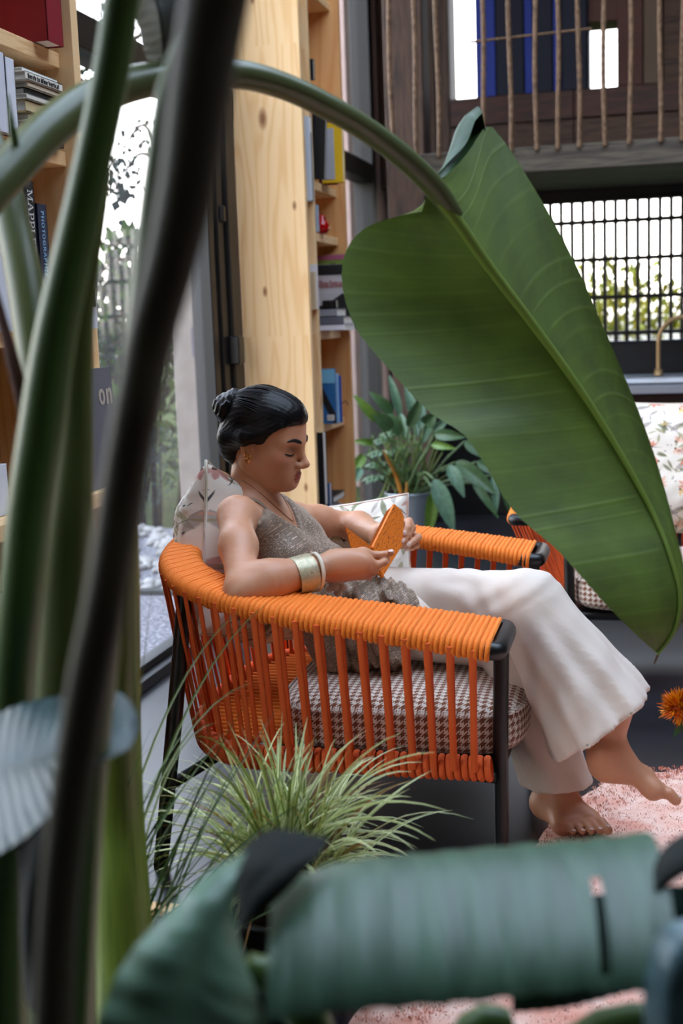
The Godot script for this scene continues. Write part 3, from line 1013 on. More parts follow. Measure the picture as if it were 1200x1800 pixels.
# a closed book lying flat; x across its spine, spine to +z of turn
func flat_book(label: String, size: Vector3, at: Vector3, yaw: float, cover: Color, group := "", title := "", ink := Color(0.1, 0.1, 0.1), spine_front := true) -> Node3D:
	# size: x length of the spine, y thickness, z depth
	var b := Basis(Vector3.UP, yaw) * Basis(Vector3(0, 1, 0), Vector3(-1, 0, 0), Vector3(0, 0, 1))
	if not spine_front:
		b = Basis(Vector3.UP, yaw) * Basis(Vector3(0, 1, 0), Vector3(1, 0, 0), Vector3(0, 0, -1))
	var t := book(label, Vector3(size.y, size.x, size.z), at, cover, b, group, title, ink, true, 0.55)
	return t


func build_books() -> void:
	var up := "books standing in the left bookcase"
	# left bookcase, top down
	spine_book("thick dark red cloth box standing on the top left shelf", Vector3(-1.2350, 1.7215, -2.5452), Vector3(-1.2350, 1.7366, -2.6197), 1.709, 0.30, 0.24, Color(0.50, 0.035, 0.10), up)
	spine_book("white paperback at the left edge of the frame, first of two", Vector3(-1.2500, 1.5602, -2.3224), Vector3(-1.2500, 1.5683, -2.3735), 1.497, 0.155, 0.2, Color(0.80, 0.81, 0.84), up)
	spine_book("white paperback standing left of the flat stack of books", Vector3(-1.2500, 1.5687, -2.3759), Vector3(-1.2500, 1.5747, -2.4144), 1.497, 0.15, 0.2, Color(0.84, 0.85, 0.87), up)
	var stack := [[0.020, Color(0.10, 0.09, 0.13), "Index", 0.17], [0.020, Color(0.84, 0.82, 0.76), "", 0.18], [0.016, Color(0.72, 0.68, 0.60), "", 0.165], [0.024, Color(0.80, 0.73, 0.55), "", 0.175], [0.012, Color(0.82, 0.80, 0.74), "", 0.17], [0.015, Color(0.10, 0.10, 0.10), "", 0.175], [0.012, Color(0.86, 0.82, 0.72), "", 0.165], [0.018, Color(0.88, 0.86, 0.80), "Bereb to Mine Vertical", 0.17], [0.009, Color(0.90, 0.89, 0.86), "", 0.16]]
	var names := ["dark violet book at the bottom of the flat stack in the left bookcase", "cream book second from the bottom of the left flat stack", "grey beige book third from the bottom of the left flat stack", "thick straw coloured book in the middle of the left flat stack", "thin pale book above the straw coloured one in the left stack", "black spined book in the upper half of the left flat stack", "thin cream book just above the black spine in the left stack", "white book with bold black lettering near the top of the left stack", "thin white booklet on top of the flat stack in the left bookcase"]
	var y := 1.497
	var zc: float = (Vector3(Vector3(-1.2600, 1.5131, -2.4502)).z + Vector3(Vector3(-1.2600, 1.5387, -2.6429)).z) * 0.5
	for i in stack.size():
		var s = stack[i]
		flat_book(names[i], Vector3(s[3], s[0] - 0.0006, 0.13), Vector3(-1.252 + 0.006 * sin(i * 2.1), y + (s[0] - 0.0006) * 0.5, zc + 0.01 * cos(i * 1.7) - s[3] * 0.5), PI / 2, s[1], "flat stack of books in the left bookcase", s[2], Color(0.9, 0.25, 0.45) if i == 0 else (Color(0.85, 0.85, 0.8) if i == 5 else Color(0.08, 0.08, 0.08)))
		y += s[0]
	spine_book("white hardback beside the tall black art book", Vector3(-1.2500, 1.2183, -2.2738), Vector3(-1.2500, 1.2199, -2.3311), 1.104, 0.20, 0.2, Color(0.80, 0.82, 0.85), up)
	spine_book("thin black book next to the white hardback", Vector3(-1.2500, 1.2200, -2.3334), Vector3(-1.2500, 1.2204, -2.3499), 1.104, 0.19, 0.2, Color(0.03, 0.03, 0.035), up)
	var mb := spine_book("tall black art book with white serif lettering down its spine", Vector3(-1.2400, 1.3132, -2.4008), Vector3(-1.2400, 1.3157, -2.4409), 1.104, 0.305, 0.23, Color(0.035, 0.04, 0.05), up)
	var ml := letters("MAPPLETHORPE  AL", 0.021, Color(0.80, 0.80, 0.78), false, true)
	ml.name = "lettering"
	mb.add_child(ml)
	ml.basis = Basis(Vector3.BACK, -PI / 2)
	var mbox: AABB = ml.mesh.get_aabb()
	ml.basis = ml.basis.scaled(Vector3(1, 0.275 / mbox.size.x, 1))
	ml.position = Vector3(-mbox.get_center().y, 0.288, 0.0007)
	spine_book("dark blue book to the right of the tall black art book", Vector3(-1.2400, 1.3162, -2.4485), Vector3(-1.2400, 1.3189, -2.4927), 1.104, 0.262, 0.22, Color(0.04, 0.09, 0.20), up, "PHOTOGRAPHIE", Color(0.45, 0.62, 0.75), true, 0.30)
	spine_book("white booklet with a black label jutting out at the end of the shelf", Vector3(-1.2050, 1.1410, -2.5980), Vector3(-1.2050, 1.1409, -2.6367), 1.104, 0.085, 0.2, Color(0.82, 0.83, 0.85), up)
	var lab := get_child(get_child_count() - 1)
	put("label", box_mesh(Vector3(-0.012, 0.048, 0.0), Vector3(0.012, 0.086, 0.0012), 0.0003), M.ink, lab)
	# grey book standing face out lower down
	var g := book("grey book standing face out at the end of the left bookcase", Vector3(0.026, 0.27, 0.30), Vector3(-1.215, 0.745, -2.715), Color(0.30, 0.31, 0.35), Basis(Vector3.BACK, 0.06) * Basis.from_euler(Vector3(0, PI, 0)), up)
	var gl := letters("on", 0.046, Color(0.62, 0.58, 0.52), true)
	gl.name = "lettering"
	g.add_child(gl)
	var gw: float = gl.mesh.get_aabb().size.x
	gl.basis = Basis(Vector3(0, 0, 1), Vector3(0, 1, 0), Vector3(-1, 0, 0))
	gl.position = Vector3(-0.0135, 0.208, -0.014 - gw)
	for i in 5:
		flat_book(["thick white book at the foot of the low stack in the left bookcase", "grey book second in the low stack of the left bookcase", "white book third in the low stack of the left bookcase", "dark grey book fourth in the low stack of the left bookcase", "pale book on top of the low stack of the left bookcase"][i], Vector3(0.22, 0.039, 0.2), Vector3(-1.20 + 0.008 * (i % 2), 0.38 + 0.02 + 0.04 * i, -2.655), PI / 2, [Color(0.8, 0.8, 0.78), Color(0.5, 0.5, 0.5), Color(0.82, 0.8, 0.77), Color(0.25, 0.25, 0.27), Color(0.75, 0.74, 0.7)][i], "low flat stack in the left bookcase")
	spine_book("white box file on a low shelf at the left edge", Vector3(-1.2400, 0.8258, -2.1685), Vector3(-1.2400, 0.8161, -2.2430), 0.745, 0.10, 0.2, Color(0.82, 0.84, 0.87), up)

	# pine bookcase, wide bay, top down; the books show their faces to us
	var bay := "books in the wide bay of the pine bookcase"
	face_book("small black book on a high shelf of the pine bookcase", Vector3(-1.2562, 2.0184, -4.7800), Vector3(-1.2378, 2.0852, -4.7800), 2.01, 0.02, Color(0.03, 0.03, 0.035), bay)
	face_book("tall black book leaning beside the yellow one", Vector3(-1.2628, 1.6409, -4.7800), Vector3(-1.2100, 1.8900, -4.7800), 1.644, 0.02, Color(0.03, 0.032, 0.034), bay, -0.06)
	face_book("dark red book behind the yellow magazine", Vector3(-1.2958, 1.6573, -5.0200), Vector3(-1.2201, 1.9085, -5.0200), 1.644, 0.02, Color(0.42, 0.06, 0.07), bay)
	var yb := face_book("yellow magazine with a grey cover panel in the pine bookcase", Vector3(-1.2647, 1.6267, -4.9500), Vector3(-1.1762, 1.8759, -4.9500), 1.644, 0.03, Color(0.82, 0.66, 0.06), bay)
	var ys: Vector3 = yb.get_meta("size")
	yb.remove_meta("size")
	put("cover_panel", box_mesh(Vector3(0.0005, 0.012, 0.0), Vector3(ys.x * 0.62, ys.y * 0.9, 0.0015), 0.0003), plain(Color(0.62, 0.63, 0.64), 0.5), yb)
	var yl := letters("OC", 0.022, Color(0.12, 0.12, 0.12), false, true)
	yl.name = "lettering"
	yb.add_child(yl)
	yl.scale = Vector3(0.6, 1, 1)
	yl.position = Vector3(0.004, ys.y * 0.68, 0.0017)
	# red ceramic bird and a thin pale book
	face_book("thin pale blue booklet beside the red ceramic bird", Vector3(-1.2582, 1.4408, -4.8000), Vector3(-1.2470, 1.5478, -4.8000), 1.446, 0.012, Color(0.60, 0.68, 0.74), bay)
	var bird := thing("ceramic_bird", "small glossy red ceramic bird on a shelf of the pine bookcase", "ornament", Vector3(Vector3(Vector3(-1.2642, 1.4436, -4.9200)).x, 1.446, -4.92))
	var bb := MB.new()
	bb.lathe([Vector2(0.0, 0.0), Vector2(0.018, 0.0), Vector2(0.028, 0.012), Vector2(0.031, 0.026), Vector2(0.026, 0.044), Vector2(0.017, 0.056), Vector2(0.015, 0.064), Vector2(0.009, 0.073), Vector2(0.0, 0.076)], Transform3D.IDENTITY, 18)
	put("body", bb.mesh(), plain(Color(0.62, 0.03, 0.04), 0.12), bird)
	var bk := MB.new()
	bk.tube([Vector3(0.012, 0.062, 0.004), Vector3(0.022, 0.060, 0.008)], [0.004, 0.0005], 6)
	put("beak", bk.mesh(), M.ink, bird)
	var tl := MB.new()
	tl.tube([Vector3(-0.02, 0.022, 0.0), Vector3(-0.034, 0.034, 0.0), Vector3(-0.042, 0.05, 0.0)], [0.012, 0.008, 0.003], 8, true, 0.5)
	put("tail", tl.mesh(), plain(Color(0.5, 0.02, 0.03), 0.12), bird)
	# magazines and the stack with the big photograph book
	var nv := face_book("green and pink fashion magazine standing behind the photograph book", Vector3(-1.3555, 1.0725, -5.1200), Vector3(-1.2026, 1.3737, -5.1200), 1.064, 0.012, Color(0.48, 0.55, 0.22), bay)
	var ns: Vector3 = nv.get_meta("size")
	nv.remove_meta("size")
	put("cover_band", box_mesh(Vector3(0.0, ns.y * 0.93, 0.0), Vector3(ns.x, ns.y - 0.001, 0.0012), 0.0003), plain(Color(0.62, 0.32, 0.42), 0.5), nv)
	var nl := letters("noello L", 0.034, Color(0.05, 0.06, 0.04), true)
	nl.name = "lettering"
	nv.add_child(nl)
	nl.scale = Vector3(0.85, 1, 1)
	nl.position = Vector3(-0.005, ns.y * 0.83, 0.0014)
	var sb := face_book("large black and white photograph book with red title facing us", Vector3(-1.3299, 1.0725, -5.0600), Vector3(-1.1827, 1.3316, -5.0600), 1.064, 0.03, Color(0.70, 0.68, 0.68), bay)
	var ss: Vector3 = sb.get_meta("size")
	sb.remove_meta("size")
	put("dark_band", box_mesh(Vector3(0.0, ss.y * 0.84, 0.0), Vector3(ss.x, ss.y - 0.001, 0.0012), 0.0003), M.ink, sb)
	var hill := MB.new()
	hill.slab(PackedVector2Array([Vector2(0.0, 0.05), Vector2(ss.x, 0.04), Vector2(ss.x, ss.y * 0.52), Vector2(ss.x * 0.72, ss.y * 0.56), Vector2(ss.x * 0.35, ss.y * 0.43), Vector2(0.0, ss.y * 0.37)]), 0.001, Transform3D(Basis.IDENTITY, Vector3(0, 0, 0.0012)))
	put("cover_photograph", hill.mesh(), plain(Color(0.10, 0.10, 0.105), 0.5), sb)
	for d in [["s Shulman", 0.026, 0.70, Color(0.55, 0.10, 0.12), true]]:
		var sl := letters(d[0], d[1], d[3], d[4], true)
		sl.name = "lettering"
		sb.add_child(sl, true)
		sl.scale = Vector3(0.8, 1, 1)
		sl.position = Vector3(ss.x * 0.86 - sl.mesh.get_aabb().size.x * 0.8, ss.y * d[2], 0.0016)
	var cat := face_book("magazine with blue red and white edge leaning at the bookcase end", Vector3(-1.2895, 1.0696, -5.1700), Vector3(-1.1890, 1.1275, -5.1700), 1.066, 0.02, Color(0.12, 0.14, 0.30), bay)
	cat.remove_meta("size")
	var st := [["white book at the foot of the stack before the photograph book", 0.024, Color(0.80, 0.80, 0.82), 563, 602], ["grey book second in the stack before the photograph book", 0.032, Color(0.32, 0.34, 0.38), 561, 604], ["pale grey book on top of the stack before the photograph book", 0.030, Color(0.50, 0.51, 0.54), 560, 590]]
	var yy := 1.064
	for s in st:
		var a: Vector3 = [Vector3(-1.2691, 1.0914, -4.8400), Vector3(-1.2682, 1.1136, -4.8400), Vector3(-1.2696, 1.1359, -4.8400)][st.find(s)]
		var b: Vector3 = [Vector3(-1.1650, 1.0878, -4.8400), Vector3(-1.1688, 1.1101, -4.8400), Vector3(-1.1956, 1.1331, -4.8400)][st.find(s)]
		flat_book(s[0], Vector3(b.x - a.x, s[1] - 0.001, 0.16), Vector3(b.x, yy + s[1] * 0.5, -4.84), 0.0, s[2], bay)
		yy += s[1]
	var cam_ := thing("small_camera", "small dark camera lying on the book stack in the pine bookcase", "camera", Vector3(Vector3(Vector3(-1.2329, 1.1301, -4.8500)).x, yy, -4.88))
	var cb := MB.new()
	cb.box(Vector3(0.058, 0.034, 0.03), Transform3D(Basis.IDENTITY, Vector3(0, 0.017, 0)), 0.004)
	put("body", cb.mesh(), M.steel_black, cam_)
	put("lens", tube_mesh([Vector3(0.005, 0.017, 0.014), Vector3(0.005, 0.017, 0.032)], [0.013, 0.012], 16), M.frame_black, cam_)
	# blue books
	var bl := face_book("blue book with a black diagonal and barcode on its back cover", Vector3(-1.2783, 0.6980, -4.8600), Vector3(-1.2182, 0.9147, -4.8600), 0.695, 0.014, Color(0.10, 0.35, 0.55), bay)
	var bs: Vector3 = bl.get_meta("size")
	bl.remove_meta("size")
	var dg := MB.new()
	dg.slab(PackedVector2Array([Vector2(0.001, bs.y * 0.72), Vector2(0.001, bs.y * 0.45), Vector2(bs.x * 0.8, 0.004), Vector2(bs.x - 0.001, 0.004), Vector2(bs.x - 0.001, bs.y * 0.18)]), 0.001, Transform3D(Basis.IDENTITY, Vector3(0, 0, 0.0008)))
	put("cover_print", dg.mesh(), plain(Color(0.02, 0.035, 0.05), 0.5), bl)
	put("cover_sky", box_mesh(Vector3(0.001, bs.y * 0.74, 0.0), Vector3(bs.x - 0.001, bs.y * 0.99, 0.0012), 0.0002), plain(Color(0.42, 0.66, 0.76), 0.5), bl)
	var bc := MB.new()
	bc.box_at(Vector3(bs.x * 0.38, 0.014, 0.001), Vector3(bs.x * 0.86, 0.036, 0.002), 0.0001)
	put("barcode_panel", bc.mesh(), M.paper, bl)
	var bars := MB.new()
	for i in 9:
		var x0 := bs.x * 0.42 + i * bs.x * 0.045
		bars.box_at(Vector3(x0, 0.017, 0.002), Vector3(x0 + bs.x * (0.012 + 0.012 * (i % 2)), 0.034, 0.0024), 0.0001)
	put("barcode", bars.mesh(), M.ink, bl)
	face_book("pale blue slim book second of the blue group", Vector3(-1.2696, 0.6990, -4.9000), Vector3(-1.2171, 0.8947, -4.9000), 0.695, 0.012, Color(0.55, 0.70, 0.82), bay).remove_meta("size")
	face_book("bright blue slim book at the right of the blue group", Vector3(-1.2820, 0.7012, -4.9300), Vector3(-1.2131, 0.8840, -4.9300), 0.695, 0.012, Color(0.07, 0.28, 0.60), bay).remove_meta("size")
	put("cable", tube_mesh(path([Vector3(-1.2795, 0.7429, -5.1800), Vector3(-1.2588, 0.7643, -5.1800), Vector3(-1.2421, 0.7478, -5.1700)], 6), [0.002, 0.002, 0.002, 0.002, 0.002, 0.002, 0.002, 0.002, 0.002, 0.002, 0.002, 0.002, 0.002], 5), M.ink, get_node("bookcase"))
	get_node("bookcase/cable").position = -Vector3(-1.5, 0, -4.58)
	# bottom stack
	var bt := [["pale blue white book at the foot of the lowest stack", 0.030, Color(0.74, 0.80, 0.88)], ["white book with a red line in the lowest stack", 0.030, Color(0.86, 0.84, 0.84)], ["cream book third in the lowest stack", 0.022, Color(0.80, 0.77, 0.72)], ["black book with pale edge on top of the lowest stack", 0.030, Color(0.05, 0.04, 0.045)]]
	yy = 0.293
	for i in 4:
		flat_book(bt[i][0], Vector3(0.13 + 0.01 * (i % 2), bt[i][1] - 0.001, 0.20), Vector3(-1.248 + 0.004 * i, yy + bt[i][1] * 0.5, -4.80 - 0.01 * i), 0.12 * (1 - i % 2), bt[i][2], bay)
		yy += bt[i][1]
	face_book("small blue book beside the lowest stack", Vector3(-1.2549, 0.3985, -4.7600), Vector3(-1.2313, 0.4668, -4.7600), 0.34, 0.03, Color(0.10, 0.28, 0.48), bay).remove_meta("size")
	# narrow bay
	var nb := "books in the narrow bay of the pine bookcase"
	face_book("white book with a dark mark standing in the narrow bay", Vector3(-1.2692, 1.5631, -4.6600), Vector3(-1.2315, 1.8577, -4.6600), 1.551, 0.03, Color(0.76, 0.79, 0.82), nb).remove_meta("size")
	face_book("thin dark green book behind the white book of the narrow bay", Vector3(-1.2586, 1.5640, -4.6780), Vector3(-1.2309, 1.8027, -4.6780), 1.551, 0.014, Color(0.03, 0.07, 0.06), nb).remove_meta("size")
	face_book("beige book standing in the narrow bay halfway up", Vector3(-1.2664, 1.1533, -4.6600), Vector3(-1.2318, 1.2881, -4.6600), 1.147, 0.02, Color(0.75, 0.66, 0.52), nb).remove_meta("size")
	face_book("white and black book behind the beige one in the narrow bay", Vector3(-1.2704, 1.1535, -4.6830), Vector3(-1.2299, 1.3184, -4.6830), 1.147, 0.014, Color(0.80, 0.78, 0.78), nb).remove_meta("size")
	face_book("tall navy book low in the narrow bay beside the face of the woman", Vector3(-1.2654, 0.4088, -4.6600), Vector3(-1.2248, 0.6793, -4.6600), 0.392, 0.045, Color(0.025, 0.03, 0.055), nb).remove_meta("size")
	for o in get_children():
		if o.has_meta("size"):
			o.remove_meta("size")


# an upright book that shows its face towards +z: lower left and upper right corners of that face
func face_book(label: String, lo: Vector3, hi: Vector3, shelf: float, thick: float, cover: Color, group: String, lean := 0.0) -> Node3D:
	var s := Vector3(hi.x - lo.x, hi.y - shelf, thick)
	var t := thing("book", label, "book", Vector3(lo.x, shelf, lo.z), group)
	t.rotation.z = lean
	if lean < 0.0:
		t.position.y += 0.0
	t.set_meta("size", s)
	var m := plain(cover, 0.5)
	var c := MB.new()
	var th := minf(0.0025, thick * 0.2)
	c.box_at(Vector3(0, 0, -th), Vector3(s.x, s.y, 0), 0.0006)
	c.box_at(Vector3(0, 0, -thick), Vector3(s.x, s.y, -thick + th), 0.0006)
	c.box_at(Vector3(0, 0, -thick), Vector3(th, s.y, 0), 0.0006)
	put("cover", c.mesh(), m, t)
	put("pages", box_mesh(Vector3(th, 0.003, -thick + th), Vector3(s.x - 0.002, s.y - 0.003, -th), 0.0004), M.paper, t)
	return t


# ---------------------------------------------------------------- rope armchairs
const CHAIR_AT := Vector3(-0.63, 0, -2.73)


# local axes: the chair faces +x; side s = 1 is towards +z
func chair_rails() -> Array:
	var outer := [Vector3(0.343, 0.495, 0.512), Vector3(0.16, 0.520, 0.508), Vector3(-0.02, 0.543, 0.498), Vector3(-0.17, 0.565, 0.470), Vector3(-0.29, 0.585, 0.40), Vector3(-0.365, 0.600, 0.28), Vector3(-0.40, 0.610, 0.14), Vector3(-0.412, 0.613, 0.0)]
	var inner := [Vector3(0.343, 0.497, 0.345), Vector3(0.16, 0.524, 0.366), Vector3(-0.02, 0.547, 0.385), Vector3(-0.15, 0.568, 0.386), Vector3(-0.258, 0.590, 0.342), Vector3(-0.322, 0.604, 0.244), Vector3(-0.352, 0.612, 0.125), Vector3(-0.362, 0.615, 0.0)]
	var low := [Vector3(0.325, 0.228, 0.40), Vector3(0.15, 0.228, 0.40), Vector3(-0.03, 0.228, 0.40), Vector3(-0.17, 0.228, 0.395), Vector3(-0.265, 0.232, 0.345), Vector3(-0.32, 0.237, 0.24), Vector3(-0.34, 0.240, 0.12), Vector3(-0.345, 0.240, 0.0)]
	var out := []
	for half in [outer, inner, low]:
		var whole: Array = half.duplicate()
		for i in range(half.size() - 2, -1, -1):
			whole.append(Vector3(half[i].x, half[i].y, -half[i].z))
		out.append(path(whole, 12))
	# evenly spaced along the outer rail, the others at the same share of their own bends
	var fine: Array = out[0]
	var at := [0.0]
	for i in fine.size() - 1:
		at.append(at[-1] + Vector3(fine[i]).distance_to(fine[i + 1]))
	var res := [[], [], []]
	var j := 0
	for k in 240:
		var w: float = at[-1] * k / 239.0
		while j < fine.size() - 2 and at[j + 1] < w:
			j += 1
		var fr: float = clampf((w - at[j]) / (at[j + 1] - at[j]), 0.0, 1.0)
		for q in 3:
			res[q].append(Vector3(out[q][j]).lerp(out[q][j + 1], fr))
	return res


# one turn of flat cord round a stadium between a and b, w wide along t, r the rail radius
func coil(a: Vector3, b: Vector3, t: Vector3, r: float, w: float, th: float) -> ArrayMesh:
	var m := MB.new()
	var l := (b - a).normalized() if a.distance_to(b) > 0.001 else t.cross(Vector3.UP).normalized()
	var up := l.cross(t).normalized()
	if up.y < 0:
		up = -up
	var ring := []
	for k in 9:
		var w1 := PI * 0.5 + PI * k / 8.0
		ring.append([a, l * cos(w1) + up * sin(w1)])
	for k in 9:
		var w2 := -PI * 0.5 + PI * k / 8.0
		ring.append([b, l * cos(w2) + up * sin(w2)])
	ring.append(ring[0])
	var rows := []
	for q in 6:
		var s := (q / 5.0 - 0.5) * 2.0
		var row := []
		for e in ring:
			row.append(Vector3(e[0]) + Vector3(e[1]) * (r + th * sqrt(maxf(0.0, 1.0 - s * s * 0.96))) + t * (s * w * 0.5))
		rows.append(row)
	m.sheet(rows, false, true, 14.0, 1.0)
	# make the normals look outwards
	for i in m.v.size():
		var e = ring[i % ring.size()]
		if m.n[i].dot(e[1]) < 0:
			m.n[i] = -m.n[i]
	for i in range(0, m.ix.size(), 3):
		var g := (m.v[m.ix[i + 1]] - m.v[m.ix[i]]).cross(m.v[m.ix[i + 2]] - m.v[m.ix[i]])
		if g.dot(m.n[m.ix[i]]) > 0:
			var q := m.ix[i + 1]
			m.ix[i + 1] = m.ix[i + 2]
			m.ix[i + 2] = q
	return m.mesh()


func make_armchair(label: String) -> Node3D:
	var t := thing("rope_armchair", label, "armchair")
	var rails := chair_rails()
	var outer: Array = rails[0]
	var inner: Array = rails[1]
	var low: Array = rails[2]
	var cnt := outer.size()
	# black tube frame
	for side in [0, cnt - 1]:
		var o: Vector3 = outer[side]
		var n: Vector3 = inner[side]
		var s := signf(o.z)
		var f := curve([[o + Vector3(-0.03, 0.002, 0), 0.017], [o + Vector3(0.004, 0.0, 0), 0.0175], [o + Vector3(0.018, -0.001, -0.012 * s), 0.0175], [o.lerp(n, 0.5) + Vector3(0.02, 0, 0), 0.0175], [n + Vector3(0.018, -0.001, 0.012 * s), 0.0175], [n + Vector3(0.004, 0, 0), 0.0175], [n + Vector3(-0.03, 0.002, 0), 0.017]], 5)
		put("arm_cap", tube_mesh(f[0], f[1], 16), M.steel_black, t)
		put("front_leg", tube_mesh([n + Vector3(0.006, 0.0, 0.006 * s), Vector3(n.x + 0.0, 0.25, n.z + 0.003 * s), Vector3(n.x - 0.002, 0.0, n.z)], [0.0155, 0.0155, 0.014], 16), M.steel_black, t)
		put("rear_leg", tube_mesh([Vector3(-0.295, 0.575, 0.365 * s), Vector3(-0.32, 0.3, 0.405 * s), Vector3(-0.352, 0.0, 0.447 * s)], [0.016, 0.0165, 0.015], 16), M.steel_black, t)
		put("stretcher", tube_mesh([Vector3(-0.330, 0.168, 0.415 * s), Vector3(-0.25, 0.2, 0.28 * s), Vector3(-0.22, 0.205, 0.2 * s)], [0.013, 0.013, 0.013], 12), M.steel_black, t)
	put("front_rail", tube_mesh([Vector3(0.335, 0.200, 0.345), Vector3(0.335, 0.200, -0.345)], [0.014, 0.014], 12), M.steel_black, t)
	var seat_frame := MB.new()
	for z in [0.375, 0.12, -0.12, -0.375]:
		seat_frame.tube([Vector3(0.335, 0.200, z), Vector3(-0.27, 0.215, z * 0.8)], [0.011, 0.011], 10)
	put("seat_frame", seat_frame.mesh(), M.steel_black, t)
	# cord coils round the arms and back
	var k := 0.0
	while k < cnt - 1:
		var i := int(k)
		var fr := k - i
		var a := Vector3(outer[i]).lerp(outer[mini(i + 1, cnt - 1)], fr)
		var b := Vector3(inner[i]).lerp(inner[mini(i + 1, cnt - 1)], fr)
		var tg := (Vector3(outer[mini(i + 1, cnt - 1)]) - Vector3(outer[maxi(i - 1, 0)])).normalized()
		var step := 1.14
		var wide := Vector3(outer[0]).distance_to(outer[1]) * step * 0.99
		put("rope_coil", coil(a, b, tg, 0.0165, wide, 0.0046 + 0.0009 * sin(k * 3.7)), M.rope, t)
		k += step
	# coils round the lower rail
	k = 0.0
	while k < cnt - 1:
		var i := int(k)
		var p := Vector3(low[i]).lerp(low[mini(i + 1, cnt - 1)], k - i)
		var tg := (Vector3(low[mini(i + 1, cnt - 1)]) - Vector3(low[maxi(i - 1, 0)])).normalized()
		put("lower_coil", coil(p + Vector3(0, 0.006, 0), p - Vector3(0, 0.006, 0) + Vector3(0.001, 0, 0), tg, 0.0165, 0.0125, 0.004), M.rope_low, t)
		k += 1.75
	# upright cords in pairs
	var count := 50
	for j in count + 1:
		var w := 0.012 + (j / float(count)) * 0.976
		var x := w * (cnt - 1)
		for which in 2:
			var p := along(outer, w)
			var q := along(low, w + (0.0 if which == 0 else 0.003))
			var nx := along(outer, minf(w + 0.01, 1.0)) - along(outer, maxf(w - 0.01, 0.0))
			var away := (along(outer, w) - along(inner, w)).normalized()
			if which == 0:
				p += away * 0.0195 + Vector3(0, 0.002, 0)
				q += away * 0.0195
			else:
				p += -away * 0.0195 + Vector3(0, 0.002, 0) + nx.normalized() * 0.004
				q += -away * 0.0185
			var mid := p.lerp(q, 0.5) + away * 0.002 * sin(j * 2.3)
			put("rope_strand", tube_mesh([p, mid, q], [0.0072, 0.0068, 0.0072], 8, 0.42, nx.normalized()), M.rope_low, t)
	# corded seat deck behind the cushion
	for j in 27:
		var z := -0.325 + j * 0.025
		var back_x := -0.335 + 0.35 * z * z
		put("deck_rope", tube_mesh([Vector3(back_x, 0.243, z), Vector3(-0.22, 0.241, z), Vector3(-0.11, 0.240, z)], [0.0085, 0.0085, 0.0085], 7, 0.6, Vector3.UP), M.rope, t)
	put("seat_base", box_mesh(Vector3(-0.14, 0.192, -0.34), Vector3(0.33, 0.211, 0.34), 0.004), M.steel_black, t)
	# seat cushion
	var c := MB.new()
	var rows := []
	var half := Vector3(0.265, 0.06, 0.345)
	for i in 33:
		var v := -PI * 0.5 + PI * i / 32.0
		var row := []
		for q in 65:
			var u := TAU * q / 64.0
			var e := 0.34
			var sy := signf(sin(v)) * pow(absf(sin(v)), 0.55)
			var cy := pow(maxf(cos(v), 0.0), 0.22)
			var px := signf(cos(u)) * pow(absf(cos(u)), e) * cy
			var pz := signf(sin(u)) * pow(absf(sin(u)), e) * cy
			var crown := 1.0 + 0.10 * (1.0 - px * px) * (1.0 - pz * pz)
			row.append(Vector3(px * half.x, sy * half.y * crown, pz * half.z))
		rows.append(row)
	c.sheet(rows, false, true)
	var cu := put("seat_cushion", c.mesh(), M.hound, t)
	cu.position = Vector3(0.125, 0.275, 0)
	var pp := MB.new()
	var loop := []
	var lr := []
	for q in 65:
		var u := TAU * q / 64.0
		loop.append(Vector3(signf(cos(u)) * pow(absf(cos(u)), 0.34) * half.x * 1.0, 0.036, signf(sin(u)) * pow(absf(sin(u)), 0.34) * half.z * 1.0))
		lr.append(0.003)
	pp.tube(loop, lr, 6, false)
	put("piping", pp.mesh(), M.hound, cu)
	return t


func pillow_mesh(w: float, h: float, thick: float, seed_: int) -> ArrayMesh:
	var b := MB.new()
	var f := FastNoiseLite.new()
	f.seed = seed_
	f.frequency = 2.2
	for s in [1.0, -1.0]:
		var rows := []
		for i in 33:
			var row := []
			for k in 33:
				var u := k / 16.0 - 1.0
				var v := i / 16.0 - 1.0
				var edge := (1.0 - pow(absf(u), 2.6)) * (1.0 - pow(absf(v), 2.6))
				var pinch := 1.0 - 0.07 * (1.0 - u * u) * absf(v) - 0.0
				var pinch2 := 1.0 - 0.07 * (1.0 - v * v) * absf(u)
				var wr := f.get_noise_3d(u, v, s * 2.0) * 0.016 * (1.0 - edge * 0.5) * clampf(edge * 6.0, 0.0, 1.0)
				var cr := 0.004 * sin((u * 9.0 + v * 4.0) * 2.4 + f.get_noise_2d(u * 2.0, v * 2.0) * 6.0) * clampf(absf(u) * 1.6 - 0.5, 0.0, 1.0) * clampf(edge * 5.0, 0.0, 1.0)
				row.append(Vector3(u * w * 0.5 * pinch2, v * h * 0.5 * pinch, s * (thick * 0.5 * pow(edge, 0.55)) + wr + cr * s))
			rows.append(row)
		b.sheet(rows, false, s < 0.0)
	# piping along the seam
	return b.mesh()


func seam(w: float, h: float) -> ArrayMesh:
	var pts := []
	var rad := []
	for i in 65:
		var a := i / 16.0
		var sd := int(a) % 4
		var q := (a - int(a)) * 2.0 - 1.0
		var uv: Vector2 = [Vector2(q, -1), Vector2(1, q), Vector2(-q, 1), Vector2(-1, -q)][sd]
		var pinch := 1.0 - 0.07 * (1.0 - uv.x * uv.x) * absf(uv.y)
		var pinch2 := 1.0 - 0.07 * (1.0 - uv.y * uv.y) * absf(uv.x)
		pts.append(Vector3(uv.x * w * 0.5 * pinch2, uv.y * h * 0.5 * pinch, 0))
		rad.append(0.004)
	return tube_mesh(pts, rad, 6)


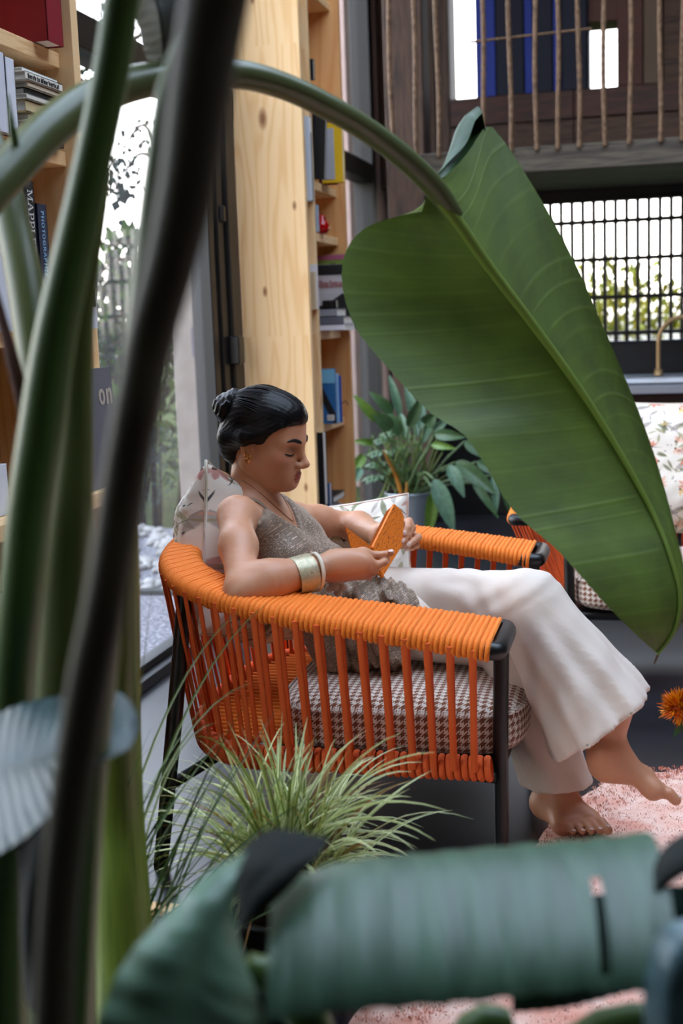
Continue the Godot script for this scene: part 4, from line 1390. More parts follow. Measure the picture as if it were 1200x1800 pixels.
func make_pillow(label: String, w: float, h: float, thick: float, at: Vector3, basis_: Basis, seed_: int, mat: Material, group := "") -> Node3D:
	var t := thing("floral_pillow", label, "pillow", at, group)
	t.basis = basis_
	put("cover", pillow_mesh(w, h, thick, seed_), mat, t)
	put("seam", seam(w, h), mat, t)
	return t


func build_chairs() -> void:
	var a := make_armchair("orange rope armchair with black tube frame that the woman sits in")
	a.position = CHAIR_AT
	var b: Node3D = a.duplicate()
	b.name = numbered("rope_armchair")
	add_child(b)
	tag(b, "orange rope armchair half hidden behind the big leaf, with a dotted seat cushion", "armchair")
	b.position = Vector3(0.115, 0, -4.07)
	b.rotation.y = -PI / 2
	make_pillow("cream floral back cushion squeezed behind the woman in the near armchair", 0.42, 0.38, 0.25, Vector3(-0.938, 0.560, -2.71), Basis(Vector3.UP, PI / 2) * Basis(Vector3.RIGHT, -0.02) * Basis(Vector3.BACK, -0.34), 3, M.floral)
	make_pillow("white floral cushion leaning on the far arm beside the orange book", 0.43, 0.34, 0.14, Vector3(-0.785, 0.480, -3.01), Basis(Vector3.UP, 0.10) * Basis(Vector3.RIGHT, -0.30) * Basis(Vector3.BACK, 0.10), 5, M.floral)
	make_pillow("white floral back cushion in the armchair behind the big leaf", 0.52, 0.46, 0.17, Vector3(0.10, 0.58, -4.27), Basis(Vector3.RIGHT, -0.28), 6, M.floral_b)


# ---------------------------------------------------------------- bodies as distance fields
class Field:
	var kind := PackedInt32Array()      # 0 capsule, 1 ellipsoid, 2 half space
	var op := PackedInt32Array()        # 0 join, 1 cut, 2 keep only inside
	var pa := PackedVector3Array()
	var pb := PackedVector3Array()
	var ra := PackedFloat32Array()
	var rb := PackedFloat32Array()
	var kk := PackedFloat32Array()
	var inv: Array[Basis] = []
	var rr := PackedVector3Array()
	var bump = null
	var keep = null

	func cap(a: Vector3, b: Vector3, r1: float, r2: float, k := 0.02, o := 0) -> void:
		kind.append(0); op.append(o); pa.append(a); pb.append(b - a); ra.append(r1); rb.append(r2 - r1); kk.append(k); inv.append(Basis.IDENTITY); rr.append(Vector3.ONE)

	func ell(c: Vector3, r: Vector3, b := Basis.IDENTITY, k := 0.02, o := 0) -> void:
		kind.append(1); op.append(o); pa.append(c); pb.append(Vector3.ONE); ra.append(0); rb.append(0); kk.append(k); inv.append(b.inverse()); rr.append(r)

	func half(p: Vector3, nn: Vector3, k := 0.004, o := 2) -> void:
		kind.append(2); op.append(o); pa.append(p); pb.append(nn.normalized()); ra.append(0); rb.append(0); kk.append(k); inv.append(Basis.IDENTITY); rr.append(Vector3.ONE)

	func one(i: int, p: Vector3) -> float:
		var q := p - pa[i]
		if kind[i] == 0:
			var ab := pb[i]
			var t := clampf(q.dot(ab) / maxf(ab.length_squared(), 1e-9), 0.0, 1.0)
			return (q - ab * t).length() - ra[i] - rb[i] * t
		if kind[i] == 1:
			q = inv[i] * q
			var r := rr[i]
			var s := q / r
			var k0 := s.length()
			if k0 < 1e-5:
				return -minf(r.x, minf(r.y, r.z))
			return k0 * (k0 - 1.0) / (s / r).length()
		return q.dot(pb[i])

	func value(p: Vector3, list: PackedInt32Array) -> float:
		var d := 1e3
		for i in list:
			var e := one(i, p)
			var k := kk[i]
			match op[i]:
				0:
					var h := maxf(k - absf(d - e), 0.0)
					d = minf(d, e) - h * h / (4.0 * k)
				1:
					var h := maxf(k - absf(d + e), 0.0)
					d = maxf(d, -e) + h * h / (4.0 * k)
				2:
					var h := maxf(k - absf(d - e), 0.0)
					d = maxf(d, e) + h * h / (4.0 * k)
		if bump != null:
			d += bump.call(p)
		if keep != null:
			d = maxf(d, keep.call(p))
		return d

	# surface nets over the cells near the surface between lo and hi, added to m
	func mesh_into(m: MB, lo: Vector3, hi: Vector3, cell: float, paint = null, uv_scale := 1.0) -> void:
		const N := 8
		var nb := Vector3i(((hi - lo) / (cell * N)).ceil())
		var all := PackedInt32Array(range(kind.size()))
		var hd := cell * N * 0.87
		var vid := {}
		var edges := PackedInt64Array()
		var base := m.v.size()
		var g := PackedFloat32Array()
		g.resize((N + 1) * (N + 1) * (N + 1))
		const S := 9
		for bz in nb.z:
			for by in nb.y:
				for bx in nb.x:
					var o := lo + Vector3(bx, by, bz) * (cell * N)
					var c := o + Vector3.ONE * (cell * N * 0.5)
					var near := 1e3
					var list := PackedInt32Array()
					for i in all:
						var e := one(i, c)
						if op[i] == 0:
							near = minf(near, e - kk[i] * 0.3)
							if e < hd * 2.6 + kk[i]:
								list.append(i)
						elif op[i] == 1:
							if e < hd * 1.6 + kk[i]:
								list.append(i)
						else:
							if e > hd * 1.6:
								near = 1e3
							if e > -hd * 1.6 - kk[i]:
								list.append(i)
					if near > hd * 1.35 + 0.012:
						continue
					if list.is_empty():
						continue
					if near < -hd * 2.0 - 0.03 and list.size() and value(c, list) < -hd * 1.5 - 0.015:
						continue
					var w := 0
					var any_in := false
					var any_out := false
					for z in S:
						for y in S:
							for x in S:
								var d := value(o + Vector3(x, y, z) * cell, list)
								g[w] = d
								if d < 0.0:
									any_in = true
								else:
									any_out = true
								w += 1
					if not (any_in and any_out):
						continue
					for z in N:
						for y in N:
							for x in N:
								var q := x + y * S + z * S * S
								var d0 := g[q]
								var d1 := g[q + 1]
								var d2 := g[q + S]
								var d3 := g[q + S + 1]
								var d4 := g[q + S * S]
								var d5 := g[q + S * S + 1]
								var d6 := g[q + S * S + S]
								var d7 := g[q + S * S + S + 1]
								var s0 := d0 < 0.0
								var s1 := d1 < 0.0
								var s2 := d2 < 0.0
								var s4 := d4 < 0.0
								if s0 == s1 and s0 == s2 and s0 == (d3 < 0.0) and s0 == s4 and s0 == (d5 < 0.0) and s0 == (d6 < 0.0) and s0 == (d7 < 0.0):
									continue
								var acc := Vector3.ZERO
								var num := 0
								if s0 != s1:
									acc += Vector3(d0 / (d0 - d1), 0, 0); num += 1
								if s2 != (d3 < 0.0):
									acc += Vector3(d2 / (d2 - d3), 1, 0); num += 1
								if s4 != (d5 < 0.0):
									acc += Vector3(d4 / (d4 - d5), 0, 1); num += 1
								if (d6 < 0.0) != (d7 < 0.0):
									acc += Vector3(d6 / (d6 - d7), 1, 1); num += 1
								if s0 != s2:
									acc += Vector3(0, d0 / (d0 - d2), 0); num += 1
								if s1 != (d3 < 0.0):
									acc += Vector3(1, d1 / (d1 - d3), 0); num += 1
								if s4 != (d6 < 0.0):
									acc += Vector3(0, d4 / (d4 - d6), 1); num += 1
								if (d5 < 0.0) != (d7 < 0.0):
									acc += Vector3(1, d5 / (d5 - d7), 1); num += 1
								if s0 != s4:
									acc += Vector3(0, 0, d0 / (d0 - d4)); num += 1
								if s1 != (d5 < 0.0):
									acc += Vector3(1, 0, d1 / (d1 - d5)); num += 1
								if s2 != (d6 < 0.0):
									acc += Vector3(0, 1, d2 / (d2 - d6)); num += 1
								if (d3 < 0.0) != (d7 < 0.0):
									acc += Vector3(1, 1, d3 / (d3 - d7)); num += 1
								var p := o + (Vector3(x, y, z) + acc / num) * cell
								var id := (bx * N + x) + (by * N + y) * 4096 + (bz * N + z) * 16777216
								if paint != null:
									m.col = paint.call(p)
								vid[id] = m.vert(p, Vector3.ZERO, Vector2(p.x + p.z * 0.35, p.y + p.z * 0.2) * uv_scale)
								if s0 != s1:
									edges.append(id * 8 + (1 if s0 else 0))
								if s0 != s2:
									edges.append(id * 8 + 2 + (1 if s0 else 0))
								if s0 != s4:
									edges.append(id * 8 + 4 + (1 if s0 else 0))
		for e in edges:
			var id := e >> 3
			var ax := (e >> 1) & 3
			var ins := (e & 1) == 1
			var u := 4096
			var v := 16777216
			if ax == 1:
				u = 16777216
				v = 1
			elif ax == 2:
				u = 1
				v = 4096
			var a = vid.get(id)
			var b = vid.get(id - u)
			var c = vid.get(id - u - v)
			var d = vid.get(id - v)
			if a == null or b == null or c == null or d == null:
				continue
			if ins:
				m.ix.append_array(PackedInt32Array([a, c, b, a, d, c]))
			else:
				m.ix.append_array(PackedInt32Array([a, b, c, a, c, d]))
		for i in range(0, m.ix.size(), 3):
			if m.ix[i] < base:
				continue
			var nn := (m.v[m.ix[i + 2]] - m.v[m.ix[i]]).cross(m.v[m.ix[i + 1]] - m.v[m.ix[i]])
			m.n[m.ix[i]] += nn
			m.n[m.ix[i + 1]] += nn
			m.n[m.ix[i + 2]] += nn
		for i in range(base, m.v.size()):
			m.n[i] = m.n[i].normalized()
		m.col = Color.WHITE


# ---------------------------------------------------------------- the woman
const SHOULDER_R := Vector3(-0.8566, 0.7037, -2.5000)
const SHOULDER_L := Vector3(-0.8348, 0.6376, -2.8400)
const ELBOW_R := Vector3(-0.7743, 0.5864, -2.2850)
const ELBOW_L := Vector3(-0.7316, 0.5974, -3.0000)
const WRIST_R := Vector3(-0.6240, 0.6122, -2.4150)
const WRIST_L := Vector3(-0.6109, 0.5974, -2.8400)
const NECK := Vector3(-0.8626, 0.7152, -2.6650)
const CHEST := Vector3(-0.850, 0.590, -2.69)
const WAIST := Vector3(-0.762, 0.505, -2.735)
const PELVIS := Vector3(-0.645, 0.437, -2.78)
const HEAD := Vector3(-0.8253, 0.8490, -2.6600)
const KNEE_OVER := Vector3(-0.2372, 0.5138, -2.5200)
const KNEE_UNDER := Vector3(-0.2971, 0.4144, -2.6400)
const ANKLE_OVER := Vector3(-0.0884, 0.2421, -2.4700)
const ANKLE_UNDER := Vector3(-0.1967, 0.0914, -2.6000)
const SKIN := Color(0.775, 0.55, 0.42)

var head_b := Basis.IDENTITY
const HS := 0.90


func hp(f: float, u: float, s: float) -> Vector3:
	return HEAD + head_b * (Vector3(f, u, s) * HS)


func torso_basis() -> Basis:
	var a := Vector3(-0.10, 0.96, 0.16).normalized()
	var lat := Vector3(0.03, -0.1, 1.0)
	lat = (lat - a * lat.dot(a)).normalized()
	return Basis(a.cross(lat), a, lat)   # x forward, y up the spine, z to her right


func hip_basis() -> Basis:
	var a := (CHEST - PELVIS).normalized()
	var lat := Vector3(-0.06, 0.02, 1.0)
	lat = (lat - a * lat.dot(a)).normalized()
	return Basis(a.cross(lat), a, lat)


func torso_prims(f: Field, grow: float) -> void:
	var b := torso_basis()
	var g := Vector3.ONE * grow
	var h := hip_basis()
	f.ell(PELVIS + h.x * -0.005, Vector3(0.080, 0.10, 0.150) + g, h, 0.05)
	f.ell(WAIST, Vector3(0.080, 0.115, 0.118) + g, h, 0.06)
	f.ell(CHEST, Vector3(0.085, 0.122, 0.124) + g, b, 0.06)
	f.cap(SHOULDER_R + Vector3(0.010, -0.014, -0.02), NECK + b * Vector3(-0.005, -0.06, 0.03), 0.040 + grow, 0.046 + grow, 0.05)
	f.cap(SHOULDER_L + Vector3(0.01, -0.008, 0.02), NECK + b * Vector3(-0.005, -0.06, -0.03), 0.038 + grow, 0.046 + grow, 0.05)
	for s in [1.0, -1.0]:
		f.ell(CHEST + b * Vector3(0.064, -0.012, 0.060 * s), Vector3(0.05, 0.055, 0.055) + g, b, 0.035)


func body_prims(f: Field) -> void:
	torso_prims(f, 0.0)
	var b := torso_basis()
	f.cap(NECK + b * Vector3(-0.02, -0.02, 0.055), NECK + Vector3(-0.005, 0.05, 0.012), 0.028, 0.028, 0.05)
	f.cap(NECK + b * Vector3(-0.02, -0.02, -0.055), NECK + Vector3(-0.005, 0.05, -0.012), 0.028, 0.028, 0.05)
	neck_prims(f)
	# arms
	var mr := SHOULDER_R.lerp(ELBOW_R, 0.45)
	f.cap(SHOULDER_R, mr, 0.038, 0.0355, 0.035)
	f.cap(mr, ELBOW_R, 0.0355, 0.0325, 0.03)
	var fr := ELBOW_R.lerp(WRIST_R, 0.28) + Vector3(0, 0.003, 0)
	f.cap(ELBOW_R + Vector3(-0.008, -0.004, 0), fr, 0.031, 0.0395, 0.02)
	f.cap(fr, WRIST_R, 0.0395, 0.0255, 0.03)
	var ml := SHOULDER_L.lerp(ELBOW_L, 0.5)
	f.cap(SHOULDER_L, ml, 0.043, 0.036, 0.035)
	f.cap(ml, ELBOW_L, 0.036, 0.031, 0.03)
	var fl := ELBOW_L.lerp(WRIST_L, 0.3)
	f.cap(ELBOW_L, fl, 0.031, 0.036, 0.012)
	f.cap(fl, WRIST_L, 0.036, 0.024, 0.03)
	# legs, hidden in the trousers down to the ankles
	f.cap(PELVIS + b.z * 0.09, KNEE_UNDER, 0.062, 0.05, 0.04)
	f.cap(PELVIS - b.z * 0.09, KNEE_OVER + Vector3(0, -0.01, 0), 0.062, 0.05, 0.04)
	f.cap(KNEE_UNDER, KNEE_UNDER.lerp(ANKLE_UNDER, 0.35), 0.048, 0.05, 0.03)
	f.cap(KNEE_UNDER.lerp(ANKLE_UNDER, 0.35), ANKLE_UNDER, 0.05, 0.031, 0.03)
	f.cap(KNEE_OVER, KNEE_OVER.lerp(ANKLE_OVER, 0.35), 0.048, 0.05, 0.03)
	f.cap(KNEE_OVER.lerp(ANKLE_OVER, 0.35), ANKLE_OVER, 0.05, 0.031, 0.03)


func neck_prims(f: Field) -> void:
	f.cap(NECK + Vector3(0.0, -0.01, 0.0), hp(-0.032, -0.055, 0.0), 0.050, 0.046, 0.03)
	f.cap(NECK + Vector3(0.035, -0.02, 0.01), hp(-0.02, -0.045, 0.048), 0.012, 0.014, 0.02)


func head_prims(f: Field) -> void:
	var b := head_b * HS
	var q := head_b
	neck_prims(f)
	f.ell(hp(-0.018, 0.030, 0), Vector3(0.095, 0.083, 0.073) * HS, q, 0.03)
	f.ell(hp(0.038, 0.038, 0), Vector3(0.050, 0.055, 0.060) * HS, q, 0.03)
	f.ell(hp(0.030, -0.030, 0), Vector3(0.058, 0.080, 0.058) * HS, q, 0.03)
	for s in [1.0, -1.0]:
		f.cap(hp(-0.014, -0.054, 0.049 * s), hp(0.060, -0.097, 0.014 * s), 0.016 * HS, 0.014 * HS, 0.035)
		f.ell(hp(0.052, -0.036, 0.040 * s), Vector3(0.026, 0.024, 0.021) * HS, q, 0.025)
		f.cap(hp(0.083, 0.006, 0.012 * s), hp(0.066, 0.008, 0.046 * s), 0.010 * HS, 0.009 * HS, 0.018)
	f.ell(hp(0.071, -0.0965, 0), Vector3(0.017, 0.0155, 0.019) * HS, q, 0.022)
	f.ell(hp(0.066, -0.075, 0), Vector3(0.022, 0.025, 0.030) * HS, q, 0.022)
	# eye sockets and lowered lids
	for s in [1.0, -1.0]:
		f.ell(hp(0.092, -0.013, 0.033 * s), Vector3(0.020, 0.0115, 0.017) * HS, q, 0.016, 1)
		f.ell(hp(0.0685, -0.0145, 0.032 * s), Vector3(0.0142, 0.0135, 0.0155) * HS, q, 0.006)
	# nose
	f.cap(hp(0.087, -0.002, 0), hp(0.107, -0.042, 0), 0.0070 * HS, 0.0080 * HS, 0.012)
	f.ell(hp(0.109, -0.045, 0), Vector3(0.0105, 0.0085, 0.0092) * HS, q, 0.008)
	f.cap(hp(0.100, -0.054, 0), hp(0.085, -0.057, 0), 0.006 * HS, 0.006 * HS, 0.008)
	for s in [1.0, -1.0]:
		f.ell(hp(0.096, -0.0495, 0.0112 * s), Vector3(0.0115, 0.0078, 0.0066) * HS, q, 0.006)
		f.ell(hp(0.098, -0.060, 0.0075 * s), Vector3(0.006, 0.004, 0.004) * HS, q, 0.003, 1)
	# lips
	f.ell(hp(0.0875, -0.0735, 0.007), Vector3(0.0085, 0.0052, 0.0125) * HS, q, 0.005)
	f.ell(hp(0.0875, -0.0735, -0.007), Vector3(0.0085, 0.0052, 0.0125) * HS, q, 0.005)
	f.ell(hp(0.0860, -0.0835, 0), Vector3(0.0092, 0.0062, 0.0165) * HS, q, 0.005)
	f.cap(hp(0.0985, -0.0785, 0), hp(0.084, -0.0795, 0.022), 0.0011, 0.0011, 0.003, 1)
	f.cap(hp(0.0985, -0.0785, 0), hp(0.084, -0.0795, -0.022), 0.0011, 0.0011, 0.003, 1)
	f.ell(hp(0.094, -0.0945, 0), Vector3(0.007, 0.005, 0.014) * HS, q, 0.008, 1)
	f.cap(hp(0.100, -0.062, 0), hp(0.098, -0.068, 0), 0.0022, 0.0022, 0.006, 1)
	# ears
	for s in [1.0, -1.0]:
		var e: Basis = head_b * Basis(Vector3.UP, 0.35 * s) * Basis(Vector3.BACK, 0.25)
		f.ell(hp(-0.016, -0.016, 0.074 * s), Vector3(0.019, 0.031, 0.0085) * HS, e, 0.006)
		f.ell(hp(-0.010, -0.012, 0.0825 * s), Vector3(0.0105, 0.018, 0.006) * HS, e, 0.005, 1)
		f.ell(hp(-0.010, -0.040, 0.073 * s), Vector3(0.008, 0.009, 0.006) * HS, q, 0.006)
		f.cap(hp(-0.004, -0.010, 0.076 * s), hp(-0.002, -0.022, 0.077 * s), 0.004, 0.004, 0.004)


func face_paint(p: Vector3) -> Color:
	var q := head_b.inverse() * (p - HEAD) / HS
	var c := SKIN
	var az := absf(q.z)
	# blush and eyelids
	var ch := exp(-(pow((q.x - 0.055) / 0.024, 2) + pow((q.y + 0.034) / 0.022, 2) + pow((az - 0.05) / 0.022, 2)))
	c = c.lerp(Color(0.74, 0.42, 0.34), ch * 0.55)
	if q.x > 0.055:
		var lid := exp(-(pow((q.y + 0.008) / 0.008, 2) + pow((az - 0.032) / 0.016, 2)))
		c = c.lerp(Color(0.40, 0.25, 0.19), lid * 0.5)
		# lips
		var up := pow(q.y + 0.0735, 2) / pow(0.0058 * clampf(1.3 - az * 38.0, 0.2, 1.0), 2) + pow(az / 0.0215, 2)
		var lo := pow(q.y + 0.0835, 2) / pow(0.0068, 2) + pow(az / 0.0185, 2)
		var lip := clampf((1.25 - minf(up, lo)) * 2.5, 0.0, 1.0) if q.x > 0.074 else 0.0
		c = c.lerp(Color(0.58, 0.26, 0.24), lip * 0.9)
	return c


# a finger from its knuckle through its joints: tapered, joined into the hand's field
func finger(f: Field, pts: Array, r: float, k := 0.004) -> void:
	for i in pts.size() - 1:
		f.cap(pts[i], pts[i + 1], r * (1.0 - 0.10 * i), r * (1.0 - 0.10 * (i + 1)), k if i else 0.010)


func hand_right(f: Field) -> void:
	f.cap(ELBOW_R.lerp(WRIST_R, 0.6), WRIST_R, 0.0305, 0.0255, 0.02)
	var kn := [Vector3(-0.5690, 0.6304, -2.4520), Vector3(-0.5600, 0.6158, -2.4360), Vector3(-0.5615, 0.6017, -2.4300), Vector3(-0.5715, 0.5898, -2.4360)]
	for i in 4:
		f.cap(WRIST_R + Vector3(0.004, 0.006 - 0.006 * i, -0.004), kn[i], 0.0195, 0.0122 - 0.0006 * i, 0.022)
	f.ell(WRIST_R.lerp(kn[1], 0.55) + Vector3(0, 0.002, 0.002), Vector3(0.036, 0.021, 0.014), Basis.IDENTITY, 0.02)
	finger(f, [kn[0], Vector3(-0.5428, 0.6240, -2.4620), Vector3(-0.5261, 0.6254, -2.4680), Vector3(-0.5142, 0.6267, -2.4740)], 0.0088)
	finger(f, [kn[1], Vector3(-0.5390, 0.6078, -2.4420), Vector3(-0.5269, 0.6107, -2.4580), Vector3(-0.5222, 0.6119, -2.4700)], 0.0090)
	finger(f, [kn[2], Vector3(-0.5450, 0.5940, -2.4400), Vector3(-0.5412, 0.6003, -2.4620), Vector3(-0.5484, 0.6028, -2.4850)], 0.0086)
	finger(f, [kn[3], Vector3(-0.5583, 0.5811, -2.4500), Vector3(-0.5553, 0.5865, -2.4700), Vector3(-0.5623, 0.5916, -2.4860)], 0.0076)
	finger(f, [WRIST_R + Vector3(0.012, 0.012, -0.02), Vector3(-0.6048, 0.6156, -2.4900), Vector3(-0.5886, 0.6146, -2.5150), Vector3(-0.5737, 0.6153, -2.5250)], 0.0105)


func hand_left(f: Field) -> void:
	f.cap(ELBOW_L.lerp(WRIST_L, 0.6), WRIST_L, 0.0295, 0.0245, 0.02)
	var kn := [Vector3(-0.5531, 0.6327, -2.8000), Vector3(-0.5429, 0.6181, -2.8000), Vector3(-0.5326, 0.6022, -2.8000), Vector3(-0.5368, 0.5839, -2.8050)]
	for i in 4:
		f.cap(WRIST_L + Vector3(0.004, 0.006 - 0.006 * i, 0.0), kn[i], 0.019, 0.0118 - 0.0006 * i, 0.022)
	finger(f, [kn[0], Vector3(-0.5325, 0.6443, -2.7700), Vector3(-0.5315, 0.6333, -2.7420), Vector3(-0.5360, 0.6223, -2.7300)], 0.0092)
	finger(f, [kn[1], Vector3(-0.5254, 0.6294, -2.7650), Vector3(-0.5299, 0.6170, -2.7380), Vector3(-0.5389, 0.6055, -2.7220)], 0.0094)
	finger(f, [kn[2], Vector3(-0.5115, 0.6085, -2.7650), Vector3(-0.5176, 0.6037, -2.7400), Vector3(-0.5267, 0.5973, -2.7250)], 0.0090)
	finger(f, [kn[3], Vector3(-0.5169, 0.5878, -2.7700), Vector3(-0.5234, 0.5865, -2.7480), Vector3(-0.5341, 0.5875, -2.7350)], 0.0078)
	finger(f, [WRIST_L + Vector3(0.0, 0.02, 0.015), Vector3(-0.5870, 0.6294, -2.7950), Vector3(-0.5698, 0.6464, -2.7650), Vector3(-0.5550, 0.6536, -2.7450)], 0.0112)


func nail(at: Vector3, dir: Vector3, out: Vector3, parent: Node) -> void:
	var b := MB.new()
	b.ball(Vector3.ZERO, Vector3(0.0062, 0.0018, 0.0044), Basis.IDENTITY, 6, 10)
	var o := put("fingernail", b.mesh(), plain(Color(0.90, 0.78, 0.73), 0.25), parent)
	var x := dir.normalized()
	var y := (out - x * out.dot(x)).normalized()
	o.basis = Basis(x, y, x.cross(y))
	o.position = at


func foot(f: Field, ankle: Vector3, heel: Vector3, toe: Vector3, up: Vector3, side: Vector3, w: float) -> Array:
	# side points to the big toe
	var fwd := (toe - heel).normalized()
	var len := toe.distance_to(heel)
	f.cap(ankle + up * 0.08 - fwd * 0.012, ankle, 0.037, 0.031, 0.02)
	f.ell(heel + fwd * 0.026 + up * 0.026, Vector3(0.030, 0.028, 0.026), Basis(fwd, up, fwd.cross(up)), 0.02)
	f.cap(ankle - up * 0.008, heel + fwd * 0.03 + up * 0.025, 0.031, 0.027, 0.02)
	var ball_in := heel + fwd * len * 0.70 + up * 0.017 + side * w * 0.40
	var ball_out := heel + fwd * len * 0.62 + up * 0.014 - side * w * 0.42
	f.cap(ankle + fwd * 0.012 - up * 0.012, ball_in, 0.030, 0.017, 0.03)
	f.cap(ankle + fwd * 0.010 - up * 0.015, ball_out, 0.028, 0.014, 0.03)
	f.cap(heel + fwd * 0.03 + up * 0.016, ball_out, 0.022, 0.014, 0.03)
	f.cap(ball_in, ball_out, 0.0175, 0.0145, 0.02)
	f.ell(ankle + side * 0.030 - up * 0.004, Vector3(0.011, 0.012, 0.009), Basis(fwd, up, fwd.cross(up)), 0.012)
	f.ell(ankle - side * 0.028 - up * 0.008, Vector3(0.011, 0.012, 0.009), Basis(fwd, up, fwd.cross(up)), 0.012)
	var tips := []
	for i in 5:
		var q := i / 4.0
		var base := ball_in.lerp(ball_out, q) + fwd * (0.006 if i else 0.008)
		var reach: float = [0.050, 0.050, 0.045, 0.039, 0.032][i] * len / 0.225
		var r: float = [0.0125, 0.0086, 0.0080, 0.0075, 0.0072][i]
		var tip := base + fwd * reach - up * 0.004
		f.cap(base, base + fwd * reach * 0.55 + up * 0.004, r, r * 0.94, 0.006)
		f.cap(base + fwd * reach * 0.55 + up * 0.004, tip, r * 0.94, r * 0.88, 0.003)
		tips.append([tip, r])
	return tips


func build_person() -> void:
	head_b = Basis(Vector3.UP, deg_to_rad(-9.0)) * Basis(Vector3.BACK, deg_to_rad(-11.0)) * Basis(Vector3.RIGHT, deg_to_rad(2.0))
	var who := thing("person", "barefoot woman in taupe top and cream trousers reading in the orange armchair", "person", Vector3(PELVIS.x, 0, PELVIS.z))
	var skin := plain(Color.WHITE, 0.46)
	skin.vertex_color_use_as_albedo = true
	skin.vertex_color_is_srgb = true
	skin.subsurf_scatter_enabled = true
	skin.subsurf_scatter_strength = 0.12
	var m := MB.new()
	var plain_skin := func(_p: Vector3) -> Color: return SKIN
	var f := Field.new()
	body_prims(f)
	f.mesh_into(m, Vector3(-1.0, 0.0, -3.12), Vector3(0.05, 0.80, -2.2), 0.011, plain_skin)
	var h := Field.new()
	head_prims(h)
	h.mesh_into(m, HEAD + Vector3(-0.13, -0.15, -0.12), HEAD + Vector3(0.16, 0.14, 0.12), 0.0033, face_paint)
	var r := Field.new()
	hand_right(r)
	r.mesh_into(m, Vector3(-0.6925, 0.5363, -2.5600), Vector3(-0.50, 0.68, -2.36), 0.0032, plain_skin)
	var l := Field.new()
	hand_left(l)
	l.mesh_into(m, Vector3(-0.6708, 0.5264, -2.9000), Vector3(-0.50, 0.69, -2.69), 0.0032, plain_skin)
	# feet: the crossed one hangs, the other stands on the rug
	var fo := Field.new()
	var heel1 := Vector3(-0.1203, 0.1854, -2.4700)
	var toe1 := Vector3(0.0495, 0.1217, -2.4850)
	var up1 := (ANKLE_OVER - heel1)
	up1 = (up1 - (toe1 - heel1).normalized() * up1.dot((toe1 - heel1).normalized())).normalized()
	var side1 := (toe1 - heel1).normalized().cross(up1)
	var tips1 := foot(fo, ANKLE_OVER + Vector3(0.004, -0.004, 0), heel1, toe1, up1, side1, 0.07)
	fo.mesh_into(m, Vector3(-0.16, 0.05, -2.56), Vector3(0.10, 0.29, -2.38), 0.0036, plain_skin)
	var ft := Field.new()
	var heel2 := Vector3(-0.240, 0.026, -2.640)
	var toe2 := Vector3(-0.112, 0.026, -2.500)
	var side2 := (toe2 - heel2).normalized().cross(Vector3.UP)
	var tips2 := foot(ft, ANKLE_UNDER, heel2, heel2 + (toe2 - heel2).normalized() * 0.205, Vector3.UP, -side2, 0.075)
	ft.mesh_into(m, Vector3(-0.31, 0.0, -2.72), Vector3(-0.02, 0.19, -2.42), 0.0036, plain_skin)
	var body := put("body", m.mesh(), skin, who)
	body.position = -who.position
	var parts := Node3D.new()
	# nails
	nail(Vector3(-0.5139, 0.6316, -2.4670) + Vector3(0, 0.0012, 0.0015), Vector3(1, 0.05, 0), Vector3(0, 1, 0.6), body)
	nail(Vector3(-0.5344, 0.6250, -2.7220), Vector3(-0.4, -1, 0.3), Vector3(0.2, 0.1, 1), body)
	nail(Vector3(-0.5373, 0.6083, -2.7140), Vector3(-0.6, -0.8, 0.3), Vector3(0.2, 0.2, 1), body)
	nail(Vector3(-0.5251, 0.6000, -2.7170), Vector3(-0.8, -0.5, 0.3), Vector3(0.1, 0.2, 1), body)
	nail(Vector3(-0.5327, 0.5901, -2.7280), Vector3(-1, -0.1, 0.3), Vector3(0.1, 0.2, 1), body)
	for e in tips1 + tips2:
		var up: Vector3 = up1 if e in tips1 else Vector3.UP
		var fw := (toe1 - heel1) if e in tips1 else (toe2 - heel2)
		nail(Vector3(e[0]) + up * e[1] * 0.80 + fw.normalized() * 0.002, fw, up, body)
	face_details(body)
	hair(who)
	clothes(who)
	jewellery(who)


# where a ray from outside meets a field's surface
func onto(f: Field, p: Vector3, dir: Vector3, lift := 0.0) -> Vector3:
	var all := PackedInt32Array(range(f.kind.size()))
	var q := p + dir * 0.03
	for i in 40:
		var d := f.value(q, all)
		if d < 0.0002:
			break
		q -= dir * minf(d, 0.004)
	return q + dir * lift


func onto_keys(f: Field, keys: Array, dir: Vector3, lift: float) -> Array:
	var out := []
	for k in keys:
		out.append([onto(f, k[0], dir, lift), k[1]])
	return out


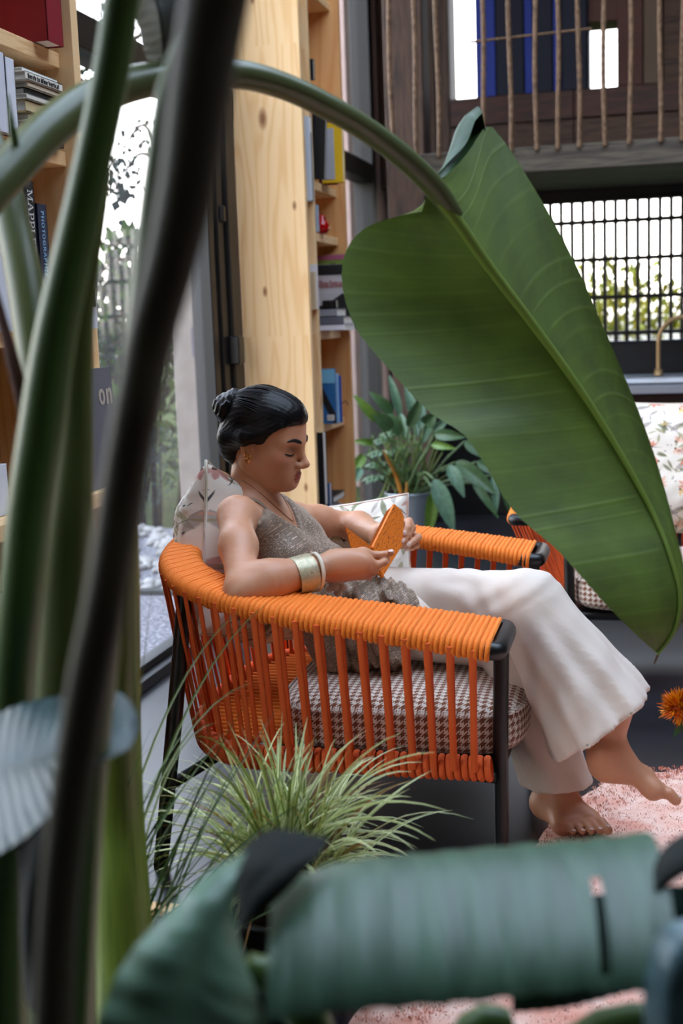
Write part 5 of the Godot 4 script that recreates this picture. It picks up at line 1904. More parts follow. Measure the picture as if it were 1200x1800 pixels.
func face_details(body: Node3D) -> void:
	var f := Field.new()
	head_prims(f)
	var dark := plain(Color(0.045, 0.03, 0.028), 0.7)
	for s in [1.0, -1.0]:
		# brow
		var k := [[hp(0.0945, 0.0085, 0.0135 * s), 0.0028], [hp(0.091, 0.0125, 0.023 * s), 0.0042], [hp(0.083, 0.0155, 0.035 * s), 0.0038], [hp(0.070, 0.0115, 0.048 * s), 0.0014]]
		var fwd := head_b * Vector3(0.75, 0.1, 0.62 * s)
		fwd = fwd.normalized()
		var c := curve(onto_keys(f, k, fwd, 0.0006), 6)
		put("eyebrow", tube_mesh(c[0], c[1], 8, 0.5, head_b.y), dark, body)
		# lash line of the lowered lid
		var ls := curve(onto_keys(f, [[hp(0.0795, -0.0185, 0.0185 * s), 0.0008], [hp(0.0835, -0.0225, 0.026 * s), 0.0015], [hp(0.0830, -0.0235, 0.034 * s), 0.0017], [hp(0.0765, -0.0215, 0.042 * s), 0.0017], [hp(0.0700, -0.0185, 0.0475 * s), 0.0009]], fwd, 0.0004), 6)
		put("eyelash", tube_mesh(ls[0], ls[1], 8), dark, body)
		var tuft := MB.new()
		for i in 11:
			var q := i / 10.0
			var p := along(ls[0], 0.15 + 0.85 * q)
			var d := head_b * Vector3(0.8 - 0.5 * q, -0.45, s * (0.1 + 0.8 * q))
			tuft.tube([p, p + d * 0.0045, p + d * 0.0075 + head_b.y * 0.0012], [0.0005, 0.0004, 0.0001], 4, false)
		put("eyelash", tuft.mesh(), dark, body)
		# a dark line drawn along the crease of the lid
		var lids := curve(onto_keys(f, [[hp(0.0800, -0.0160, 0.019 * s), 0.0005], [hp(0.0835, -0.0115, 0.030 * s), 0.0008], [hp(0.0755, -0.0115, 0.043 * s), 0.0006]], fwd, 0.0), 6)
		put("lid_crease", tube_mesh(lids[0], lids[1], 6), plain(Color(0.30, 0.17, 0.13), 0.7), body)


func hair(who: Node3D) -> void:
	var mat := plain(Color.WHITE, 0.40)
	mat.albedo_color = Color(0.045, 0.035, 0.038)
	mat.metallic_specular = 0.32
	mat.anisotropy_enabled = false
	var f := Field.new()
	var q := head_b
	f.ell(hp(-0.022, 0.036, 0), Vector3(0.103, 0.091, 0.083) * HS, q, 0.03)
	f.ell(hp(0.030, 0.064, 0), Vector3(0.060, 0.046, 0.066) * HS, q, 0.03)
	# swept sides over the tops of the ears, and the roll at the nape
	for s in [1.0, -1.0]:
		f.cap(hp(0.052, 0.040, 0.058 * s), hp(-0.02, 0.006, 0.076 * s), 0.012, 0.014, 0.02)
		f.cap(hp(-0.02, 0.006, 0.074 * s), hp(-0.085, -0.010, 0.050 * s), 0.016, 0.018, 0.02)
	f.ell(hp(-0.088, -0.022, 0.0), Vector3(0.036, 0.052, 0.058) * HS, q, 0.03)
	f.cap(hp(-0.080, -0.050, 0.030), hp(-0.060, -0.078, 0.026), 0.018, 0.008, 0.02)
	f.cap(hp(-0.080, -0.050, -0.030), hp(-0.060, -0.078, -0.026), 0.018, 0.008, 0.02)
	# face side kept free
	f.ell(hp(0.098, -0.046, 0), Vector3(0.082, 0.100, 0.20) * HS, q * Basis(Vector3.BACK, 0.42), 0.006, 1)
	f.ell(hp(0.010, -0.060, 0.09), Vector3(0.045, 0.060, 0.05) * HS, q, 0.008, 1)
	f.ell(hp(0.010, -0.060, -0.09), Vector3(0.045, 0.060, 0.05) * HS, q, 0.008, 1)
	var root := hp(-0.10, 0.055, 0)
	f.bump = func(p: Vector3) -> float:
		var w := head_b.inverse() * (p - root) / HS
		var a := atan2(w.z, w.y + 0.02)
		return 0.0006 * sin(a * 46.0 + 9.0 * w.x) + 0.0005 * sin(a * 83.0 - 14.0 * w.x + 1.0)
	var m := MB.new()
	f.mesh_into(m, HEAD + Vector3(-0.15, -0.12, -0.12), HEAD + Vector3(0.12, 0.15, 0.12), 0.0036)
	var o := put("hair", m.mesh(), mat, who)
	o.position = -who.position
	# the bun: coiled strands
	var g := Field.new()
	var bc := hp(-0.095, 0.058, 0.010)
	g.ell(bc, Vector3(0.038, 0.041, 0.042), q, 0.01)
	for i in 3:
		var pts := []
		for k in 17:
			var a := TAU * k / 16.0 + i * 2.1
			var rr := 0.033 - 0.006 * i
			pts.append(bc + q * Vector3(-0.004 - 0.010 * i + 0.006 * sin(a * 2.0 + i), cos(a) * rr, sin(a) * rr * 1.1))
		for k in 16:
			g.cap(pts[k], pts[k + 1], 0.0115, 0.0115, 0.006)
	g.bump = func(p: Vector3) -> float:
		var w := head_b.inverse() * (p - bc)
		return 0.0010 * sin(atan2(w.z, w.y) * 9.0 + w.length() * 900.0) + 0.0007 * sin(w.x * 1400.0 + w.y * 500.0)
	var n := MB.new()
	g.mesh_into(n, bc - Vector3.ONE * 0.075, bc + Vector3.ONE * 0.075, 0.003)
	put("hair_bun", n.mesh(), mat, o)
	# loose strands over the surface
	var st := MB.new()
	var r := RandomNumberGenerator.new()
	r.seed = 5
	for i in 44:
		var s := -1.0 if i % 3 == 0 else 1.0
		var t := r.randf()
		var a := hp(lerpf(0.078, 0.02, t), lerpf(0.075, 0.128, t), s * lerpf(0.052, 0.01, t))
		var pts := []
		var rad := []
		for k in 9:
			var w := k / 8.0
			var dir := hp(lerpf(0.078, -0.085, w) - 0.02 * t, lerpf(0.052 + 0.07 * t, 0.068, w) + 0.055 * sin(PI * w) * t + 0.012 * sin(PI * w), s * lerpf(0.050 - 0.045 * t, 0.02, w) + s * 0.040 * sin(PI * w) * (1.0 - t * 0.8)) - hp(-0.022, 0.036, 0)
			var loc := q.inverse() * dir / HS
			var e := Vector3(loc.x / 0.1045, loc.y / 0.0925, loc.z / 0.0845)
			pts.append(hp(-0.022, 0.036, 0) + dir / e.length() * (1.0 + 0.006 * r.randf()))
			rad.append(0.0011 * sin(PI * clampf(w, 0.06, 0.94)) + 0.0003)
		st.tube(pts, rad, 5, false)
	for i in 14:
		var a := hp(-0.085 + 0.03 * r.randf(), -0.055 - 0.02 * r.randf(), 0.035 - 0.05 * r.randf())
		var d := head_b * Vector3(-0.4 + r.randf() * 0.5, -1.0, 0.3 * r.randfn())
		st.tube([a, a + d * 0.012, a + d * 0.025 + Vector3(-0.004 + 0.006 * r.randfn(), 0, 0)], [0.0007, 0.0005, 0.0002], 4, false)
	put("strand", st.mesh(), mat, o)


func clothes(who: Node3D) -> void:
	# ---- camisole
	var b := torso_basis()
	var f := Field.new()
	torso_prims(f, 0.0085)
	# cloth hanging off the chest and gathered in the lap
	f.cap(CHEST + b * Vector3(0.075, -0.03, 0.03), WAIST + hip_basis() * Vector3(0.062, -0.01, 0.02), 0.042, 0.05, 0.04)
	f.cap(Vector3(-0.6345, 0.4986, -2.6200), Vector3(-0.5313, 0.4923, -2.6000), 0.042, 0.038, 0.03)
	f.cap(Vector3(-0.6271, 0.4912, -2.7000), Vector3(-0.5436, 0.4795, -2.7000), 0.036, 0.032, 0.03)
	f.cap(Vector3(-0.6551, 0.5091, -2.6000), Vector3(-0.5567, 0.4028, -2.6000), 0.055, 0.055, 0.05)
	f.cap(Vector3(-0.7084, 0.4633, -2.6000), Vector3(-0.6652, 0.3687, -2.6200), 0.060, 0.060, 0.05)
	f.bump = func(p: Vector3) -> float:
		var w: Vector3 = b.inverse() * (p - CHEST)
		var lap := clampf((p.x + 0.70) * 12.0, 0.0, 1.0)
		var fold := 0.0022 * sin(w.y * 70.0 + w.x * 95.0 + 2.0 * sin(w.z * 30.0)) * clampf(-w.y * 8.0 + 0.4, 0.0, 1.0)
		return fold + lap * (0.009 * sin(p.x * 105.0 + p.z * 60.0 + 3.0 * sin(p.y * 50.0)) + 0.005 * sin(p.x * 210.0 - p.z * 140.0))
	f.keep = func(p: Vector3) -> float:
		var w: Vector3 = b.inverse() * (p - CHEST)
		var lat := absf(w.z - 0.004)
		# V neck in front, scoop behind, armholes at the sides
		var neck := (w.y - (0.036 + 1.10 * lat)) * 0.68 if w.x > 0.0 else w.y - 0.035
		neck = maxf(neck, w.y - 0.124)
		var arm := -1.0
		if lat > 0.050:
			arm = (0.022 + minf(0.0, w.y + 0.03) * 3.0 - w.x) * (0.9 if w.y > -0.03 else 0.32)
		return maxf(neck, arm)
	var cloth := plain(Color(0.98, 0.86, 0.75), 0.55)
	cloth.albedo_texture = glitter_tex()
	cloth.uv1_scale = Vector3(5, 5, 5)
	cloth.metallic = 0.1
	cloth.rim_enabled = true
	cloth.rim = 0.4
	var m := MB.new()
	f.mesh_into(m, Vector3(-1.0, 0.34, -2.98), Vector3(-0.46, 0.76, -2.48), 0.0065)
	var top := put("camisole", m.mesh(), cloth, who)
	top.position = -who.position
	# straps over the shoulders
	var bf := Field.new()
	body_prims(bf)
	for s in [1.0, -1.0]:
		var keys := []
		for q in [[CHEST + b * Vector3(0.065, 0.095, 0.062 * s), b.x + b.y * 0.3], [CHEST + b * Vector3(0.048, 0.112, 0.072 * s), b.x + b.y * 0.7], [CHEST + b * Vector3(0.02, 0.125, 0.079 * s), b.y], [CHEST + b * Vector3(-0.02, 0.12, 0.078 * s), b.y - b.x * 0.3], [CHEST + b * Vector3(-0.06, 0.08, 0.070 * s), b.y - b.x], [CHEST + b * Vector3(-0.085, 0.03, 0.06 * s), -b.x]]:
			keys.append(onto(bf, q[0], Vector3(q[1]).normalized(), 0.002))
		var k := path(keys, 6)
		var rad := []
		for i in k.size():
			rad.append(0.0055)
		put("strap", tube_mesh(k, rad, 8, 0.35, b.z), cloth, top)
	# ---- trousers, leg by leg
	var hip_over := PELVIS + Vector3(0.0, 0.0, -0.085)
	var hip_under := PELVIS + Vector3(0.0, -0.005, 0.09)
	var hem_o := Vector3(-0.0862, 0.2786, -2.4750)
	var hem_u := Vector3(-0.1886, 0.1020, -2.5900)
	var dir_o := (hem_o - KNEE_OVER).normalized()
	var dir_u := (hem_u - KNEE_UNDER).normalized()
	var tm := MB.new()
	for which in 2:
		var t := Field.new()
		t.ell(PELVIS - b.y * 0.02, Vector3(0.10, 0.085, 0.160), b, 0.05)
		var knee := KNEE_OVER if which == 0 else KNEE_UNDER
		var dir := dir_o if which == 0 else dir_u
		var hem: Vector3 = hem_o if which == 0 else hem_u
		if which == 0:
			t.cap(hip_over, knee, 0.080, 0.068, 0.04)
			t.cap(knee, hem + (hem - knee) * 0.35, 0.069, 0.126, 0.02)
			t.cap(knee + Vector3(0.0, -0.03, 0), Vector3(-0.1476, 0.2431, -2.4800), 0.050, 0.040, 0.05)
		else:
			t.cap(hip_under, knee, 0.082, 0.070, 0.04)
			t.cap(knee, hem + (hem - knee) * 0.35, 0.070, 0.073, 0.012)
		t.bump = func(p: Vector3) -> float:
			var w := p - knee
			var l := w.dot(dir)
			var ro := w - dir * l
			if l > 0.0 and which == 0:
				var a := atan2(ro.z, ro.dot(dir.cross(Vector3.BACK)))
				var am := clampf(l * 6.0, 0.0, 1.0)
				return am * (0.0065 * sin(a * 6.0 + 1.2 + l * 5.0) + 0.004 * sin(a * 11.0 - l * 9.0)) + clampf(l * 7.0 - 1.0, 0.0, 1.0) * 0.003 * sin(a * 17.0 + l * 14.0) + am * 0.0018 * sin(l * 60.0 + a * 3.0)
			if l > 0.0:
				var a2 := atan2(ro.z, ro.x)
				return clampf(l * 5.0, 0.0, 1.0) * (0.005 * sin(a2 * 5.0 + l * 8.0) + 0.0025 * sin(a2 * 9.0 + l * 30.0))
			var d := 0.0028 * sin(p.x * 55.0 + p.y * 90.0 + 2.0 * sin(p.z * 40.0)) * clampf((p.x + 0.56) * 5.0, 0.0, 1.0) * clampf((-0.25 - p.x) * 9.0, 0.0, 1.0)
			return d + 0.003 * sin((p.x - p.y * 1.4) * 95.0) * clampf(1.0 - w.length() * 6.0, 0.0, 1.0)
		t.keep = func(p: Vector3) -> float:
			var d := -1.0
			var l := (p - knee).dot(dir)
			if l > 0.1:
				var nrm := cut_o_n(dir) if which == 0 else Vector3(0.10, -1.0, 0.12).normalized()
				var away := (p - hem).dot(nrm)
				d = maxf(d, away + 0.003 * sin(p.z * 60.0))
				var inner: float = (p - knee - dir * l).length() - (0.044 + (0.03 * clampf(l * 3.0, 0.0, 1.0) if which == 0 else 0.0))
				d = maxf(d, -maxf(inner, -away - 0.07))
			if p.x < -0.60:
				d = maxf(d, p.y - 0.52)
			return d
		t.mesh_into(tm, Vector3(-0.78, 0.02, -3.0), Vector3(0.08, 0.64, -2.34), 0.0075)
	var linen := plain(Color(0.86, 0.80, 0.745), 0.85)
	linen.rim_enabled = true
	linen.rim = 0.3
	var tr := put("trousers", tm.mesh(), linen, who)
	tr.position = -who.position


func cut_o_n(_dir: Vector3) -> Vector3:
	return Vector3(0.60, -0.79, 0.05).normalized()


func glitter_tex() -> ImageTexture:
	var img := Image.create(256, 256, false, Image.FORMAT_RGB8)
	var r := RandomNumberGenerator.new()
	r.seed = 77
	for y in 256:
		for x in 256:
			var k := 0.72 + 0.18 * r.randf() + 0.10 * sin(x * 0.8) * sin(y * 0.8)
			if r.randf() < 0.09:
				k = 1.7
			img.set_pixel(x, y, Color(minf(k * 0.62, 1.0), minf(k * 0.60, 1.0), minf(k * 0.58, 1.0)))
	return ImageTexture.create_from_image(img)


func jewellery(who: Node3D) -> void:
	var off := -who.position
	var ax := (WRIST_R - ELBOW_R).normalized()
	# wide mother of pearl cuff and a thin bangle
	var c := ELBOW_R.lerp(WRIST_R, 0.655)
	var cuff := MB.new()
	var bs := Basis(ax.cross(Vector3.UP).normalized().cross(ax), ax, ax.cross(Vector3.UP).normalized())
	cuff.lathe([Vector2(0.0385, -0.021), Vector2(0.0405, -0.0205), Vector2(0.0405, 0.0), Vector2(0.0400, 0.0205), Vector2(0.038, 0.021), Vector2(0.0365, 0.0195), Vector2(0.037, 0.0), Vector2(0.0375, -0.0195), Vector2(0.0385, -0.021)], Transform3D(bs, c + Vector3(0, -0.003, 0)), 36)
	var pearl := tri_mat(noise_tex(61, 0.02, [Color(0.50, 0.42, 0.28), Color(0.78, 0.73, 0.60), Color(0.66, 0.64, 0.52), Color(0.85, 0.82, 0.74)], 256), Vector3(9, 9, 9), 0.28)
	pearl.metallic = 0.2
	var o := put("cuff_bracelet", cuff.mesh(), pearl, who)
	o.position = off
	o.set_meta("label", "wide mother of pearl cuff on her right wrist")
	var bg := MB.new()
	var c2 := ELBOW_R.lerp(WRIST_R, 0.80)
	var ring := []
	var rr := []
	var tilt: Basis = bs * Basis(Vector3.BACK, 0.15)
	for i in 41:
		var a := TAU * i / 40.0
		ring.append(c2 + Vector3(0, -0.004, 0) + tilt * Vector3(cos(a) * 0.0365, 0, sin(a) * 0.0365))
		rr.append(0.0044)
	bg.tube(ring, rr, 10, false)
	var o2 := put("bangle", bg.mesh(), plain(Color(0.85, 0.80, 0.72), 0.3), who)
	o2.position = off
	# earrings
	var gold := plain(Color(0.85, 0.58, 0.28), 0.25, 0.9)
	for e in [[hp(-0.010, -0.044, 0.081), 0.0085], [hp(-0.014, -0.037, 0.083), 0.0062], [hp(-0.004, -0.038, 0.083), 0.0062], [hp(-0.020, -0.030, 0.082), 0.0048]]:
		var mb := MB.new()
		var pts := []
		var rd := []
		for i in 21:
			var a := TAU * i / 20.0
			pts.append(Vector3(e[0]) + head_b * Vector3(cos(a) * e[1] * 0.8, sin(a) * e[1], 0.003 * cos(a)))
			rd.append(0.0012)
		mb.tube(pts, rd, 6, false)
		var eo := put("earring", mb.mesh(), gold, who)
		eo.position = off
	# fine chain
	var b := torso_basis()
	var bf := Field.new()
	body_prims(bf)
	var chain_keys := []
	for p in [CHEST + b * Vector3(-0.03, 0.17, 0.05), CHEST + b * Vector3(0.0, 0.165, 0.055), CHEST + b * Vector3(0.035, 0.135, 0.05), CHEST + b * Vector3(0.065, 0.10, 0.03), CHEST + b * Vector3(0.08, 0.065, 0.0), CHEST + b * Vector3(0.065, 0.10, -0.03), CHEST + b * Vector3(0.035, 0.135, -0.05)]:
		chain_keys.append(onto(bf, p, (b.x + b.y * 0.6).normalized(), 0.0008))
	var ch := path(chain_keys, 8)
	var cr := []
	for i in ch.size():
		cr.append(0.0009)
	var n := put("necklace", tube_mesh(ch, cr, 6), plain(Color(0.55, 0.40, 0.28), 0.4, 0.6), who)
	n.position = off
	# a cluster of pale wooden beads at the waist
	var k := 0
	var tas := put("bead", bead(), plain(Color(0.80, 0.76, 0.70), 0.6), who)
	tas.position = off + Vector3(-0.6363, 0.5753, -2.4440)
	for p in [Vector3(-0.6193, 0.5723, -2.4480), Vector3(-0.6269, 0.5624, -2.4380), Vector3(-0.6145, 0.5598, -2.4510), Vector3(-0.6416, 0.5576, -2.4480), Vector3(-0.6238, 0.5483, -2.4480), Vector3(-0.6501, 0.5658, -2.4540), Vector3(-0.6324, 0.5784, -2.4580)]:
		var q := put("bead", bead(), tas.material_override, who)
		q.position = off + p


func bead() -> ArrayMesh:
	var b := MB.new()
	b.ball(Vector3.ZERO, Vector3.ONE * 0.0095, Basis.IDENTITY, 10, 16)
	b.tube([Vector3(0, 0, 0.0085), Vector3(0, 0, 0.0098)], [0.0022, 0.0018], 8)
	return b.mesh()


# ---------------------------------------------------------------- the orange book in her hands
func build_held_things() -> void:
	var t := thing("orange_book", "open orange book with dark mottled soft covers held in both hands", "book", Vector3(-0.5711, 0.5860, -2.6000))
	var im := noise_tex(71, 0.045, [Color(0.16, 0.07, 0.04), Color(0.30, 0.12, 0.04), Color(0.88, 0.42, 0.06), Color(0.93, 0.50, 0.08), Color(0.92, 0.47, 0.07), Color(0.94, 0.52, 0.10), Color(0.90, 0.45, 0.07)], 512, FastNoiseLite.TYPE_SIMPLEX_SMOOTH, 5)
	var cov := plain(Color.WHITE, 0.7)
	cov.albedo_texture = im
	cov.uv1_scale = Vector3(1.2, 1.2, 1)
	var pn := [Vector3(-0.5815, 0.6147, -2.6000), Vector3(-0.5622, 0.5485, -2.6000)]
	var left := [Vector3(-0.5815, 0.6147, -2.6000), Vector3(-0.6344, 0.6637, -2.5750), Vector3(-0.6201, 0.6066, -2.5750), Vector3(-0.5622, 0.5485, -2.6000)]
	var right := [Vector3(-0.5815, 0.6147, -2.6000), Vector3(-0.5554, 0.6912, -2.7200), Vector3(-0.5413, 0.6763, -2.7250), Vector3(-0.5352, 0.6620, -2.7250), Vector3(-0.5390, 0.5990, -2.7150), Vector3(-0.5622, 0.5485, -2.6000)]
	for side in 2:
		var poly: Array = left if side == 0 else right
		var m := MB.new()
		var nn: Vector3 = (Vector3(poly[1]) - poly[0]).cross(Vector3(poly[-1]) - poly[0]).normalized()
		if nn.z < 0:
			nn = -nn
		for q in [0.0, -0.006]:
			var base := m.v.size()
			var cen := Vector3.ZERO
			for p in poly:
				cen += Vector3(p) / poly.size()
			m.vert(cen + nn * q - t.position, nn if q == 0.0 else -nn, Vector2(0.5, 0.5))
			for p in poly:
				m.vert(Vector3(p) + nn * q - t.position, nn if q == 0.0 else -nn, Vector2((p.x + 0.7) * 6.0, (p.y - 0.5) * 6.0))
			for i in poly.size():
				m.tri(base, base + 1 + i, base + 1 + (i + 1) % poly.size())
		for i in poly.size():
			var a := Vector3(poly[i]) - t.position
			var b := Vector3(poly[(i + 1) % poly.size()]) - t.position
			var en := (b - a).cross(nn).normalized()
			var w := [m.vert(a, en), m.vert(b, en), m.vert(b - nn * 0.006, en), m.vert(a - nn * 0.006, en)]
			m.quad(w[0], w[1], w[2], w[3])
		put("cover", m.mesh(), cov, t)
		# leaves of paper behind each cover
		var pg := MB.new()
		for k in 4:
			var s := 0.94 - 0.02 * k
			var off: Vector3 = nn * (-0.008 - 0.0022 * k)
			var ids := []
			for p in poly:
				ids.append(pg.vert(Vector3(poly[0]).lerp(p, s) + off - t.position, nn))
			for i in range(1, ids.size() - 1):
				pg.tri(ids[0], ids[i], ids[i + 1])
		put("pages", pg.mesh(), plain(Color(0.80, 0.42, 0.08), 0.8), t)
	put("spine", tube_mesh([Vector3(pn[0]) - t.position, Vector3(pn[1]) - t.position], [0.004, 0.004], 10), cov, t)


# ---------------------------------------------------------------- big banana-like leaves in front
# a blade between two edges and a midrib: each a list of points along its length; bulge lifts the halves off the flat
func blade(left: Array, rib: Array, right: Array, bulge_l: float, bulge_r: float, out: Vector3, cols := 12, rows_n := 60) -> ArrayMesh:
	var b := MB.new()
	var l := even(path(left, 8), rows_n)
	var m := even(path(rib, 8), rows_n)
	var r := even(path(right, 8), rows_n)
	var rows := []
	for i in rows_n:
		var row := []
		var v := i / (rows_n - 1.0)
		for k in cols * 2 + 1:
			var s := k / float(cols) - 1.0
			var a: Vector3 = l[i] if s < 0 else r[i]
			var e: Vector3 = m[i]
			var q := absf(s)
			var p := e.lerp(a, q)
			var bl := bulge_l if s < 0 else bulge_r
			p += out * (bl * sin(PI * q) * sin(PI * clampf(v * 1.1, 0.02, 1.0)) + 0.0012 * sin(v * 260.0 + q * 2.0) * q)
			row.append(p)
		rows.append(row)
	b.sheet(rows)
	return b.mesh()


func stalk(called: String, keys: Array, mat: Material, parent: Node3D, flat := 1.0, side := Vector3.ZERO, sides := 18) -> MeshInstance3D:
	var c := curve(keys, 6)
	var pts := []
	for p in c[0]:
		pts.append(Vector3(p) - parent.position)
	return put(called, tube_mesh(pts, c[1], sides, flat, side), mat, parent)


func stalk_mat(a: Color, b: Color, seed_: int, rough := 0.38) -> StandardMaterial3D:
	# long fibres along the stalk
	var m := plain(Color.WHITE, rough)
	var t := noise_tex(seed_, 0.02, [a, b, a.lerp(b, 0.4)], 256)
	m.albedo_texture = t
	m.uv1_scale = Vector3(2.0, 0.35, 1)
	return m


func build_foreground_plants() -> void:
	var green := stalk_mat(Color(0.19, 0.28, 0.12), Color(0.30, 0.41, 0.18), 81)
	var light := stalk_mat(Color(0.24, 0.27, 0.12), Color(0.34, 0.37, 0.18), 82)
	var olive := stalk_mat(Color(0.26, 0.33, 0.09), Color(0.38, 0.44, 0.14), 83)
	var deep := stalk_mat(Color(0.21, 0.195, 0.125), Color(0.27, 0.25, 0.16), 84, 0.6)
	var petiole := stalk_mat(Color(0.27, 0.31, 0.18), Color(0.34, 0.38, 0.22), 85, 0.32)
	var brown := stalk_mat(Color(0.16, 0.075, 0.045), Color(0.32, 0.17, 0.10), 86, 0.8)
	var under := leaf_mat(Color(0.33, 0.41, 0.13), Color(0.55, 0.64, 0.28), 27, 91, 0.55, 0.42, -0.02, 0.13)
	var upper := leaf_mat(Color(0.17, 0.29, 0.12), Color(0.28, 0.42, 0.2), 15, 92, 0.5, 0.2)
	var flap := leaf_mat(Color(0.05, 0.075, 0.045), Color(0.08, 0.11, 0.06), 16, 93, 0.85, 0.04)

	# ---- the tall plant on the left, its stalks and its arching leaf
	var a := thing("bird_of_paradise", "tall banana-leaved plant at the left whose thick stalks cross the view", "plant", Vector3(-0.7655, 0.1501, -1.4844))
	stalk("trunk", [[Vector3(-0.6293, 0.8902, -1.4260), 0.0141], [Vector3(-0.6619, 0.7572, -1.4700), 0.0221], [Vector3(-0.7027, 0.5879, -1.5167), 0.0325], [Vector3(-0.7199, 0.4430, -1.5313), 0.0380], [Vector3(-0.7126, 0.3379, -1.5062), 0.0425], [Vector3(-0.7054, 0.2495, -1.4837), 0.0453], [Vector3(-0.6956, 0.1678, -1.4525), 0.0448]], olive, a)
	stalk("petiole", [[Vector3(-0.3939, 1.4029, -0.9710), 0.0143], [Vector3(-0.4099, 1.3599, -0.9811), 0.0150], [Vector3(-0.4219, 1.3084, -0.9804), 0.0152], [Vector3(-0.4387, 1.2468, -0.9770), 0.0153], [Vector3(-0.4547, 1.1932, -0.9750), 0.0159], [Vector3(-0.4711, 1.1385, -0.9728), 0.0170], [Vector3(-0.4867, 1.0827, -0.9706), 0.0181], [Vector3(-0.5006, 1.0163, -0.9671), 0.0193], [Vector3(-0.5147, 0.9485, -0.9634), 0.0195], [Vector3(-0.5261, 0.8746, -0.9593), 0.0191], [Vector3(-0.5426, 0.7966, -0.9638), 0.0190], [Vector3(-0.5573, 0.6907, -0.9644), 0.0204], [Vector3(-0.5823, 0.5721, -0.9813), 0.0243], [Vector3(-0.6043, 0.3923, -0.9892), 0.0273]], green, a)
	stalk("petiole", [[Vector3(-0.4817, 1.2433, -1.0908), 0.0062], [Vector3(-0.4902, 1.1924, -1.0807), 0.0083], [Vector3(-0.5046, 1.1316, -1.0780), 0.0105], [Vector3(-0.5136, 1.0696, -1.0765), 0.0127], [Vector3(-0.5205, 1.0064, -1.0752), 0.0160], [Vector3(-0.5301, 0.9316, -1.0715), 0.0215], [Vector3(-0.5433, 0.8480, -1.0760), 0.0262], [Vector3(-0.5544, 0.7344, -1.0762), 0.0299], [Vector3(-0.5735, 0.5810, -1.0891), 0.0332], [Vector3(-0.5927, 0.3602, -1.0913), 0.0355]], light, a)
	stalk("petiole", [[Vector3(-0.2152, 1.3051, -0.6666), 0.0186], [Vector3(-0.2261, 1.2724, -0.6692), 0.0183], [Vector3(-0.2355, 1.2254, -0.6647), 0.0172], [Vector3(-0.2438, 1.1777, -0.6603), 0.0158], [Vector3(-0.2546, 1.1356, -0.6562), 0.0143], [Vector3(-0.2680, 1.0929, -0.6514), 0.0135], [Vector3(-0.2753, 1.0529, -0.6433), 0.0129], [Vector3(-0.2861, 1.0116, -0.6446), 0.0127], [Vector3(-0.2959, 0.9491, -0.6323), 0.0121], [Vector3(-0.3101, 0.8963, -0.6309), 0.0123], [Vector3(-0.3252, 0.8195, -0.6255), 0.0118], [Vector3(-0.3355, 0.7502, -0.6225), 0.0119], [Vector3(-0.3426, 0.6625, -0.6173), 0.0121]], deep, a)
	stalk("petiole", [[Vector3(-0.3013, 1.2941, -0.8311), 0.0076], [Vector3(-0.3161, 1.2549, -0.8316), 0.0104], [Vector3(-0.3262, 1.2067, -0.8320), 0.0121], [Vector3(-0.3357, 1.1535, -0.8317), 0.0130], [Vector3(-0.3465, 1.0911, -0.8296), 0.0132], [Vector3(-0.3575, 1.0313, -0.8279), 0.0133], [Vector3(-0.3702, 0.9703, -0.8256), 0.0135], [Vector3(-0.3897, 0.8852, -0.8282), 0.0142], [Vector3(-0.4201, 0.7470, -0.8407), 0.0157], [Vector3(-0.4506, 0.5307, -0.8408), 0.0173]], green, a)
	stalk("petiole", [[Vector3(-0.7685, 1.3578, -1.3918), 0.0135], [Vector3(-0.7336, 1.2813, -1.3676), 0.0186], [Vector3(-0.7107, 1.2202, -1.3429), 0.0196], [Vector3(-0.6883, 1.1543, -1.3173), 0.0207], [Vector3(-0.6674, 1.0776, -1.2896), 0.0210], [Vector3(-0.6468, 0.9908, -1.2602), 0.0207], [Vector3(-0.6116, 0.8827, -1.1895), 0.0192], [Vector3(-0.6252, 0.6621, -1.1932), 0.0210], [Vector3(-0.6408, 0.3034, -1.1747), 0.0229]], light, a)
	stalk("dried_sheath", [[Vector3(-0.6226, 1.1478, -1.1241), 0.0055], [Vector3(-0.6118, 1.1090, -1.1207), 0.0055], [Vector3(-0.6021, 1.0703, -1.1171), 0.0072], [Vector3(-0.5961, 1.0255, -1.1220), 0.0078], [Vector3(-0.5910, 0.9800, -1.1265), 0.0045]], brown, a, 0.5)
	stalk("dried_sheath", [[Vector3(-0.6398, 0.8825, -1.2242), 0.0031], [Vector3(-0.6418, 0.8357, -1.2371), 0.0044], [Vector3(-0.6437, 0.7813, -1.2490), 0.0051], [Vector3(-0.6518, 0.7136, -1.2780), 0.0052], [Vector3(-0.6710, 0.6164, -1.3205), 0.0041]], brown, a, 0.5)
	stalk("spear", [[Vector3(-0.6475, 1.3459, -1.2324), 0.0009], [Vector3(-0.6440, 1.3166, -1.2287), 0.0035], [Vector3(-0.6449, 1.2916, -1.2350), 0.0048], [Vector3(-0.6420, 1.2562, -1.2301), 0.0036]], green, a, 0.5)
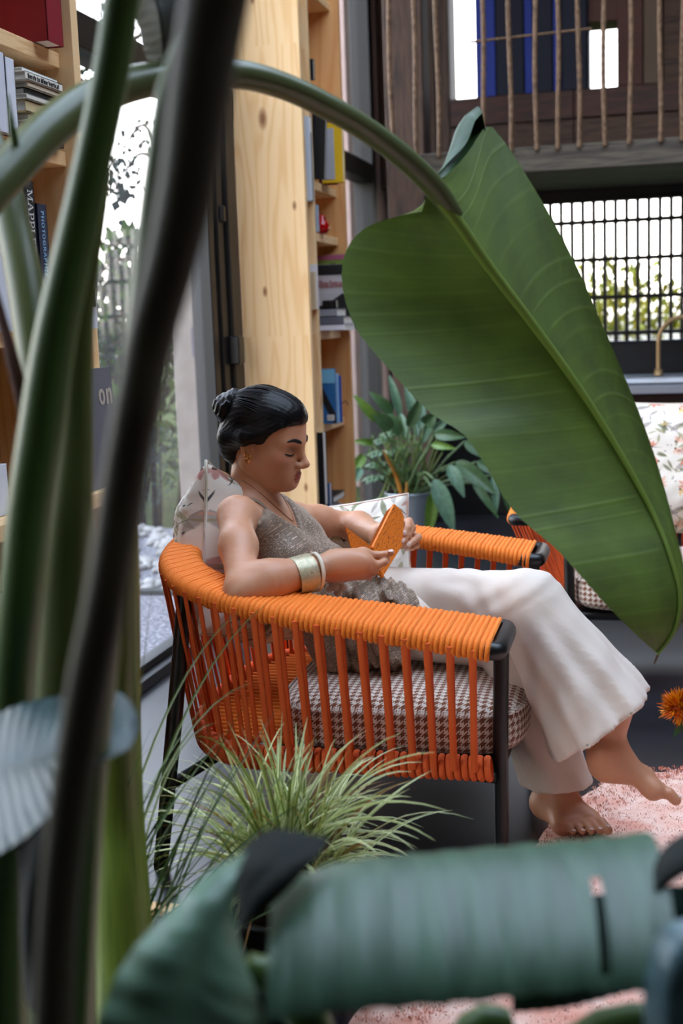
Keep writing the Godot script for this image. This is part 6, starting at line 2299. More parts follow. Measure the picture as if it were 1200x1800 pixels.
	# ribbed blade high between the stalks
	put("leaf", rel(blade([Vector3(-0.6573, 1.5791, -1.4751), Vector3(-0.6307, 1.5377, -1.4752), Vector3(-0.6002, 1.4759, -1.4731), Vector3(-0.5909, 1.4351, -1.4690), Vector3(-0.5830, 1.4133, -1.4676)], [Vector3(-0.5979, 1.5909, -1.4500), Vector3(-0.5745, 1.5348, -1.4366), Vector3(-0.5514, 1.4729, -1.4222), Vector3(-0.5488, 1.4362, -1.4275), Vector3(-0.5582, 1.4045, -1.4515)], [Vector3(-0.5315, 1.6148, -1.5120), Vector3(-0.5315, 1.5542, -1.5025), Vector3(-0.5347, 1.4869, -1.4912), Vector3(-0.5413, 1.4400, -1.4822), Vector3(-0.5512, 1.4121, -1.4753)], 0.01, 0.01, Vector3(0, 0, 1)), a), leaf_mat(Color(0.10, 0.12, 0.045), Color(0.19, 0.21, 0.09), 8, 95, 0.6), a)
	# teal blade low at the left
	put("leaf", rel(blade([Vector3(-0.5528, 0.7754, -0.9163), Vector3(-0.5154, 0.7902, -0.9279), Vector3(-0.4826, 0.7957, -0.9369), Vector3(-0.4456, 0.8039, -0.9370), Vector3(-0.4180, 0.8005, -0.9225), Vector3(-0.3966, 0.7927, -0.8954)], [Vector3(-0.5110, 0.7559, -0.8402), Vector3(-0.4764, 0.7678, -0.8507), Vector3(-0.4462, 0.7773, -0.8598), Vector3(-0.4159, 0.7876, -0.8689), Vector3(-0.3998, 0.7915, -0.8788), Vector3(-0.3961, 0.7891, -0.8949)], [Vector3(-0.4588, 0.7318, -0.7452), Vector3(-0.4325, 0.7453, -0.7591), Vector3(-0.4137, 0.7617, -0.7820), Vector3(-0.3988, 0.7807, -0.8200), Vector3(-0.3883, 0.7820, -0.8541), Vector3(-0.3922, 0.7878, -0.8853)], 0.004, 0.004, Vector3(0, 0.5, 0.9)), a), leaf_mat(Color(0.16, 0.24, 0.24), Color(0.26, 0.34, 0.33), 9, 96, 0.42), a)
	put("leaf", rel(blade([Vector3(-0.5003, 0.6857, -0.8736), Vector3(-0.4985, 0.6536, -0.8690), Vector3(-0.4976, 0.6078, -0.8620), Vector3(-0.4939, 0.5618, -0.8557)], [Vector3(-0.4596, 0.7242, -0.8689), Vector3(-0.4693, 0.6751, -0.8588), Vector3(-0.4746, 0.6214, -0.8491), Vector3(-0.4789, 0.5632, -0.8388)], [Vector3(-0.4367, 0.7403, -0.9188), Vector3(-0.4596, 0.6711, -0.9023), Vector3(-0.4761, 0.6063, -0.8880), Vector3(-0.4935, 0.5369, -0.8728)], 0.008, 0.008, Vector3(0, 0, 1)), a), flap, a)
	# the arching stalk and its great leaf
	stalk("arching_petiole", [[Vector3(-0.6853, 1.1905, -1.1569), 0.0229], [Vector3(-0.6675, 1.2378, -1.2000), 0.0223], [Vector3(-0.6539, 1.2719, -1.2400), 0.0222], [Vector3(-0.6377, 1.3148, -1.2925), 0.0223], [Vector3(-0.6177, 1.3540, -1.3558), 0.0218], [Vector3(-0.5880, 1.3821, -1.4197), 0.0206], [Vector3(-0.5518, 1.4010, -1.4943), 0.0193], [Vector3(-0.5039, 1.4124, -1.5706), 0.0180], [Vector3(-0.4651, 1.4066, -1.6419), 0.0171], [Vector3(-0.4220, 1.3866, -1.7120), 0.0170], [Vector3(-0.3825, 1.3615, -1.7805), 0.0172], [Vector3(-0.3414, 1.3264, -1.8373), 0.0173], [Vector3(-0.3081, 1.2883, -1.8814), 0.0168], [Vector3(-0.2841, 1.2497, -1.9126), 0.0137]], petiole, a)
	var rib := [Vector3(-0.3179, 1.2965, -1.8750), Vector3(-0.2833, 1.2477, -1.9072), Vector3(-0.2379, 1.1748, -1.9436), Vector3(-0.1817, 1.0936, -1.9761), Vector3(-0.1229, 1.0076, -1.9981), Vector3(-0.0713, 0.9256, -2.0086), Vector3(-0.0278, 0.8488, -2.0074), Vector3(0.0070, 0.7819, -2.0003), Vector3(0.0311, 0.7222, -1.9813), Vector3(0.0464, 0.6582, -1.9647), Vector3(0.0371, 0.6063, -1.9542), Vector3(0.0123, 0.5723, -1.9427)]
	var left := [Vector3(-0.3304, 1.2574, -1.8918), Vector3(-0.3709, 1.2545, -1.9125), Vector3(-0.4257, 1.2390, -1.9173), Vector3(-0.4544, 1.2022, -1.9043), Vector3(-0.4566, 1.1504, -1.8905), Vector3(-0.4340, 1.0878, -1.8758), Vector3(-0.3865, 1.0292, -1.8681), Vector3(-0.3245, 0.9621, -1.8626), Vector3(-0.2738, 0.9269, -1.8645), Vector3(-0.2437, 0.8855, -1.8634), Vector3(-0.1980, 0.8108, -1.8547), Vector3(-0.1369, 0.7531, -1.8609), Vector3(-0.1005, 0.7114, -1.8634), Vector3(-0.0628, 0.6640, -1.8758), Vector3(-0.0199, 0.6121, -1.9044), Vector3(0.0123, 0.5723, -1.9427)]
	var fold := [Vector3(-0.3065, 1.3004, -1.8889), Vector3(-0.2938, 1.3181, -1.9417), Vector3(-0.2758, 1.3527, -2.0038), Vector3(-0.2516, 1.3979, -2.0586), Vector3(-0.2281, 1.3769, -2.0716), Vector3(-0.1919, 1.3198, -2.0717), Vector3(-0.1504, 1.2464, -2.0705), Vector3(-0.1114, 1.1678, -2.0678), Vector3(-0.0743, 1.0802, -2.0634), Vector3(-0.0372, 0.9908, -2.0586), Vector3(-0.0053, 0.9074, -2.0482), Vector3(0.0193, 0.8308, -2.0319), Vector3(0.0385, 0.7570, -2.0147), Vector3(0.0540, 0.6875, -1.9972), Vector3(0.0537, 0.6326, -1.9781), Vector3(0.0346, 0.5946, -1.9570), Vector3(0.0140, 0.5723, -1.9431)]
	put("leaf", rel(blade(left, rib, fold, -0.022, -0.012, Vector3(-0.2, 0.1, 0.97), 14, 90), a), under, a)
	# the rolled margin behind the fold, and the scroll at the top
	var m := MB.new()
	var fe := even(path(fold, 8), 90)
	var rows := []
	for i in 90:
		var v := i / 89.0
		var row := []
		var wide := 0.075 * sin(PI * clampf(v * 0.9 + 0.1, 0.0, 1.0)) * (1.0 + 0.35 * exp(-pow((v - 0.16) / 0.08, 2)))
		var tg := (Vector3(fe[mini(i + 1, 89)]) - Vector3(fe[maxi(i - 1, 0)])).normalized()
		var view := Vector3(-0.25, -0.1, -0.96)
		var across := tg.cross(view).normalized()
		if across.x > 0:
			across = -across
		for k in 13:
			var w := k / 12.0 * (2.6 + 2.2 * exp(-pow((v - 0.13) / 0.08, 2)))
			var rad := wide * (0.42 - 0.02 * k)
			row.append(Vector3(fe[i]) - across * 0.0 + view * (rad * sin(w)) + across * (rad * (1.0 - cos(w))))
		rows.append(row)
	m.sheet(rows)
	put("rolled_margin", rel(m.mesh(), a), upper, a)
	# raised midrib
	var rk := []
	var ev := even(path(rib, 8), 40)
	for i in 40:
		rk.append([Vector3(ev[i]) + Vector3(-0.05, 0.02, 0.2).normalized() * 0.004, lerpf(0.0115, 0.002, pow(i / 39.0, 0.7))])
	stalk("midrib", rk, stalk_mat(Color(0.36, 0.45, 0.15), Color(0.44, 0.53, 0.19), 87, 0.5), a, 0.8)
	stalk("tip", [[Vector3(0.0131, 0.5740, -1.9432), 0.0022], [Vector3(0.0089, 0.5638, -1.9405), 0.0019], [Vector3(0.0063, 0.5569, -1.9388), 0.0007]], brown, a)

	# ---- the second plant, whose rolled leaf fills the bottom of the view
	var c := thing("bird_of_paradise", "banana-leaved plant whose broad rolled leaf spreads across the bottom of the frame", "plant", Vector3(-0.1848, 0.4435, -0.8412))
	var top := [Vector3(-0.2635, 0.6923, -0.8086), Vector3(-0.2389, 0.7075, -0.8171), Vector3(-0.2003, 0.7136, -0.8329), Vector3(-0.1451, 0.7143, -0.8519), Vector3(-0.0894, 0.7150, -0.8712), Vector3(-0.0330, 0.7157, -0.8905), Vector3(0.0158, 0.7184, -0.9083), Vector3(0.0610, 0.7239, -0.9257), Vector3(0.1143, 0.7282, -0.9397)]
	var bot := [Vector3(-0.2458, 0.6384, -0.7315), Vector3(-0.2129, 0.6409, -0.7401), Vector3(-0.1762, 0.6425, -0.7495), Vector3(-0.1286, 0.6444, -0.7617), Vector3(-0.0810, 0.6479, -0.7741), Vector3(-0.0371, 0.6500, -0.7854), Vector3(-0.0004, 0.6444, -0.7989), Vector3(0.0558, 0.6379, -0.8275), Vector3(0.1058, 0.6384, -0.8505)]
	var te := even(path(top, 8), 120)
	var be := even(path(bot, 8), 120)
	var r2 := []
	for i in 85:
		var row := []
		var s: Vector3 = te[i]
		var e: Vector3 = be[i]
		var ridge := 0.0016 * sin(i * 0.75) + 0.0006 * sin(i * 1.9 + 1.0)
		for k in 25:
			var w := k / 24.0
			# over the top from behind, down the front, a little under
			var ang := lerpf(-1.0, PI * 0.70, w)
			var mid := s.lerp(e, 0.5)
			var h := (s - e) * 0.5
			var fr := Vector3(0.24, 0.1, 0.96) * (h.length() * 0.85)
			row.append(mid + h * cos(ang) + fr * sin(ang) + fr.normalized() * ridge)
		r2.append(row)
	# a torn slit is left open across part of the roll
	var m2 := MB.new()
	m2.sheet(r2, false, false, 1.0, 1.0)
	var keep_ix := PackedInt32Array()
	for i in range(0, m2.ix.size(), 3):
		var rr := int(m2.ix[i] / 25.0)
		var kk := m2.ix[i] % 25
		if rr in [68, 69] and kk >= 13 and kk <= 21:
			continue
		keep_ix.append_array(PackedInt32Array([m2.ix[i], m2.ix[i + 1], m2.ix[i + 2]]))
	m2.ix = keep_ix
	var broad := leaf_mat(Color(0.235, 0.345, 0.265), Color(0.35, 0.48, 0.38), 13, 97, 0.42, 0.12)
	var turn := broad
	for i in m2.uv.size():
		m2.uv[i] = Vector2(0.5 + 0.5 * m2.uv[i].x, m2.uv[i].y)
	put("leaf", rel(m2.mesh(), c), turn, c)
	# the far half of that leaf, hanging behind the slit and the roll
	put("leaf", rel(blade([Vector3(-0.1044, 0.6395, -0.9234), Vector3(-0.0611, 0.6467, -0.9353), Vector3(0.0038, 0.6531, -0.9524), Vector3(0.0686, 0.6551, -0.9689)], [Vector3(-0.1033, 0.6050, -0.9078), Vector3(-0.0604, 0.6034, -0.9182), Vector3(0.0038, 0.6054, -0.9345), Vector3(0.0680, 0.6074, -0.9508)], [Vector3(-0.1043, 0.5603, -0.9109), Vector3(-0.0610, 0.5631, -0.9222), Vector3(0.0038, 0.5761, -0.9404), Vector3(0.0687, 0.5759, -0.9565)], 0.004, 0.004, Vector3(0, 0, 1)), c), leaf_mat(Color(0.15, 0.22, 0.20), Color(0.26, 0.34, 0.32), 9, 98, 0.3), c)
	# left lobe sliding down to the corner
	put("leaf", rel(blade([Vector3(-0.2677, 0.7427, -0.7737), Vector3(-0.2852, 0.7390, -0.7479), Vector3(-0.3016, 0.7264, -0.7210), Vector3(-0.3147, 0.7147, -0.6951), Vector3(-0.3261, 0.6981, -0.6792), Vector3(-0.3336, 0.6728, -0.6629), Vector3(-0.3377, 0.6379, -0.6564)], [Vector3(-0.2659, 0.7421, -0.7532), Vector3(-0.2695, 0.7275, -0.7240), Vector3(-0.2758, 0.7061, -0.7034), Vector3(-0.2807, 0.6865, -0.6887), Vector3(-0.2838, 0.6681, -0.6798), Vector3(-0.2861, 0.6535, -0.6717), Vector3(-0.2895, 0.6291, -0.6671)], [Vector3(-0.2745, 0.7259, -0.7694), Vector3(-0.2736, 0.7075, -0.7563), Vector3(-0.2659, 0.6893, -0.7449), Vector3(-0.2547, 0.6678, -0.7339), Vector3(-0.2458, 0.6414, -0.7320), Vector3(-0.2385, 0.6187, -0.7303), Vector3(-0.2348, 0.5925, -0.7271)], 0.012, 0.010, Vector3(0, 0.3, 0.95), 12, 50), c), leaf_mat(Color(0.32, 0.44, 0.35), Color(0.42, 0.54, 0.45), 13, 94, 0.42, 0.12), c)
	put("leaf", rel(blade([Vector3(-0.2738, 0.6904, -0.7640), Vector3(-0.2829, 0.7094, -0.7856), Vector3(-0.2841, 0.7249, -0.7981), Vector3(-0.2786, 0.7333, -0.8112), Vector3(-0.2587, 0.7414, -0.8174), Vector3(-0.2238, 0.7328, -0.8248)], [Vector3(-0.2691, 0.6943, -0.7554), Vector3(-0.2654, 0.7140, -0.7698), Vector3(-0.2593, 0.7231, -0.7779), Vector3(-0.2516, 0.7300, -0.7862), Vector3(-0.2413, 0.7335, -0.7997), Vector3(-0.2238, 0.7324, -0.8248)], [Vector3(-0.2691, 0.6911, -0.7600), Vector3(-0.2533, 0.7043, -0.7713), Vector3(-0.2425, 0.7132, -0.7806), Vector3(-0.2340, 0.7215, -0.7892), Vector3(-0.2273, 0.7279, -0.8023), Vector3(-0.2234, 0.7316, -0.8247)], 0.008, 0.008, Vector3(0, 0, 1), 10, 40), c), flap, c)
	# dark fold at the right end and a blue grey blade below it
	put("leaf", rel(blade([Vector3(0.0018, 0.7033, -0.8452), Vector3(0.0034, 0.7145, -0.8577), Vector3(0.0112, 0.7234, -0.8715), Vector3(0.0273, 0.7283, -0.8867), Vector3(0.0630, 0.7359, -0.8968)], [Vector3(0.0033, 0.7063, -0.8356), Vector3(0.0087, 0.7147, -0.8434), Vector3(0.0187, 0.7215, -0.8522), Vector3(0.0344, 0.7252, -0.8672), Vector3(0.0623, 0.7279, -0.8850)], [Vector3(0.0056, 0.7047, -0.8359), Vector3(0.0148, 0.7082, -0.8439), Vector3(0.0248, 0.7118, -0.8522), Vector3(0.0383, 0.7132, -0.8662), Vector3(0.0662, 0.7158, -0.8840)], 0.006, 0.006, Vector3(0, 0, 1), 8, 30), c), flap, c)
	put("leaf", rel(blade([Vector3(-0.0032, 0.6384, -0.7607), Vector3(-0.0039, 0.6636, -0.7645), Vector3(-0.0011, 0.6886, -0.7691), Vector3(0.0066, 0.7078, -0.7741), Vector3(0.0193, 0.7145, -0.7783), Vector3(0.0419, 0.7158, -0.7841)], [Vector3(0.0133, 0.6488, -0.7404), Vector3(0.0133, 0.6766, -0.7448), Vector3(0.0167, 0.6974, -0.7489), Vector3(0.0223, 0.7086, -0.7573), Vector3(0.0308, 0.7128, -0.7652), Vector3(0.0426, 0.7122, -0.7837)], [Vector3(0.0561, 0.6290, -0.7741), Vector3(0.0561, 0.6542, -0.7780), Vector3(0.0525, 0.6759, -0.7805), Vector3(0.0504, 0.6903, -0.7823), Vector3(0.0469, 0.7012, -0.7831), Vector3(0.0433, 0.7107, -0.7837)], 0.006, 0.006, Vector3(0, 0, 1), 8, 30), c), leaf_mat(Color(0.30, 0.40, 0.42), Color(0.38, 0.48, 0.50), 7, 99, 0.3), c)
	for p in [Vector3(-0.2888, 0.6335, -0.8139), Vector3(-0.1000, 0.5739, -0.8724), Vector3(0.0393, 0.5913, -0.8682)]:
		var base := c.position
		stalk("petiole", [[Vector3(base.x, 0.12, base.z), 0.02], [Vector3(base).lerp(p, 0.5) + Vector3(0, 0.02, 0), 0.017], [p, 0.012]], green, c)

	# ---- what they grow in
	var tub := thing("planter", "rough timber trough with pale edges under the plants at the lower left", "planter", Vector3(-0.93, 0, -1.615))
	build_trough(tub)
	var pot := thing("terracotta_pot", "terracotta pot in the trough behind the green stalks", "pot", Vector3(-0.9432, 0.0600, -1.8005))
	var tp := MB.new()
	tp.lathe([Vector2(0.0, 0.0), Vector2(0.055, 0.0), Vector2(0.075, 0.105), Vector2(0.084, 0.108), Vector2(0.086, 0.135), Vector2(0.078, 0.136), Vector2(0.072, 0.118), Vector2(0.0, 0.116)])
	put("body", tp.mesh(), M.terracotta, pot)
	var tub2 := thing("planter", "dark round planter below the big rolled leaf at the bottom", "planter", Vector3(c.position.x, 0, c.position.z))
	var dp := MB.new()
	dp.lathe([Vector2(0.0, 0.0), Vector2(0.10, 0.0), Vector2(0.14, 0.17), Vector2(0.148, 0.175), Vector2(0.146, 0.185), Vector2(0.132, 0.18), Vector2(0.125, 0.14), Vector2(0.0, 0.135)])
	put("body", dp.mesh(), M.steel_black, tub2)


# a mesh given in the world, moved into a thing's own axes
func rel(m: ArrayMesh, t: Node3D) -> ArrayMesh:
	var arr := m.surface_get_arrays(0)
	var v: PackedVector3Array = arr[Mesh.ARRAY_VERTEX]
	for i in v.size():
		v[i] -= t.position
	arr[Mesh.ARRAY_VERTEX] = v
	var o := ArrayMesh.new()
	o.add_surface_from_arrays(Mesh.PRIMITIVE_TRIANGLES, arr)
	return o


func build_trough(t: Node3D) -> void:
	# local, open topped box of boards
	var w := 0.58
	var d := 0.19
	var h := 0.20
	for s in [-1.0, 1.0]:
		for k in 2:
			put("board", box_mesh(Vector3(-w * 0.5, 0.002 + k * 0.1, s * d * 0.5 - 0.011), Vector3(w * 0.5, 0.098 + k * 0.1, s * d * 0.5 + 0.011), 0.004), M.plank, t)
			put("board", box_mesh(Vector3(s * w * 0.5 - 0.011, 0.002 + k * 0.1, -d * 0.5 + 0.013), Vector3(s * w * 0.5 + 0.011, 0.098 + k * 0.1, d * 0.5 - 0.013), 0.004), M.plank, t)
		put("rim", box_mesh(Vector3(-w * 0.5 - 0.015, h - 0.002, s * d * 0.5 - 0.014), Vector3(w * 0.5 + 0.015, h + 0.010, s * d * 0.5 + 0.014), 0.003), M.pine_flat, t)
		put("rim", box_mesh(Vector3(s * w * 0.5 - 0.014, h - 0.002, -d * 0.5), Vector3(s * w * 0.5 + 0.014, h + 0.009, d * 0.5), 0.003), M.pine_flat, t)
	put("soil", box_mesh(Vector3(-w * 0.5 + 0.01, 0.0, -d * 0.5 + 0.01), Vector3(w * 0.5 - 0.01, 0.12, d * 0.5 - 0.01), 0.01), M.soil, t)


# ---------------------------------------------------------------- striped sedge and wild grass
func grass_blade(base: Vector3, tip: Vector3, rise: float, w: float, twist: float, edge: Color, heart: Color) -> ArrayMesh:
	var b := MB.new()
	var mid := base.lerp(tip, 0.45) + Vector3(0, rise, 0)
	var rows := []
	var n := 11
	var pts := []
	for i in n:
		var t := i / (n - 1.0)
		pts.append(base.lerp(mid, t).lerp(mid.lerp(tip, t), t))
	for i in n:
		var t := i / (n - 1.0)
		var tg := (Vector3(pts[mini(i + 1, n - 1)]) - Vector3(pts[maxi(i - 1, 0)])).normalized()
		var side := tg.cross(Vector3.UP)
		if side.length() < 0.05:
			side = Vector3.RIGHT
		side = side.normalized().rotated(tg, twist + t * 0.5)
		var up := side.cross(tg).normalized()
		var hw := w * (0.55 + 0.45 * sin(PI * minf(t * 1.4, 1.0))) * (1.0 - pow(t, 5.0)) + 0.0002
		var row := []
		for k in 5:
			var s := (k - 2) / 2.0
			row.append(pts[i] + side * (s * hw) + up * (absf(s) * hw * 0.35))
		rows.append(row)
	b.sheet(rows)
	for i in b.v.size():
		var k := i % 5
		b.c[i] = edge if k in [0, 4] else heart
		if k == 1 or k == 3:
			b.c[i] = edge.lerp(heart, 0.35)
	return b.mesh()


func build_sedge() -> void:
	var r := RandomNumberGenerator.new()
	r.seed = 44
	var at := Vector3(-0.5590, 0.2000, -1.7946)
	var t := thing("sedge", "arching tuft of cream edged striped sedge in a black pot before the armchair", "ornamental grass", at)
	var mat: StandardMaterial3D = M.leafcol.duplicate()
	mat.roughness = 0.4
	for i in 285:
		var a := r.randf() * TAU
		var out := r.randf_range(0.05, 0.24) if i % 3 else r.randf_range(0.16, 0.31)
		var base := Vector3(r.randfn() * 0.032, 0, r.randfn() * 0.025)
		var tall := r.randf_range(0.02, 0.31) * (1.0 - 0.9 * maxf(0.0, out - 0.15))
		var tip := base + Vector3(cos(a) * out, tall - out * out * 1.4, sin(a) * out * 0.75)
		var k := r.randf_range(0.85, 1.1)
		var dry := r.randf() < 0.07
		var edge := Color(0.97 * k, 0.95 * k, 0.74 * k) if not dry else Color(0.62, 0.46, 0.25)
		var heart := Color(0.36 * k, 0.46 * k, 0.22 * k) if not dry else Color(0.45, 0.32, 0.16)
		put("blade", grass_blade(base, tip, r.randf_range(0.03, 0.10) + out * 0.15, r.randf_range(0.0030, 0.0050), r.randf_range(-0.6, 0.6), edge, heart), mat, t)
	var sp := thing("black_pot", "black round pot under the striped sedge", "pot", Vector3(at.x, 0, at.z))
	var pb := MB.new()
	pb.lathe([Vector2(0.0, 0.0), Vector2(0.085, 0.0), Vector2(0.112, 0.19), Vector2(0.118, 0.195), Vector2(0.117, 0.203), Vector2(0.108, 0.202), Vector2(0.104, 0.185), Vector2(0.0, 0.185)], Transform3D.IDENTITY, 30)
	put("body", pb.mesh(), M.steel_black, sp)
	put("soil", tube_mesh([Vector3(0, 0.18, 0), Vector3(0, 0.194, 0)], [0.104, 0.104], 20), M.soil, sp)
	# a few long stray blades that reach over the chair side
	for e in [[Vector3(-0.6626, 0.4990, -1.6691), 0.16], [Vector3(-0.2983, 0.4829, -1.7053), 0.12], [Vector3(-0.3499, 0.5057, -1.7168), 0.10], [Vector3(-0.2761, 0.4194, -1.6487), 0.12], [Vector3(-0.2907, 0.3775, -1.6385), 0.13], [Vector3(-0.3286, 0.4402, -1.6389), 0.10], [Vector3(-0.6685, 0.4337, -1.6052), 0.14], [Vector3(-0.6675, 0.3408, -1.5075), 0.12], [Vector3(-0.6745, 0.3588, -1.5398), 0.13], [Vector3(-0.4620, 0.5270, -1.6714), 0.04], [Vector3(-0.5679, 0.5021, -1.6932), 0.04], [Vector3(-0.3763, 0.5146, -1.5865), 0.06], [Vector3(-0.5864, 0.5149, -1.5342), 0.08]]:
		put("blade", grass_blade(Vector3(r.randfn() * 0.02, 0.02, r.randfn() * 0.02), Vector3(e[0]) - at, e[1], 0.0036, 0.2, Color(0.78, 0.78, 0.52), Color(0.30, 0.40, 0.17)), mat, t)
	# wild green grass among the stalks
	var gat := Vector3(-0.8238, 0.1200, -1.6041)
	var g := thing("grass_tuft", "loose tuft of thin green grass among the stalks at the lower left", "grass", gat)
	for i in 74:
		var base := Vector3(r.randf_range(-0.10, 0.10), 0, r.randf_range(-0.05, 0.05))
		var lean := r.randf_range(-0.06, 0.30)
		var tall := r.randf_range(0.18, 0.46)
		var tip := base + Vector3(lean, tall, r.randf_range(-0.1, 0.1))
		var k := r.randf_range(0.8, 1.2)
		put("blade", grass_blade(base, tip, r.randf_range(0.02, 0.10), r.randf_range(0.0013, 0.0024), r.randf() * 2.0, Color(0.25 * k, 0.36 * k, 0.18 * k), Color(0.21 * k, 0.32 * k, 0.14 * k)), mat, g)
	for e in [Vector3(-0.6052, 0.6702, -1.7624), Vector3(-0.5729, 0.5771, -1.7037), Vector3(-0.5574, 0.9085, -1.3947), Vector3(-0.6752, 0.8860, -1.3618), Vector3(-0.5781, 0.6705, -1.8213), Vector3(-0.6050, 0.5364, -1.6372), Vector3(-0.6831, 0.8189, -1.3493)]:
		put("blade", grass_blade(Vector3(r.randf_range(-0.05, 0.08), 0, 0), Vector3(e) - gat, 0.22, 0.0022, 0.6, Color(0.40, 0.44, 0.24), Color(0.27, 0.34, 0.17)), mat, g)


# ---------------------------------------------------------------- pot plants by the far window
func spoon_leaf(from: Vector3, foot_: Vector3, tip: Vector3, w: float, droop: float, mat: Material, parent: Node3D, stem_mat: Material) -> void:
	var p0 := from - parent.position
	var p1 := foot_ - parent.position
	var p2 := tip - parent.position
	var st := path([p0, p0.lerp(p1, 0.5) + Vector3(0, droop * 0.5, 0), p1], 7)
	var rad := []
	for i in st.size():
		rad.append(lerpf(0.0075, 0.0045, i / (st.size() - 1.0)))
	put("petiole", tube_mesh(st, rad, 7), stem_mat, parent)
	var b := MB.new()
	var rows := []
	var axis := (p2 - p1).normalized()
	var side := axis.cross(Vector3(0.27, 0.15, 0.95)).normalized()
	var nn := side.cross(axis).normalized()
	if absf(w) < 0.0001:
		return
	for i in 17:
		var t := i / 16.0
		var hw := w * 0.5 * pow(sin(PI * pow(t, 0.72)), 0.75)
		var c := p1.lerp(p2, t) - Vector3(0, 1, 0) * (t * t * p1.distance_to(p2) * 0.08) + nn * (0.012 * sin(PI * t))
		var row := []
		for k in 7:
			var s := k / 3.0 - 1.0
			row.append(c + side * (s * hw) + nn * (absf(s) * hw * 0.45))
		rows.append(row)
	b.sheet(rows)
	put("leaf", b.mesh(), mat, parent)


